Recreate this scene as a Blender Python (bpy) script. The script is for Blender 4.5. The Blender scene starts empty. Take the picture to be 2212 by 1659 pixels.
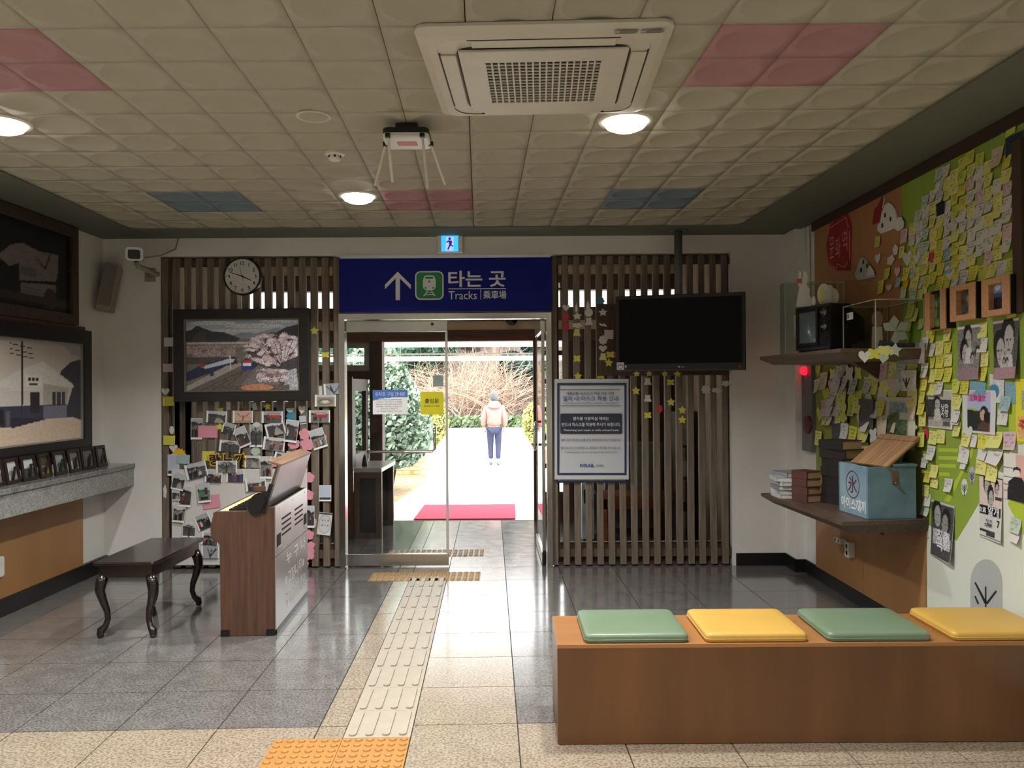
import bpy, math, random
import numpy as np
from mathutils import Matrix, Vector
R = random.Random(7)
PI = math.pi
sc = bpy.context.scene
COL = sc.collection
# ---------------------------------------------------------------- camera, world, exposure
W, H, F = 2212.0, 1659.0, 1740.0
CAMZ = 1.56
PITCH, ROLL = 0.0040, -0.0065
cam_d = bpy.data.cameras.new('camera'); cam = bpy.data.objects.new('camera', cam_d); COL.objects.link(cam)
cam_d.sensor_width = 36.0; cam_d.lens = F * 36.0 / W; cam_d.clip_start = 0.05; cam_d.clip_end = 300
CM = Matrix.Translation((0, 0, CAMZ)) @ Matrix.Rotation(PI / 2 + PITCH, 4, 'X') @ Matrix.Rotation(ROLL, 4, 'Z')
cam.matrix_world = CM
sc.camera = cam
sc.view_settings.view_transform = 'Standard'
sc.view_settings.look = 'None'
sc.view_settings.exposure = 0.0
sc.view_settings.gamma = 1.0
sc.view_settings.use_curve_mapping = False
try:
    sc.cycles.max_bounces = 8; sc.cycles.diffuse_bounces = 4; sc.cycles.glossy_bounces = 4
    sc.cycles.transparent_max_bounces = 16; sc.cycles.sample_clamp_indirect = 6.0
    sc.cycles.caustics_reflective = False; sc.cycles.caustics_refractive = False
except Exception:
    pass
SKY = 7.0
LAMP_W = 47.0
wd = bpy.data.worlds.new('sky'); sc.world = wd; wd.use_nodes = True
nt = wd.node_tree; bg = nt.nodes['Background']
tc = nt.nodes.new('ShaderNodeTexCoord'); sep = nt.nodes.new('ShaderNodeSeparateXYZ'); rmp = nt.nodes.new('ShaderNodeValToRGB')
nt.links.new(tc.outputs['Generated'], sep.inputs[0]); nt.links.new(sep.outputs['Z'], rmp.inputs[0])
rmp.color_ramp.elements[0].color = (1.0, 1.0, 1.0, 1); rmp.color_ramp.elements[1].color = (0.86, 0.93, 1.0, 1)
nt.links.new(rmp.outputs[0], bg.inputs[0]); bg.inputs[1].default_value = SKY
sun_d = bpy.data.lights.new('sun', 'SUN'); sun_d.energy = 3.5; sun_d.angle = 0.6; sun_d.color = (1, .96, .88)
sun = bpy.data.objects.new('sun', sun_d); COL.objects.link(sun); sun.rotation_euler = (math.radians(38), math.radians(20), 0)

def ray(px, py):
    d = CM.to_3x3() @ Vector(((px - W / 2) / F, -(py - H / 2) / F, -1.0))
    return d
def at_y(px, py, Y):
    d = ray(px, py); return Vector((0, 0, CAMZ)) + d * (Y / d.y)
def at_x(px, py, X):
    d = ray(px, py); return Vector((0, 0, CAMZ)) + d * (X / d.x)
def at_z(px, py, Z):
    d = ray(px, py); return Vector((0, 0, CAMZ)) + d * ((Z - CAMZ) / d.z)

# ---------------------------------------------------------------- materials
def lin(c):
    return tuple(((v / 255.0) / 12.92 if v / 255.0 <= .04045 else ((v / 255.0 + .055) / 1.055) ** 2.4) for v in c[:3]) + (1.0,)
MATS = {}
def mat(name, c, rough=.55, metal=0.0, kind=None, amt=.12, scale=8.0, bump=0.0, spec=.5, c2=None, stretch=(1, 1, 1), emit=None, es=1.0, coat=0.0, rv=0.0, detail=4.0):
    if name in MATS: return MATS[name]
    m = bpy.data.materials.new(name); m.use_nodes = True; t = m.node_tree; b = t.nodes['Principled BSDF']
    a = lin(c); b.inputs['Base Color'].default_value = a; b.inputs['Roughness'].default_value = rough
    b.inputs['Metallic'].default_value = metal; b.inputs['Specular IOR Level'].default_value = spec
    if coat: b.inputs['Coat Weight'].default_value = coat; b.inputs['Coat Roughness'].default_value = .1
    if emit: b.inputs['Emission Color'].default_value = lin(emit); b.inputs['Emission Strength'].default_value = es
    tex = t.nodes.new('ShaderNodeTexCoord'); mp = t.nodes.new('ShaderNodeMapping'); mp.inputs['Scale'].default_value = stretch
    t.links.new(tex.outputs['Object'], mp.inputs[0])
    n = t.nodes.new('ShaderNodeTexNoise'); n.inputs['Scale'].default_value = scale; n.inputs['Detail'].default_value = detail
    t.links.new(mp.outputs[0], n.inputs['Vector'])
    r = t.nodes.new('ShaderNodeValToRGB')
    lo = lin(c2) if c2 else tuple(v * (1 - amt) for v in a[:3]) + (1,)
    hi = a if c2 else tuple(min(1, v * (1 + amt)) for v in a[:3]) + (1,)
    r.color_ramp.elements[0].position = .3; r.color_ramp.elements[1].position = .7
    r.color_ramp.elements[0].color = lo; r.color_ramp.elements[1].color = hi
    t.links.new(n.outputs['Fac'], r.inputs[0]); t.links.new(r.outputs[0], b.inputs['Base Color'])
    if kind == 'speckle':     # granite: dark and pale grains over a cloudy ground
        v = t.nodes.new('ShaderNodeTexNoise'); v.inputs['Scale'].default_value = scale * 9; v.inputs['Detail'].default_value = 2
        t.links.new(mp.outputs[0], v.inputs['Vector'])
        r2 = t.nodes.new('ShaderNodeValToRGB'); r2.color_ramp.elements[0].position = .40; r2.color_ramp.elements[1].position = .56
        r2.color_ramp.elements[0].color = (.66, .64, .62, 1); r2.color_ramp.elements[1].color = (1.2, 1.2, 1.2, 1)
        t.links.new(v.outputs['Fac'], r2.inputs[0])
        mx = t.nodes.new('ShaderNodeMix'); mx.data_type = 'RGBA'; mx.blend_type = 'MULTIPLY'; mx.inputs['Factor'].default_value = 1
        t.links.new(r.outputs[0], mx.inputs[6]); t.links.new(r2.outputs[0], mx.inputs[7]); t.links.new(mx.outputs[2], b.inputs['Base Color'])
    if rv:
        mr = t.nodes.new('ShaderNodeMapRange'); mr.inputs['To Min'].default_value = max(.02, rough - rv); mr.inputs['To Max'].default_value = rough + rv
        t.links.new(n.outputs['Fac'], mr.inputs['Value']); t.links.new(mr.outputs[0], b.inputs['Roughness'])
    if bump:
        bp = t.nodes.new('ShaderNodeBump'); bp.inputs['Strength'].default_value = bump; bp.inputs['Distance'].default_value = .01
        t.links.new(n.outputs['Fac'], bp.inputs['Height']); t.links.new(bp.outputs[0], b.inputs['Normal'])
    MATS[name] = m; return m
def wood(name, c, c2, axis='z', rough=.5, scale=6.0, coat=0.0):
    s = {'x': (.06, 1, 1), 'y': (1, .06, 1), 'z': (1, 1, .06)}[axis]
    return mat(name, c, rough=rough, c2=c2, stretch=tuple(8 * q for q in s), scale=scale, detail=6, coat=coat, bump=.05)
def vcol(name, rough=.6, spec=.4, coat=0.0):
    if name in MATS: return MATS[name]
    m = bpy.data.materials.new(name); m.use_nodes = True; t = m.node_tree; b = t.nodes['Principled BSDF']
    a = t.nodes.new('ShaderNodeVertexColor'); a.layer_name = 'Col'; t.links.new(a.outputs['Color'], b.inputs['Base Color'])
    b.inputs['Roughness'].default_value = rough; b.inputs['Specular IOR Level'].default_value = spec
    if coat: b.inputs['Coat Weight'].default_value = coat
    MATS[name] = m; return m
def glass(name, tint=(.972, .985, .98), rough=.02, refl=1.0):
    if name in MATS: return MATS[name]
    m = bpy.data.materials.new(name); m.use_nodes = True; t = m.node_tree; t.nodes.remove(t.nodes['Principled BSDF'])
    o = t.nodes['Material Output']; tr = t.nodes.new('ShaderNodeBsdfTransparent'); tr.inputs[0].default_value = tint + (1,)
    gl = t.nodes.new('ShaderNodeBsdfGlossy'); gl.inputs['Roughness'].default_value = rough
    fr = t.nodes.new('ShaderNodeFresnel'); fr.inputs[0].default_value = 1.45
    mu = t.nodes.new('ShaderNodeMath'); mu.operation = 'MULTIPLY'; mu.inputs[1].default_value = refl; t.links.new(fr.outputs[0], mu.inputs[0])
    ge = t.nodes.new('ShaderNodeNewGeometry'); iv = t.nodes.new('ShaderNodeMath'); iv.operation = 'SUBTRACT'; iv.inputs[0].default_value = 1.0; t.links.new(ge.outputs['Backfacing'], iv.inputs[1])
    m2 = t.nodes.new('ShaderNodeMath'); m2.operation = 'MULTIPLY'; t.links.new(mu.outputs[0], m2.inputs[0]); t.links.new(iv.outputs[0], m2.inputs[1]); mu = m2
    mx = t.nodes.new('ShaderNodeMixShader'); t.links.new(mu.outputs[0], mx.inputs[0]); t.links.new(tr.outputs[0], mx.inputs[1]); t.links.new(gl.outputs[0], mx.inputs[2])
    t.links.new(mx.outputs[0], o.inputs[0]); MATS[name] = m; return m

# ---------------------------------------------------------------- mesh builder
I4 = Matrix.Identity(4)
class MB:
    def __init__(s): s.v = []; s.f = []; s.m = []
    def add(s, vs, fs, mi=0, M=None):
        b = len(s.v)
        s.v += [tuple(M @ Vector(p)) for p in vs] if M is not None else [tuple(p) for p in vs]
        s.f += [tuple(b + i for i in q) for q in fs]; s.m += [mi] * len(fs); return s
    def box(s, x0, x1, y0, y1, z0, z1, mi=0, M=None):
        vs = [(x, y, z) for z in (z0, z1) for y in (y0, y1) for x in (x0, x1)]
        return s.add(vs, [(0, 2, 3, 1), (4, 5, 7, 6), (0, 1, 5, 4), (2, 6, 7, 3), (0, 4, 6, 2), (1, 3, 7, 5)], mi, M)
    def prism(s, poly, a, b, mi=0, M=None):
        n = len(poly)
        vs = [(p[0], p[1], a) for p in poly] + [(p[0], p[1], b) for p in poly]
        fs = [tuple(range(n - 1, -1, -1)), tuple(range(n, 2 * n))] + [(i, (i + 1) % n, n + (i + 1) % n, n + i) for i in range(n)]
        return s.add(vs, fs, mi, M)
    def tube(s, pts, r, n=8, mi=0, M=None):
        pts = [Vector(p) for p in pts]; k = len(pts); rs = r if isinstance(r, (list, tuple)) else [r] * k
        vs = []; up = None
        for i, p in enumerate(pts):
            t = (pts[min(i + 1, k - 1)] - pts[max(i - 1, 0)]).normalized()
            if up is None: up = t.orthogonal().normalized()
            a = (up - t * up.dot(t)); a = a.normalized() if a.length > 1e-6 else t.orthogonal().normalized(); up = a; b = t.cross(a)
            for j in range(n):
                w = 2 * PI * j / n; vs.append(p + (a * math.cos(w) + b * math.sin(w)) * rs[i])
        fs = [(i * n + j, i * n + (j + 1) % n, (i + 1) * n + (j + 1) % n, (i + 1) * n + j) for i in range(k - 1) for j in range(n)]
        fs += [tuple(range(n - 1, -1, -1)), tuple((k - 1) * n + j for j in range(n))]
        return s.add(vs, fs, mi, M)
    def lathe(s, prof, n=24, mi=0, M=None, sx=1.0, sy=1.0):
        vs = []; k = len(prof)
        for r, z in prof:
            for j in range(n):
                w = 2 * PI * j / n; vs.append((r * math.cos(w) * sx, r * math.sin(w) * sy, z))
        fs = [(i * n + j, i * n + (j + 1) % n, (i + 1) * n + (j + 1) % n, (i + 1) * n + j) for i in range(k - 1) for j in range(n)]
        fs += [tuple(range(n - 1, -1, -1)), tuple((k - 1) * n + j for j in range(n))]
        return s.add(vs, fs, mi, M)
    def ball(s, c, r, n=12, k=8, mi=0, sq=(1, 1, 1), M=None):
        T = Matrix.Translation(c) @ Matrix.Diagonal((r * sq[0], r * sq[1], r * sq[2], 1))
        if M is not None: T = M @ T
        return s.lathe([(max(1e-3, math.sin(PI * i / k)), -math.cos(PI * i / k)) for i in range(k + 1)], n, mi, T)
    def frame(s, x0, x1, y0, y1, w, z0, z1, mi=0, M=None, wt=None, wb=None):   # rectangular picture-frame ring in local xy
        wt = w if wt is None else wt; wb = w if wb is None else wb
        o = [(x0, y0), (x1, y0), (x1, y1), (x0, y1)]; q = [(x0 + w, y0 + wb), (x1 - w, y0 + wb), (x1 - w, y1 - wt), (x0 + w, y1 - wt)]
        vs = [(p[0], p[1], z) for z in (z0, z1) for p in o + q]
        fs = []
        for i in range(4):
            j = (i + 1) % 4
            fs += [(8 + i, 8 + j, 12 + j, 12 + i), (i, 4 + i, 4 + j, j), (i, j, 8 + j, 8 + i), (4 + j, 4 + i, 12 + i, 12 + j)]
        return s.add(vs, fs, mi, M)
    def mesh(s, name, mats, smooth=False):
        me = bpy.data.meshes.new(name); me.from_pydata(s.v, [], s.f)
        for m in (mats if isinstance(mats, (list, tuple)) else [mats]): me.materials.append(m)
        if any(s.m): me.polygons.foreach_set('material_index', s.m)
        if smooth: me.polygons.foreach_set('use_smooth', [True] * len(me.polygons))
        me.update(); return me
    def build(s, name, mats, parent=None, M=None, smooth=False, bevel=0, seg=2):
        return link(name, s.mesh(name, mats, smooth), parent, M, bevel, seg)
def link(name, me, parent=None, M=None, bevel=0, seg=2):
    o = bpy.data.objects.new(name, me); COL.objects.link(o)
    if M is not None: o.matrix_world = M
    if parent is not None: o.parent = parent; o.matrix_parent_inverse = I4
    if bevel:
        b = o.modifiers.new('edge', 'BEVEL'); b.width = bevel; b.segments = seg; b.limit_method = 'ANGLE'; b.angle_limit = .6
    return o
def tag(o, label=None, cat=None, group=None, kind=None):
    if label: o['label'] = label
    if cat: o['category'] = cat
    if group: o['group'] = group
    if kind: o['kind'] = kind
    return o
def thing(name, label, cat, M=I4, group=None):
    o = bpy.data.objects.new(name, None); COL.objects.link(o); o.matrix_world = M if isinstance(M, Matrix) else Matrix.Translation(M); o.empty_display_size = .1
    return tag(o, label, cat, group)
def struct(o): o['kind'] = 'structure'; return o
def stuff(o): o['kind'] = 'stuff'; return o
def T(x, y, z): return Matrix.Translation((x, y, z))
def RZ(a): return Matrix.Rotation(a, 4, 'Z')
def RX(a): return Matrix.Rotation(a, 4, 'X')
def RY(a): return Matrix.Rotation(a, 4, 'Y')
def wallM(side, p, rot=0.0):
    u, v, n = {'back': ((1, 0, 0), (0, 0, 1), (0, -1, 0)), 'right': ((0, -1, 0), (0, 0, 1), (-1, 0, 0)), 'left': ((0, 1, 0), (0, 0, 1), (1, 0, 0)), 'down': ((1, 0, 0), (0, -1, 0), (0, 0, -1)), 'up': ((1, 0, 0), (0, 1, 0), (0, 0, 1))}[side]
    M = Matrix(((u[0], v[0], n[0], p[0]), (u[1], v[1], n[1], p[1]), (u[2], v[2], n[2], p[2]), (0, 0, 0, 1)))
    return M @ RZ(rot)
def text_mesh(body, mat_, w=None, h=None, bold=0.0, ext=.0004, align='CENTER', space=1.0, name='lettering', line=1.0):
    cu = bpy.data.curves.new('txt', 'FONT'); cu.body = body; cu.size = 1; cu.align_x = align; cu.align_y = 'CENTER'
    cu.extrude = 0; cu.offset = bold; cu.resolution_u = 2; cu.space_character = space; cu.space_line = line
    ob = bpy.data.objects.new('txt', cu); me = bpy.data.meshes.new_from_object(ob); bpy.data.objects.remove(ob); bpy.data.curves.remove(cu)
    n = len(me.vertices); a = np.zeros(n * 3, 'f'); me.vertices.foreach_get('co', a); a = a.reshape(-1, 3)
    lo, hi = a.min(0), a.max(0); sx = (w / (hi[0] - lo[0])) if w else None; sy = (h / (hi[1] - lo[1])) if h else None
    sx = sx or sy; sy = sy or sx
    a[:, 0] = (a[:, 0] - (lo[0] + hi[0]) / 2) * sx; a[:, 1] = (a[:, 1] - (lo[1] + hi[1]) / 2) * sy; a[:, 2] = 0
    me.vertices.foreach_set('co', a.ravel()); me.materials.clear(); me.materials.append(mat_); me.update(); me.name = name
    return me
def letter(parent, body, cx, cy, mat_, w=None, h=None, z=.001, **k):
    return link('lettering', text_mesh(body, mat_, w, h, **k), parent, T(cx, cy, z))

# ---------------------------------------------------------------- painted prints (flat print only)
class Canvas:
    def __init__(s, w, h, c=(255, 255, 255)):
        s.w, s.h = w, h; s.a = np.empty((h, w, 3)); s.a[:] = c
        yy, xx = np.mgrid[0:h, 0:w]; s.x = (xx + .5) / w; s.y = (yy + .5) / h
    def put(s, m, c, n=0.0, rng=None):
        k = np.ones(s.x.shape)
        if n: k = 1 + (rng or np.random).uniform(-n, n, s.x.shape)
        s.a[m] = (np.array(c)[None, :] * k[m][:, None])
        return s
    def rect(s, x0, y0, x1, y1, c, n=0): return s.put((s.x >= x0) & (s.x < x1) & (s.y >= y0) & (s.y < y1), c, n)
    def ell(s, cx, cy, rx, ry, c, n=0, den=1.0):
        m = ((s.x - cx) / rx) ** 2 + ((s.y - cy) / ry) ** 2 < 1
        if den < 1: m &= np.random.rand(*m.shape) < den
        return s.put(m, c, n)
    def poly(s, pts, c, n=0, den=1.0):
        m = np.zeros(s.x.shape, bool); k = len(pts)
        for i in range(k):
            x0, y0 = pts[i]; x1, y1 = pts[(i + 1) % k]
            if y0 == y1: continue
            m ^= ((y0 > s.y) != (y1 > s.y)) & (s.x < (x1 - x0) * (s.y - y0) / (y1 - y0) + x0)
        if den < 1: m &= np.random.rand(*m.shape) < den
        return s.put(m, c, n)
    def line(s, x0, y0, x1, y1, t, c):
        dx, dy = x1 - x0, y1 - y0; q = np.clip(((s.x - x0) * dx + (s.y - y0) * dy) / (dx * dx + dy * dy + 1e-9), 0, 1)
        return s.put((s.x - x0 - q * dx) ** 2 + (s.y - y0 - q * dy) ** 2 < t * t, c)
    def grad(s, x0, y0, x1, y1, c0, c1):
        m = (s.x >= x0) & (s.x < x1) & (s.y >= y0) & (s.y < y1); t = np.clip((s.y - y0) / (y1 - y0), 0, 1)[..., None]
        g = np.array(c0) * (1 - t) + np.array(c1) * t; s.a[m] = g[m]; return s
    def noise(s, amt):
        s.a *= 1 + np.random.uniform(-amt, amt, s.a.shape[:2])[..., None]; return s
def s2l(a):
    a = np.clip(a, 0, 255) / 255.0; return np.where(a <= .04045, a / 12.92, ((a + .055) / 1.055) ** 2.4)
def print_mesh(name, cv, w, h, mat_, thick=.0008, curl=0.0, curl2=0.0):
    nx, ny = cv.w, cv.h
    X = np.linspace(-w / 2, w / 2, nx); Y = np.linspace(h / 2, -h / 2, ny); gx, gy = np.meshgrid(X, Y)
    t = (h / 2 - gy) / h; gz = thick + curl * t ** 2 * h + curl2 * np.sin(gx / w * 3.0) * t * h * .3
    v = np.stack([gx, gy, gz], -1).reshape(-1, 3)
    i = np.arange(nx * ny).reshape(ny, nx)
    q = np.stack([i[1:, :-1], i[1:, 1:], i[:-1, 1:], i[:-1, :-1]], -1).reshape(-1, 4)
    col = s2l(cv.a).reshape(-1, 3)
    nb = len(v); v2 = v.copy(); v2[:, 2] = np.maximum(v2[:, 2], thick); faces = q.tolist()
    me = bpy.data.meshes.new(name); me.from_pydata(v2.tolist(), [], faces)
    at = me.color_attributes.new('Col', 'FLOAT_COLOR', 'POINT')
    ca = np.ones((len(v2), 4), 'f'); ca[:nb, :3] = col
    at.data.foreach_set('color', ca.ravel()); me.materials.append(mat_)
    me.polygons.foreach_set('use_smooth', [True] * len(me.polygons)); me.update(); return me
# ---------------------------------------------------------------- room dimensions (metres, camera at the origin looking along +Y)
XL, XR, YB, YF, ZC = -3.55, 2.45, 7.0, -2.6, 2.88
VX0, VX1, VY, VZ = -3.15, 1.90, 9.4, 3.05            # vestibule behind the glazed screens
OX0, OX1, OZ = -3.05, 1.905, 2.715                     # opening in the back wall
PLZ = -0.12                                            # plaza level outside
m_wall = mat('white_plaster', (226, 223, 217), .85, amt=.04, scale=3, bump=.05)
m_wallR = mat('white_paint', (224, 222, 216), .8, amt=.05, scale=2)
m_dark = mat('dark_granite', (104, 102, 99), .15, kind='speckle', amt=.16, scale=9, rv=.06, spec=.8, coat=.45)
m_beige = mat('beige_granite', (146, 133, 115), .2, kind='speckle', amt=.08, scale=9, rv=.06, spec=.8, coat=.45)
m_grout = mat('grout', (46, 44, 42), .8)
m_black = mat('black_base', (22, 23, 24), .35)
m_cove = mat('cove_green_grey', (108, 112, 98), .8, amt=.05)
m_tile = mat('ceiling_cream', (180, 174, 154), .7, amt=.05, scale=5)
m_tilep = mat('ceiling_pink', (176, 132, 136), .7, amt=.06, scale=5)
m_tileb = mat('ceiling_blue', (116, 130, 140), .7, amt=.06, scale=5)
m_brown = wood('brown_wood', (112, 78, 58), (78, 52, 38), 'x', .55)
m_browns = wood('dark_brown_wood', (88, 62, 46), (56, 38, 28), 'z', .55)
m_cream = mat('cream_paint', (226, 204, 164), .8, amt=.05)
m_steel = mat('stainless', (200, 198, 192), .22, metal=1.0, amt=.06, scale=4, stretch=(40, 1, 1), rv=.06)
m_chrome = mat('chrome', (225, 225, 225), .12, metal=1.0, amt=.03)
m_glass = glass('clear_glass')
m_white = mat('white_plastic', (228, 226, 220), .4, amt=.03)
m_blackp = mat('black_plastic', (16, 16, 17), .38, amt=.1)
m_ink = mat('ink_black', (22, 22, 24), .7)
# ---------------------------------------------------------------- shell
struct(MB().box(-4.2, 3.2, YF - .2, VY + .1, -.12, -.006).build('floor', m_grout)); floor = bpy.data.objects['floor']
b = MB()
b.box(XL - .25, OX0, YB, YB + .2, 0, ZC + .1); b.box(OX1, XR + .25, YB, YB + .2, 0, ZC + .1); b.box(OX0, OX1, YB, YB + .2, OZ, ZC + .1)
struct(b.build('wall_back', m_wall)); wall_back = bpy.data.objects['wall_back']
wall_left = struct(MB().box(XL - .25, XL, YF, YB, 0, ZC + .1).build('wall_left', m_wall))
wall_right = struct(MB().box(XR, XR + .25, YF, YB, 0, ZC + .1).build('wall_right', m_wallR))
struct(MB().box(XL - .25, XR + .25, YF - .2, YF, 0, ZC + .1).build('wall_front', m_wall))
struct(MB().box(2.37, XR, 6.74, YB, 0, ZC - .01).build('trim_1', m_wall))           # little pilaster in the corner
p = [at_x(2212, 228, XR), at_x(1760, 470, XR)]
struct(MB().box(XR - .025, XR, .8, 6.5, ZC - .08, ZC - .012).build('trim_2', mat('dark_brown_trim', (62, 44, 32), .5)))
bb = MB().box(OX1 + .03, 2.37, YB - .015, YB, 0, .108); bb.build('baseboard_back', m_black)['kind'] = 'structure'
MB().box(2.355, 2.37, 6.73, YB - .015, 0, .108).box(2.355, XR, 6.725, 6.74, 0, .108).box(XR - .015, XR, YF, 6.725, 0, .108).build('baseboard_right', m_black)['kind'] = 'structure'
MB().box(XL, XL + .035, YF, YB, 0, .125).box(XL + .035, OX0 - .02, YB - .015, YB, 0, .108).build('baseboard_left', m_black)['kind'] = 'structure'
# ceiling: slab, painted border band, pressed tiles with a round dish
ceil = struct(MB().box(XL - .25, XR + .25, YF - .2, YB + .2, ZC + .03, ZC + .15).build('ceiling', m_cove))
SK = -.039; CX0, CY0, CPX, CPY = -.297, 6.4, .313, .306
def cxl(k, y): return CX0 + CPX * k + SK * (y - CY0)
yend = 2.937 + 12 * CPY
b = MB()
b.prism([(XL, -.5), (cxl(-9, -.5), -.5), (cxl(-9, yend), yend), (XL, yend)], ZC - .008, ZC + .03)
b.prism([(cxl(7, -.5), -.5), (XR, -.5), (XR, yend), (cxl(7, yend), yend)], ZC - .008, ZC + .03)
b.box(XL, XR, yend, YB, ZC - .008, ZC + .03)
b.build('border_band', m_cove, ceil)
def tile_mesh(m, name):
    b = MB(); n = 24; g = .0022; hx, hy = CPX / 2 - g, CPY / 2 - g; rings = [('sq', 0), (.132, 0), (.132, 0), (.112, .0080), (.085, .0160), (.055, .0215), (.02, .0246)]
    vs = []
    for r, z in rings:
        for j in range(n):
            w = 2 * PI * j / n; c, s = math.cos(w), math.sin(w)
            if r == 'sq':
                k = min(hx / max(1e-9, abs(c)), hy / max(1e-9, abs(s))); x, y = (c * k, s * k) if j % 6 != 3 else (math.copysign(hx, c), math.copysign(hy, s))
            else: x, y = c * r, s * r
            vs.append((x + SK * y, y, z))
    # outer skirt
    for j in range(n): v = vs[j]; vs.append((v[0], v[1], .029))
    fs = [(i * n + (j + 1) % n, i * n + j, (i + 1) * n + j, (i + 1) * n + (j + 1) % n) for i in range(len(rings) - 1) if i != 1 for j in range(n)]
    q = (len(rings) - 1) * n; fs.append(tuple(q + j for j in range(n - 1, -1, -1)))
    k = len(rings) * n; fs += [(j, (j + 1) % n, k + (j + 1) % n, k + j) for j in range(n)]
    b.add(vs, fs)
    me = b.mesh(name, m, True)
    return me
tm = {0: tile_mesh(m_tile, 'ceiling_tile'), 1: tile_mesh(m_tilep, 'ceiling_tile_pink'), 2: tile_mesh(m_tileb, 'ceiling_tile_blue')}
for r in range(-4, 12):
    for k in range(-9, 7):
        y = 2.937 + (r + .5) * CPY; x = cxl(k + .5, y); c = 0
        if r in (0, 1) and k in (3, 4): c = 1
        if r in (0, 1) and k in (-7, -6, -8, -9)[:2]: c = 1
        if r in (8, 9) and k in (-2, -1): c = 1
        if r in (8, 9) and k in (-7, -6): c = 2
        if r in (8, 9) and k in (3, 4): c = 2
        link('ceiling_tile', tm[c], ceil, T(x, y, ZC))
if YF < 1.6:
    MB().box(cxl(-9, 0), cxl(7, 0), YF, 2.937 - 4 * CPY, ZC, ZC + .028).build('ceiling_panel', m_tile, ceil)
# floor tiles: a granite grid turned 1.5 degrees from the walls
PH = .0264; E1 = Vector((math.cos(PH), math.sin(PH))); E2 = Vector((-math.sin(PH), math.cos(PH))); O0 = Vector((-.897, 3.72)); TS = .464
def clip(poly, box):
    for ax, lim, sg in ((0, box[0], 1), (0, box[1], -1), (1, box[2], 1), (1, box[3], -1)):
        out = []
        for i in range(len(poly)):
            a, c = poly[i - 1], poly[i]; da, dc = sg * (a[ax] - lim), sg * (c[ax] - lim)
            if (da >= 0) != (dc >= 0):
                t = da / (da - dc); out.append((a[0] + (c[0] - a[0]) * t, a[1] + (c[1] - a[1]) * t))
            if dc >= 0: out.append(c)
        poly = out
        if not poly: return []
    return poly
def area(p): return abs(sum(p[i - 1][0] * p[i][1] - p[i][0] * p[i - 1][1] for i in range(len(p)))) / 2
cols = [(-.897 - TS * (k + 1), -.897 - TS * k, 'd') for k in range(6)] + [(-.897, -.768, 'b'), (-.768, -.466, 't'), (-.466, .015, 'b')] + [(.015 + TS * k, .015 + TS * (k + 1), 'd') for k in range(6)]
ntile = 0
for r in range(-4, 13):
    v0, v1 = r * TS, (r + 1) * TS
    for (u0, u1, ty) in cols:
        if ty == 't' and -.3 < v0 < 2.7: continue
        g = .0028
        q = [O0 + E1 * (u + .897) + E2 * v for u, v in ((u0 + g, v0 + g), (u1 - g, v0 + g), (u1 - g, v1 - g), (u0 + g, v1 - g))]
        q = [(p.x, p.y) for p in q]
        m = m_beige if (r < 0 or (ty in 'bt' and r < 13)) else m_dark  # centre columns stay beige through the vestibule, painting in the outdoor light there
        for bx in ((XL, XR, YF, YB), (VX0, VX1, YB, VY + .05)):
            c = clip(q, bx)
            if c and area(c) > .004:
                MB().prism(c, -.012, 0).build('granite_tile', m, floor); ntile += 1
# tactile paving: eleven bar tiles, a row of warning tiles at the door, two at the near end
m_tac = mat('tactile_beige', (158, 148, 132), .45, amt=.05, scale=12)
m_yel = mat('tactile_yellow', (160, 112, 50), .5, amt=.07, scale=12)
m_yel2 = mat('tactile_tan', (158, 128, 84), .45, amt=.07, scale=12)
def bar_tile():
    b = MB().box(-.149, .149, -.149, .149, -.01, .002)
    for k in range(4):
        x = -.1125 + .075 * k; pl = []
        for j in range(9): w = PI * j / 8; pl.append((x + .0165 * math.cos(w), .118 + .0165 * math.sin(w)))
        for j in range(9): w = PI + PI * j / 8; pl.append((x + .0165 * math.cos(w), -.118 + .0165 * math.sin(w)))
        b.prism(pl, .002, .0095)
    return b.mesh('bar_tile', m_tac)
def dot_tile(m):
    b = MB().box(-.149, .149, -.149, .149, -.01, .002)
    for i in range(6):
        for j in range(6): b.lathe([(.0175, .002), (.015, .0075), (.007, .009)], 8, 0, T(-.125 + .05 * i, -.125 + .05 * j, 0))
    return b.mesh('dot_tile', m)
bt = bar_tile(); dt = {0: dot_tile(m_yel), 1: dot_tile(m_yel2)}
def on_grid(u, v): p = O0 + E1 * (u + .897) + E2 * v; return T(p.x, p.y, 0) @ RZ(PH)
for k in range(10): link('bar_paving_tile', bt, floor, on_grid(-.617, .02 + .3 * k))
for k in range(2):
    for j in range(2): link('dot_paving_tile', dt[0], floor, on_grid(-.617 - .3 * k, -.28 - .3 * j))
for k in range(3): link('dot_paving_tile', dt[1], floor, T(-1.03 + .305 * k, 6.66, 0) @ RZ(.012))
for k in range(3): link('dot_paving_tile', dt[1], floor, T(-1.03 + .305 * k, 7.6, 0) @ RZ(.012))
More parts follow.
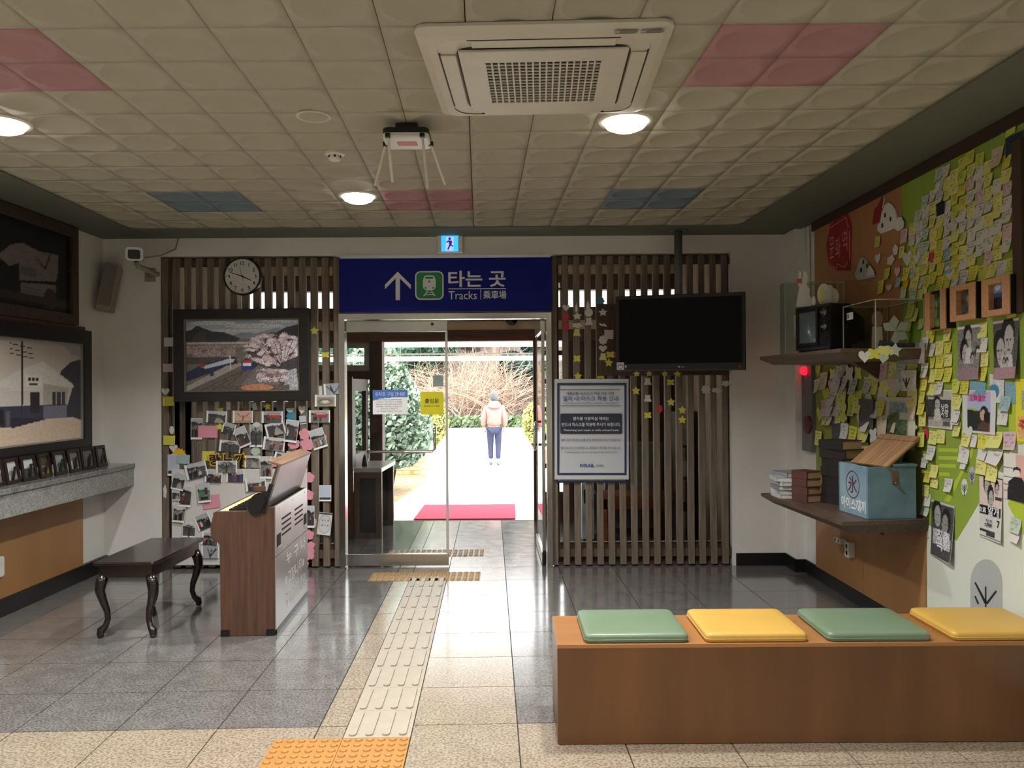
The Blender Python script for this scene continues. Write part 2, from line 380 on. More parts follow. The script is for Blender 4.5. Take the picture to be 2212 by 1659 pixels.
# ---------------------------------------------------------------- lamps
m_lamp = mat('lamp_glow', (255, 250, 238), .5, emit=(255, 246, 226), es=9.0)
m_flange = mat('lamp_flange', (245, 242, 232), .35, emit=(255, 246, 226), es=.0)
lamps = [(.571, 3.99, 'round ceiling downlight glowing beside the air conditioner corner', 1), (-1.045, 5.51, 'small bright downlight in front of the pink tiles near the door', 1), (-2.50, 3.956, 'glowing downlight cut by the left edge of the picture', 1),
         (-1.0, 2.45, 'downlight above the frame top casting a pale patch', 0), (-2.5, 1.2, 'downlight behind the viewer over the left floor', 0), (.6, 1.0, 'downlight behind the viewer over the beige floor', 0), (-1.0, -.6, 'downlight at the rear of the hall by the left', 0), (2.0, -.4, 'downlight at the rear of the hall by the right', 0)]
for x, y, lab, vis in lamps:
    t = thing('downlight', lab, 'ceiling light', (x, y, ZC), 'recessed ceiling downlights')
    MB().lathe([(.105, -.006), (.132, -.012), (.136, -.004), (.136, .002)], 32).build('flange', m_flange, t, smooth=True)
    MB().lathe([(.003, -.056), (.06, -.05), (.095, -.034), (.108, -.016), (.108, -.004)], 28).build('bulb', m_lamp, t, smooth=True)
    d = bpy.data.lights.new('lamp_light', 'AREA'); d.shape = 'DISK'; d.size = .17; d.energy = LAMP_W; d.color = (1, .99, .975); d.spread = math.radians(138)
    o = bpy.data.objects.new('lamp_light', d); COL.objects.link(o); o.parent = t; o.location = (0, 0, -.07)
# ---------------------------------------------------------------- vestibule
m_vest = mat('vestibule_side', (150, 128, 100), .8)
struct(MB().box(VX0 - .1, VX0, YB + .2, VY, 0, VZ + .1).build('wall_vestibule_left', m_vest))
struct(MB().box(VX1, VX1 + .1, YB + .2, VY, 0, VZ + .1).build('wall_vestibule_right', m_vest))
struct(MB().box(VX0 - .1, VX1 + .1, YB + .2, VY + 1.7, VZ, VZ + .1).build('ceiling_vestibule', m_cream))
# outer wall in horizontal courses
ow = struct(MB().box(VX0, VX1, VY, VY + .1, 2.87, VZ).build('wall_outer', m_cream))
MB().box(VX0, VX1, VY - .03, VY + .12, 2.69, 2.87).build('beam', m_brown, ow)
MB().box(VX0, VX1, VY - .03, VY + .12, 2.34, 2.49).build('beam', m_brown, ow)
MB().box(VX0, VX1, VY, VY + .1, 2.23, 2.34).build('lintel', m_cream, ow)
MB().box(VX0, VX1, VY - .04, VY + .12, 2.10, 2.23).build('beam', m_brown, ow)
DX0, DX1 = -1.507, .248
MB().box(DX0 - .15, DX0, VY - .03, VY + .12, 0, 2.10).build('post', m_browns, ow)
MB().box(DX1, DX1 + .12, VY - .03, VY + .12, 0, 2.10).build('post', m_browns, ow)
MB().box(DX0 - .02, DX0, VY - .05, VY - .03, 0, 2.12).box(DX1, DX1 + .02, VY - .05, VY - .03, 0, 2.12).box(DX0 - .02, DX1 + .02, VY - .05, VY - .03, 2.10, 2.13).build('door_casing', mat('reddish_wood', (118, 72, 52), .5), ow)
m_frm = mat('grey_window_frame', (176, 172, 160), .5)
b = MB()
for k in range(9):
    x = VX0 + .62 * k; b.box(x, x + .06, VY + .02, VY + .07, 2.49, 2.69)
b.build('clerestory_mullion', m_frm, ow)['kind'] = 'stuff'
# left windows beside the outer door
w3 = struct(MB().box(VX0, DX0 - .15, VY, VY + .1, 1.66, 1.76).build('window_3', m_browns))
for x0, x1 in ((VX0, -2.46), (-2.42, DX0 - .15)):
    MB().frame(x0, x1, 1.76, 2.10, .07, 0, .05, M=Matrix(((1, 0, 0, 0), (0, 0, 1, VY + .02), (0, 1, 0, 0), (0, 0, 0, 1)))).build('sash', m_frm, w3)
    MB().box(x0 + .07, x1 - .07, VY + .04, VY + .046, 1.83, 2.03).build('pane', m_glass, w3)
    x1 = min(x1, -1.98)
    MB().frame(x0, x1, 1.34, 1.66, .07, 0, .05, M=Matrix(((1, 0, 0, 0), (0, 0, 1, VY + .02), (0, 1, 0, 0), (0, 0, 0, 1)))).build('sash', m_frm, w3)
    MB().box(x0 + .07, x1 - .07, VY + .04, VY + .046, 1.41, 1.59).build('pane', m_glass, w3)
MB().box(VX0, -1.98, VY, VY + .1, 0, 1.34).build('lower_panel', m_browns, w3)
MB().box(-1.98, DX0 - .15, VY, VY + .1, 0, .35).build('lower_panel', m_browns, w3)
MB().box(-1.98, DX0 - .15, VY + .04, VY + .046, .35, 1.66).build('pane', m_glass, w3)
# right of the outer door: narrow barred light, then dark boarding
w4 = struct(MB().box(.62, VX1, VY, VY + .1, 0, 2.10).build('window_4', m_browns))
for k in range(6): MB().box(.36, .62, VY, VY + .06, .28 + .33 * k, .335 + .33 * k).build('bar', m_browns, w4)
MB().box(.36, .62, VY, VY + .1, 0, .28).build('lower_panel', m_browns, w4)
# inner glazing either side of the glass doors
DL, DR = at_y(735, 900, YB).x, at_y(1192, 900, YB).x
for nm, x0, x1 in (('window_1', OX0, DL - .03), ('window_2', DR + .02, OX1)):
    w = struct(MB().frame(x0, x1, 0, OZ, .05, 0, .06, wb=.19, M=Matrix(((1, 0, 0, 0), (0, 0, 1, YB + .10), (0, 1, 0, 0), (0, 0, 0, 1)))).build(nm, m_browns))
    MB().box(x0 + .05, x1 - .05, YB + .125, YB + .131, .19, OZ - .05).build('pane', m_glass, w)
    MB().box(x0 + .05, x1 - .05, YB + .10, YB + .115, .185, .198).build('glazing_bead', m_frm, w)
    MB().box(x0, x1, YB + .085, YB + .10, .0, .17).build('kick_board', m_brown, w)
# ---------------------------------------------------------------- outside
m_plaza = mat('pale_concrete', (206, 203, 196), .85, amt=.05, scale=1.5)
struct(MB().box(-30, 25, VY + .1, 36, PLZ - .3, PLZ).build('floor_plaza', m_plaza))
struct(MB().prism([(VY + .12, 3.02), (11.42, 2.30), (11.42, 2.38), (VY + .12, 3.14)], VX0 - 1.4, VX1 + .7, M=Matrix(((0, 0, 1, 0), (1, 0, 0, 0), (0, 1, 0, 0), (0, 0, 0, 1)))).build('roof_eave', mat('white_soffit', (236, 236, 232), .6, amt=.02)))
m_fascia = mat('white_fascia', (240, 240, 238), .5)
struct(MB().box(VX0 - .5, VX1 + .5, VY + .1, 11.0, PLZ, -.004).build('floor_landing', m_plaza))
t = thing('platform_canopy', 'white canopy fascia and rail crossing above the outer doorway', 'canopy', (0, 11.5, PLZ))
MB().box(-4.5, 2.6, -.04, .04, 2.26, 2.40).build('fascia', m_fascia, t)
MB().tube([(-4.5, 0, 2.16), (2.6, 0, 2.16)], .012, 6).build('wire', m_frm, t)
MB().box(-4.5, 2.6, -.03, .03, 2.06, 2.13).build('rail', m_fascia, t)
for k in range(6): MB().box(-4 + 1.2 * k, -3.985 + 1.2 * k, -.01, .01, 2.13, 2.26).build('hanger', m_frm, t)
MB().tube([(-4.45, 0, 0), (-4.45, 0, 2.4)], .05, 8).build('post', m_frm, t)
MB().tube([(2.55, 0, 0), (2.55, 0, 2.4)], .05, 8).build('post', m_frm, t)
# hillside
m_hill = mat('hillside_litter', (112, 98, 86), .95, c2=(72, 64, 58), scale=1.4, bump=.4)
nx, ny = 40, 16; vs = []
for j in range(ny):
    for i in range(nx):
        x = -26 + 46 * i / (nx - 1); y = 35.0 + 22 * j / (ny - 1); q = j / (ny - 1)
        vs.append((x, y, PLZ - .05 + 13 * q ** 1.15 + (.5 * math.sin(x * .9 + j) + .4 * math.sin(x * 2.1 + 2 * j)) * min(1, q * 4)))
fs = [(j * nx + i, j * nx + i + 1, (j + 1) * nx + i + 1, (j + 1) * nx + i) for j in range(ny - 1) for i in range(nx - 1)]
struct(MB().add(vs, fs).build('hillside', m_hill, smooth=True))
def leaves(n, sampler, size, rng, elong=1.6):
    vs = np.zeros((n * 4, 3)); fs = []
    for i in range(n):
        c, s = sampler(rng); a = Vector((rng.uniform(-1, 1), rng.uniform(-1, 1), rng.uniform(-1, 1))).normalized(); d = a.orthogonal().normalized()
        k = size * rng.uniform(.6, 1.3); e = a.cross(d)
        for j, (p, q) in enumerate(((-1, 0), (0, -.5), (1, 0), (0, .5))): vs[i * 4 + j] = Vector(c) + d * p * k * elong / 2 + e * q * k
        fs.append((i * 4, i * 4 + 1, i * 4 + 2, i * 4 + 3))
    b = MB(); b.v = vs.tolist(); b.f = fs; b.m = [0] * n; return b
def leafmat(nm, c, c2): return mat(nm, c, .6, c2=c2, scale=9, spec=.3)
RG = random.Random(11)
def cone_bush(name, label, cat, loc, prof, n, size, mats, coremat, group=None):
    t = thing(name, label, cat, loc, group)
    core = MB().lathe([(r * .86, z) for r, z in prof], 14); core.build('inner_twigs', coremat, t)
    tot = prof[-1][1]
    def smp(rng):
        z = prof[0][1] + (tot - prof[0][1]) * rng.random() ** 1.2
        for (r0, z0), (r1, z1) in zip(prof, prof[1:]):
            if z0 <= z <= z1: rr = r0 + (r1 - r0) * (z - z0) / max(1e-6, z1 - z0); break
        w = rng.uniform(0, 2 * PI); q = rr * rng.uniform(.84, 1.04); return (q * math.cos(w), q * math.sin(w), z), 1
    stuff(leaves(n, smp, size, RG).build('foliage', mats, t))
    if group: MB().tube([(0, 0, -.25), (0, 0, .4)], .06, 7).build('trunk', coremat, t)
    return t
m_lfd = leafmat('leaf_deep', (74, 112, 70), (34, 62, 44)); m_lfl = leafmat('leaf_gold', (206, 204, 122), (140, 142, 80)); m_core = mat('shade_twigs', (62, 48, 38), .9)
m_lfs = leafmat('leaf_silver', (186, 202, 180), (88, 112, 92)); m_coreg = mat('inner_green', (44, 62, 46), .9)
t = cone_bush('conical_bush', 'tall clipped conical green bush seen through the left door leaf', 'bush', (-2.22, 13, PLZ), [(.15, .35), (.62, .45), (.92, .8), (.93, 1.0), (.78, 1.4), (.5, 1.95), (.2, 2.5), (.02, 2.75)], 11000, .06, m_lfs, m_coreg)
MB().tube([(0, 0, 0), (.02, 0, .25), (.0, 0, .5)], [.05, .04, .04], 8).build('trunk', m_core, t)
MB().tube([(.25, .1, 0), (.35, .05, .5)], .02, 6).build('trunk', m_core, t)
gp = [(.05, .1), (.12, .25), (.34, .55), (.42, .85), (.36, 1.12), (.2, 1.28), (.02, 1.33)]
cone_bush('golden_conifer', 'round yellow green conifer behind the yellow door sticker', 'bush', (-1.92, 19, PLZ + .05), gp, 2600, .06, m_lfl, m_core, 'golden conifers beside the plaza')
cone_bush('golden_conifer', 'round yellow green conifer at the right side of the doorway', 'bush', (.66, 19.5, PLZ), gp, 2600, .06, m_lfl, m_core, 'golden conifers beside the plaza')
cone_bush('golden_conifer', 'yellow green conifer behind the tall pulpit frame', 'bush', (-3.95, 20, PLZ + .1), [(r * 1.5, z * 1.5) for r, z in gp], 3000, .08, m_lfl, m_core, 'golden conifers beside the plaza')
m_brk = mat('pale_brick', (206, 168, 122), .85, amt=.15, scale=5); m_mort = mat('mortar', (196, 188, 172), .9)
def planter(x0, x1, y0, y1, h, label):
    t = thing('brick_planter', label, 'planter', (x0, y0, PLZ), 'brick planters beside the plaza')
    MB().box(.01, x1 - x0 - .01, .01, y1 - y0 - .01, 0, h - .01).build('core', m_mort, t)
    bh = .072; rows = int(h / bh); me = MB().box(.004, .206, 0, .09, .004, bh - .006).mesh('brick', m_brk); L = .21
    mer = MB().box(0, .09, .004, .206, .004, bh - .006).mesh('brick_side', m_brk)
    for r in range(rows):
        for k in range(int((x1 - x0) / L)): link('brick', me, t, T(k * L + (L / 2 if r % 2 else 0) * (.8 if k < int((x1 - x0) / L) - 1 else 0), -.004, r * bh))
        for k in range(min(6, int((y1 - y0) / L))): link('brick', mer, t, T(x1 - x0 - .086, k * L + (L / 2 if r % 2 else 0), r * bh))
    MB().box(.05, x1 - x0 - .05, .05, y1 - y0 - .05, h - .01, h + .01).build('soil', m_core, t)
planter(-2.75, -1.62, 15.0, 17.0, .62, 'low pale brick planter wall behind the conical bush')
planter(-4.6, -2.95, 15.6, 17.5, .95, 'brick planter wall seen through the tall pulpit frame')
m_red = mat('red_brick_step', (176, 96, 76), .85)
MB().box(.62, 1.4, 0, .5, 0, .3).build('brick_kerb', m_red, None, T(0, 17.5, PLZ)); tag(bpy.data.objects['brick_kerb'], 'low red brick kerb beside the right conifer', 'kerb')
# soil bed with dry leaves at the foot of the bush
struct(MB().prism([(-3.4, 11.0), (-1.75, 11.6), (-1.55, 14.5), (-1.6, 15.0), (-3.4, 15)], PLZ, PLZ + .03).build('planting_bed', mat('dry_bed', (190, 164, 124), .95, c2=(132, 110, 82), scale=12)))
# grass strip, bare bushes and evergreens on the hillside
def gsm(rng): x = rng.uniform(-5, 1.0); return (x, rng.uniform(33.6, 34.6), PLZ + rng.uniform(0.02, .4)), 1
t = leaves(2500, gsm, .16, RG, 2.5).build('grass', leafmat('grass_green', (118, 134, 98), (84, 98, 70))); tag(t, 'strip of green grass at the foot of the hillside', 'grass', kind='stuff')
m_twig = mat('pale_dry_twig', (168, 142, 122), .9, amt=.2, scale=2); m_twig2 = mat('brown_dry_twig', (120, 102, 90), .9, amt=.2, scale=2)
def bare_bush(label, x0, x1, y0, y1, z0, n, L, m):
    t = thing('bare_bush', label, 'bush', ((x0 + x1) / 2, y0, z0), 'leafless bushes on the hillside'); b = MB()
    for i in range(n):
        x = RG.uniform(x0, x1) - (x0 + x1) / 2; y = RG.uniform(0, y1 - y0); z = RG.uniform(-.2, .25) + y * .5; a = RG.uniform(-1.1, 1.1); l = L * RG.uniform(.5, 1.1); pts = []
        for k in range(6):
            s = k / 5; pts.append((x + math.sin(a) * l * s * (1 + .3 * s) + RG.uniform(-.06, .06), y - .5 * s * RG.uniform(0, 1), z + l * s * (1 - .38 * s * abs(math.sin(a)) * 1.5) * math.cos(a * .7)))
        r = RG.uniform(.008, .02); b.tube(pts, [r * (1.2 - .16 * k) for k in range(6)], 3)
    stuff(b.build('branches', m, t))
bare_bush('pale leafless bush spreading across the hillside centre', -2.6, .2, 35.2, 37.5, .3, 330, 2.5, m_twig)
bare_bush('pinkish leafless bush beside the dark evergreens', -4.8, -2.2, 35, 37.5, .3, 200, 2.1, m_twig)
bare_bush('brown leafless thicket low at the right of the doorway', -.4, 2.8, 35, 38, .2, 300, 1.3, m_twig2)
m_ev = [leafmat('evergreen_dark', (62, 92, 82), (26, 46, 44)), leafmat('evergreen_mid', (88, 122, 96), (44, 74, 62))]
def evergreen(label, x, y, z, rx, rz, n, m):
    t = thing('evergreen_tree', label, 'tree', (x, y, z), 'evergreen trees on the hillside')
    cl = [(RG.uniform(-.7, .7) * rx, RG.uniform(-.5, .5) * rx, RG.uniform(.3, 1.0) * rz, RG.uniform(.3, .5) * rx) for _ in range(9)]
    def smp(rng):
        c = cl[rng.randrange(9)]; v = Vector((rng.gauss(0, 1), rng.gauss(0, 1), rng.gauss(0, 1))).normalized() * c[3] * rng.uniform(.7, 1); return (c[0] + v.x, c[1] + v.y, c[2] + v.z), 1
    stuff(leaves(n, smp, .3, RG).build('foliage', m, t))
    MB().tube([(0, 0, -.5), (.1, 0, rz * .4), (0, 0, rz * .8)], [.22, .16, .06], 7).build('trunk', m_core, t)
evergreen('dark evergreen behind the right of the bare bush', .75, 38.6, 1.1, 1.5, 3.4, 3200, m_ev[0])
evergreen('green evergreen above the pinkish bare bush', -4.3, 38.8, 1.1, 1.7, 3.6, 3200, m_ev[1])
evergreen('dark evergreen at the top of the hillside centre', -1.9, 42.5, 2.9, 2.0, 4.2, 2600, m_ev[0])
evergreen('leaning evergreen seen over the conical bush', -8.2, 39, 1.2, 2.2, 4.6, 2400, m_ev[1])
evergreen('evergreen beyond the brown thicket', 4.4, 40, 1.4, 2.0, 4.6, 2200, m_ev[0])
MB().tube([(-1.1, 38.3, .8), (-.85, 38.4, 2.6), (-.6, 38.5, 4.6)], [.3, .24, .18], 8).build('leaning_trunk', m_twig2); tag(bpy.data.objects['leaning_trunk'], 'bare leaning trunk rising among the hillside trees', 'tree trunk')
# ---------------------------------------------------------------- slatted screens in the opening
m_slat = wood('slat_wood', (130, 114, 98), (94, 82, 70), 'z', .6)
m_slatd = wood('slat_wood_dark', (92, 76, 62), (62, 50, 40), 'z', .6)
def screen(name, label, xs, w, xa, xb):
    t = thing(name, label, 'screen', (xs[0], YB, 0)); me = MB().box(-w / 2, w / 2, -.0, .055, .012, OZ - .015).mesh('slat', m_slat)
    for x in xs: link('slat', me, t, T(x - xs[0], 0, 0), .004, 1)
    MB().box(xa - xs[0], xb - xs[0], .02, .05, .08, .15).build('bottom_rail', m_slatd, t)
    MB().box(xa - xs[0], xb - xs[0], .02, .05, OZ - .09, OZ - .03).build('top_rail', m_slatd, t)
    return t
xsL = [at_y(357 + 24.75 * k, 900, YB).x for k in range(16)]
xsR = [at_y(1198 + 24.55 * k, 900, YB).x for k in range(16)]
scrL = screen('slat_screen', 'wooden slat screen behind the train picture and photo board', xsL, .058, OX0, DL - .02)
scrR = screen('slat_screen', 'wooden slat screen behind the hanging television and mask notice', xsR, .054, DR - .0, OX1)
t = scrL; a, c = at_y(378, 1000, YB), at_y(413, 640, YB)
MB().box(a.x - xsL[0], c.x - xsL[0], .0, .03, a.z, 1.75).build('wide_board', m_slatd, t)
MB().box(OX0 + .004 - xsL[0], at_y(370, 900, YB).x - xsL[0], .03, .06, 0, OZ - .02).build('jamb_board', m_slatd, t)
# boards behind the television
a, c = at_y(1289, 812, YB), at_y(1574, 655, YB)
t = thing('backing_board', 'brown wooden board across the slats behind the television', 'board', (a.x, YB - .012, a.z))
MB().box(0, c.x - a.x, 0, .011, 0, c.z - a.z).build('plank', m_browns, t, bevel=.002)
# ---------------------------------------------------------------- blue sign
M = wallM('back', at_y(962.5, 615, YB - .05)); m_blue = mat('sign_blue', (10, 24, 122), .5, amt=.04, spec=.2)
m_let = mat('sign_white', (225, 226, 232), .5, amt=.02); m_grn = mat('sign_green', (20, 128, 74), .45, amt=.04)
k = YB / F * .993
sg = thing('direction_sign', 'long blue sign with arrow and train symbol above the glass doors', 'sign', M)
MB().box(-230 * k, 230 * k, -58 * k, 58 * k, -.05, 0).build('panel', m_blue, sg, bevel=.003)
def zs(x, y): return ((x / 4.148 + 720 - 962.5) * k, -(y / 4.148 + 500 - 615.6) * k)
ar = [zs(*p) for p in ((577, 360), (694, 478), (694, 517), (597, 420), (597, 615), (558, 615), (558, 420), (461, 517), (461, 478))]
MB().prism(ar, .0002, .0012).build('arrow', m_let, sg)
def rrect(x0, y0, x1, y1, r, n=5):
    pts = []
    for cx, cy, a0 in ((x1 - r, y1 - r, 0), (x0 + r, y1 - r, PI / 2), (x0 + r, y0 + r, PI), (x1 - r, y0 + r, 1.5 * PI)):
        for i in range(n + 1): w = a0 + PI / 2 * i / n; pts.append((cx + r * math.cos(w), cy + r * math.sin(w)))
    return pts
(x0, y1), (x1, y0) = zs(733, 357), zs(988, 614)
MB().prism(rrect(x0, y0, x1, y1, .045), .0002, .0012).build('symbol_border', m_let, sg)
sy = MB().prism(rrect(x0 + .011, y0 + .011, x1 - .011, y1 - .011, .036), .0014, .002).build('symbol_ground', m_grn, sg)
cx, cy = (x0 + x1) / 2, (y0 + y1) / 2; q = (x1 - x0) / 255
def tp(pts): return [(cx + (a - 860) * q, cy - (b - 485) * q) for a, b in pts]
MB().prism(tp([(815, 402), (835, 395), (885, 395), (905, 402), (917, 440), (917, 500), (905, 520), (885, 530), (835, 530), (815, 520), (803, 500), (803, 440)]), .0022, .003).build('train_front', m_let, sy)
MB().prism(tp([(826, 407), (894, 407), (896, 425), (824, 425)]), .0032, .0038).build('train_window', m_grn, sy)
for a, c, r in ((860, 450, 10), (828, 507, 8), (893, 507, 8)): MB().prism(tp([(a + r * math.cos(w * PI / 6), c + r * math.sin(w * PI / 6)) for w in range(12)]), .0032, .0038).build('train_lamp', m_grn, sy)
MB().prism(tp([(836, 535), (846, 535), (818, 580), (804, 580)]), .0022, .003).prism(tp([(874, 535), (884, 535), (916, 580), (902, 580)]), .0022, .003).prism(tp([(830, 545), (890, 545), (894, 551), (826, 551)]), .0022, .003).prism(tp([(820, 563), (900, 563), (906, 571), (814, 571)]), .0022, .003).build('track_symbol', m_let, sy)
def letz(par, body, xa, ya, xb, yb, m, f, **kw):
    (u0, v1), (u1, v0) = f(xa, ya), f(xb, yb); return letter(par, body, (u0 + u1) / 2, (v0 + v1) / 2, m, w=u1 - u0, h=v1 - v0, **kw)
letz(sg, '타는 곳', 1030, 355, 1545, 502, m_let, zs, bold=.02); letz(sg, 'Tracks', 1032, 538, 1285, 612, m_let, zs); letz(sg, '乘車場', 1343, 535, 1550, 610, m_let, zs, bold=.012)
(u0, v0), (u1, v1) = zs(1030, 521), zs(1547, 514); MB().box(u0, u1, v0, v1, .0002, .001).build('rule', m_let, sg)
(u0, v0), (u1, v1) = zs(1318, 612), zs(1323, 518); MB().box(u0, u1, v0, v1, .0002, .001).build('rule', m_let, sg)
# ---------------------------------------------------------------- illuminated exit sign
p = at_y(972.5, 528, YB); e = thing('exit_sign', 'small lit running man exit sign above the blue sign', 'sign', wallM('back', p))
MB().box(-.112, .112, -.08, .08, 0, .05).build('housing', m_white, e, bevel=.006)
m_exit = mat('exit_glow', (60, 190, 240), .4, emit=(50, 175, 250), es=1.3); m_exl = mat('exit_pale', (190, 190, 250), .4, emit=(180, 170, 255), es=1.2); m_exd = mat('exit_figure', (16, 70, 140), .5, emit=(10, 60, 150), es=.5)
ln = MB().box(-.072, .072, -.07, .07, .05, .053).build('light_face', m_exit, e)
MB().prism([(-.038, -.062), (.03, -.062), (.036, .055), (-.03, .055)], .0532, .0537).build('door_symbol', m_exl, ln)
MB().prism([(0 + .012 * math.cos(i * PI / 5), .04 + .012 * math.sin(i * PI / 5)) for i in range(10)], .0538, .0542).prism([(-.012, .026), (.02, .022), (.016, -.015), (.034, -.022), (.03, -.03), (.006, -.022), (-.012, -.056), (-.022, -.052), (-.004, -.01), (-.008, .012), (-.03, .004), (-.032, .012)], .0538, .0542).build('running_figure', m_exd, ln)
MB().ball((.092, .062, .05), .006).ball((.092, -.05, .05), .006).build('screw', m_steel, e)
# ---------------------------------------------------------------- stainless door set
d1 = struct(MB().box(DL - .005, DL + .045, YB - .03, YB + .08, 0, 2.205).box(DR - .045, DR - .0, YB - .03, YB + .08, 0, 2.205).box(DL + .045, DR - .045, YB - .03, YB + .08, 2.155, 2.205).build('door_1', m_steel))
lx0, lx1 = DL + .05, at_y(967, 900, YB).x
l = thing('glass_door_leaf', 'closed glass door leaf carrying the yellow entrance sticker', 'door', (lx0, YB + .015, 0))
wl = lx1 - lx0
MB().box(0, wl, 0, .04, .012, .115).build('bottom_rail', m_steel, l, bevel=.003)
MB().box(0, wl, 0, .04, 2.05, 2.145).build('top_rail', m_steel, l, bevel=.003)
MB().lathe([(.014, 0), (.014, .004), (.008, .006)], 16, M=T(wl - .13, -.001, 2.115) @ RX(PI / 2)).build('lock_cylinder', m_blackp, l)
MB().box(wl - .02, wl, .008, .032, .115, 2.05).build('edge_strip', m_frm, l)
MB().box(0, wl - .02, .014, .026, .115, 2.05).build('glass_pane', m_glass, l)
a, c = at_y(797, 975, YB), at_y(940, 975, YB); e2 = at_y(940, 925, YB)
def handle(par, dx, dz0, dz1, off, sgn=1):
    return MB().tube([(a.x - lx0, 0, a.z), (a.x - lx0, -off, a.z), (a.x - lx0 + .01, -off - .01, a.z), (c.x - lx0 - .02, -off - .01, a.z), (c.x - lx0, -off - .01, a.z + .02), (c.x - lx0, -off - .01, e2.z - .01), (c.x - lx0, -off, e2.z), (c.x - lx0, 0, e2.z)], .0125, 10).build('pull_handle', m_chrome, par, smooth=True)
handle(l, 0, 0, 0, .05)
# opened leaf, seen edge on
hx = at_y(1179, 900, YB + .02).x
ang = math.radians(91.5)
l2 = thing('glass_door_leaf', 'glass door leaf standing open edge on beside the mask notice', 'door', T(hx, YB + .05, 0) @ RZ(ang))
w2 = .90
MB().box(0, w2, 0, .04, .012, .115).build('bottom_rail', m_steel, l2, bevel=.003)
MB().box(0, w2, 0, .04, 2.05, 2.145).build('top_rail', m_steel, l2, bevel=.003)
MB().box(w2 - .02, w2, .008, .032, .115, 2.05).build('edge_strip', m_frm, l2)
MB().box(.02, w2 - .02, .014, .026, .115, 2.05).build('glass_pane', m_glass, l2)
MB().box(0, .02, .006, .034, .115, 2.05).build('edge_strip', m_steel, l2)
for s in (-1, 1):
    o = .02 + s * .012; q = o + s * .055
    MB().tube([(.78, o, 1.0), (.78, q, 1.0), (.2, q, 1.0), (.15, q, 1.02), (.15, q, 1.25), (.15, o, 1.25)], .0125, 10).build('pull_handle', m_chrome, l2, smooth=True)
MB().tube([(-.0, .02, 0), (-.0, .02, .13)], .016, 10).build('floor_pivot', m_blackp, l2)
# notices stuck on the closed leaf
m_pv = vcol('printed_paper', .65); m_gloss = vcol('glossy_print', .35, .5)
def sheet(name, label, cat, M, w, h, cv, group=None, mt=None, curl=0, curl2=0, thick=.0008):
    o = link(name, print_mesh(name, cv, w, h, mt or m_pv, thick, curl, curl2), None, M); return tag(o, label, cat, group)
GY = YB + .027
def pxbox(x0, y0, x1, y1, Y): a, c = at_y(x0, y1, Y), at_y(x1, y0, Y); return (a + c) / 2, c.x - a.x, c.z - a.z
c, w, h = pxbox(805.5, 842, 880.5, 895, GY)
cv = Canvas(60, 42, (232, 232, 230)); cv.poly([(0, 0), (1, 0), (1, .3), (.6, .31), (.2, .36), (0, .45)], (72, 112, 186))
o = thing('ticket_notice', 'white notice with blue heading taped on the left glass door', 'notice', wallM('back', c)); link('paper', print_mesh('paper', cv, w, h, m_pv), o)
letter(o, '승차권 구입 안내문', 0, h * .33, m_let, w=w * .86, h=h * .16, z=.002)
m_gry = mat('print_grey', (96, 98, 104), .7)
for i, s in enumerate(('득량역은 2020년 1월 1일부터 자동 발매', '이 됩니다. 또한 역에서 승차권을', '필요하신 경우 열차 승무원에게', '승차권을 구입하실 수 있습니다', '문의하시기 바랍니다', '기타 자세한 사항은 안내 전화')): letter(o, s, -.01, h * (.1 - .095 * i), m_gry, w=w * (.74 if i != 4 else .5), h=h * .055, z=.002)
c, w, h = pxbox(908, 846, 958, 895.5, GY)
o = thing('entrance_sticker', 'yellow square door sticker with black lettering', 'sticker', wallM('back', c)); MB().prism(rrect(-w / 2, -h / 2, w / 2, h / 2, .018), 0, .0012).build('backing', mat('sticker_yellow', (206, 196, 30), .45, amt=.04), o)
letter(o, '출입문', 0, h * .1, m_ink, w=w * .6, h=h * .2, z=.002, bold=.015); letter(o, 'Entrance / Exit', 0, -h * .12, m_ink, w=w * .66, h=h * .085, z=.002)
c, w, h = pxbox(935.5, 810.5, 957.5, 835, GY + .0)
MB().box(-w / 2, w / 2, -h / 2, h / 2, 0, .001).build('blank_sticker', mat('sticker_greygreen', (126, 140, 134), .5), None, wallM('back', c)); tag(bpy.data.objects['blank_sticker'], 'small plain grey green sticker above the yellow one', 'sticker')
# ---------------------------------------------------------------- mask notice in front of the right screen
m_navy = mat('print_navy', (38, 50, 84), .6); m_bl = mat('print_blue', (62, 92, 158), .6); m_pgrey = mat('print_dark', (60, 62, 68), .7)
a, b4 = at_y(1198.5, 1036, YB - .03), at_y(1357, 818, YB - .03); c = (a + b4) / 2; w, h = b4.x - a.x, b4.z - a.z
back, wq, hq = pxbox(1201.5, 826, 1353, 1043, YB - .008)
ob = thing('framed_board', 'blue edged photo board mostly hidden behind the mask notice', 'notice', wallM('back', back))
MB().frame(-wq / 2, wq / 2, -hq / 2, hq / 2, .016, 0, .01).build('frame', m_navy, ob)
cv = Canvas(40, 56, (226, 226, 222)); cv.rect(.03, .5, .97, .975, (120, 92, 66), .2)
for i in range(8): cv.rect(.03 + .12 * i, .5, .04 + .12 * i, .975, (225, 222, 210)); cv.rect(.05 + .12 * i, .94, .1 + .12 * i, .97, random.Random(i).choice([(40, 34, 30), (150, 110, 70), (190, 170, 110), (70, 60, 60)]))
link('print', print_mesh('print', cv, wq - .03, hq - .03, m_pv, .003), ob)
o = thing('mask_notice', 'large white mask notice with navy border taped on the slats', 'notice', wallM('back', c) @ RZ(-.006))
cv = Canvas(44, 60, (203, 206, 210)); link('paper', print_mesh('paper', cv, w, h, m_pv, .001, .01), o)
MB().frame(-w * .465, w * .47, -h * .455, h * .46, .018, .0115, .0119).build('border', m_navy, o)
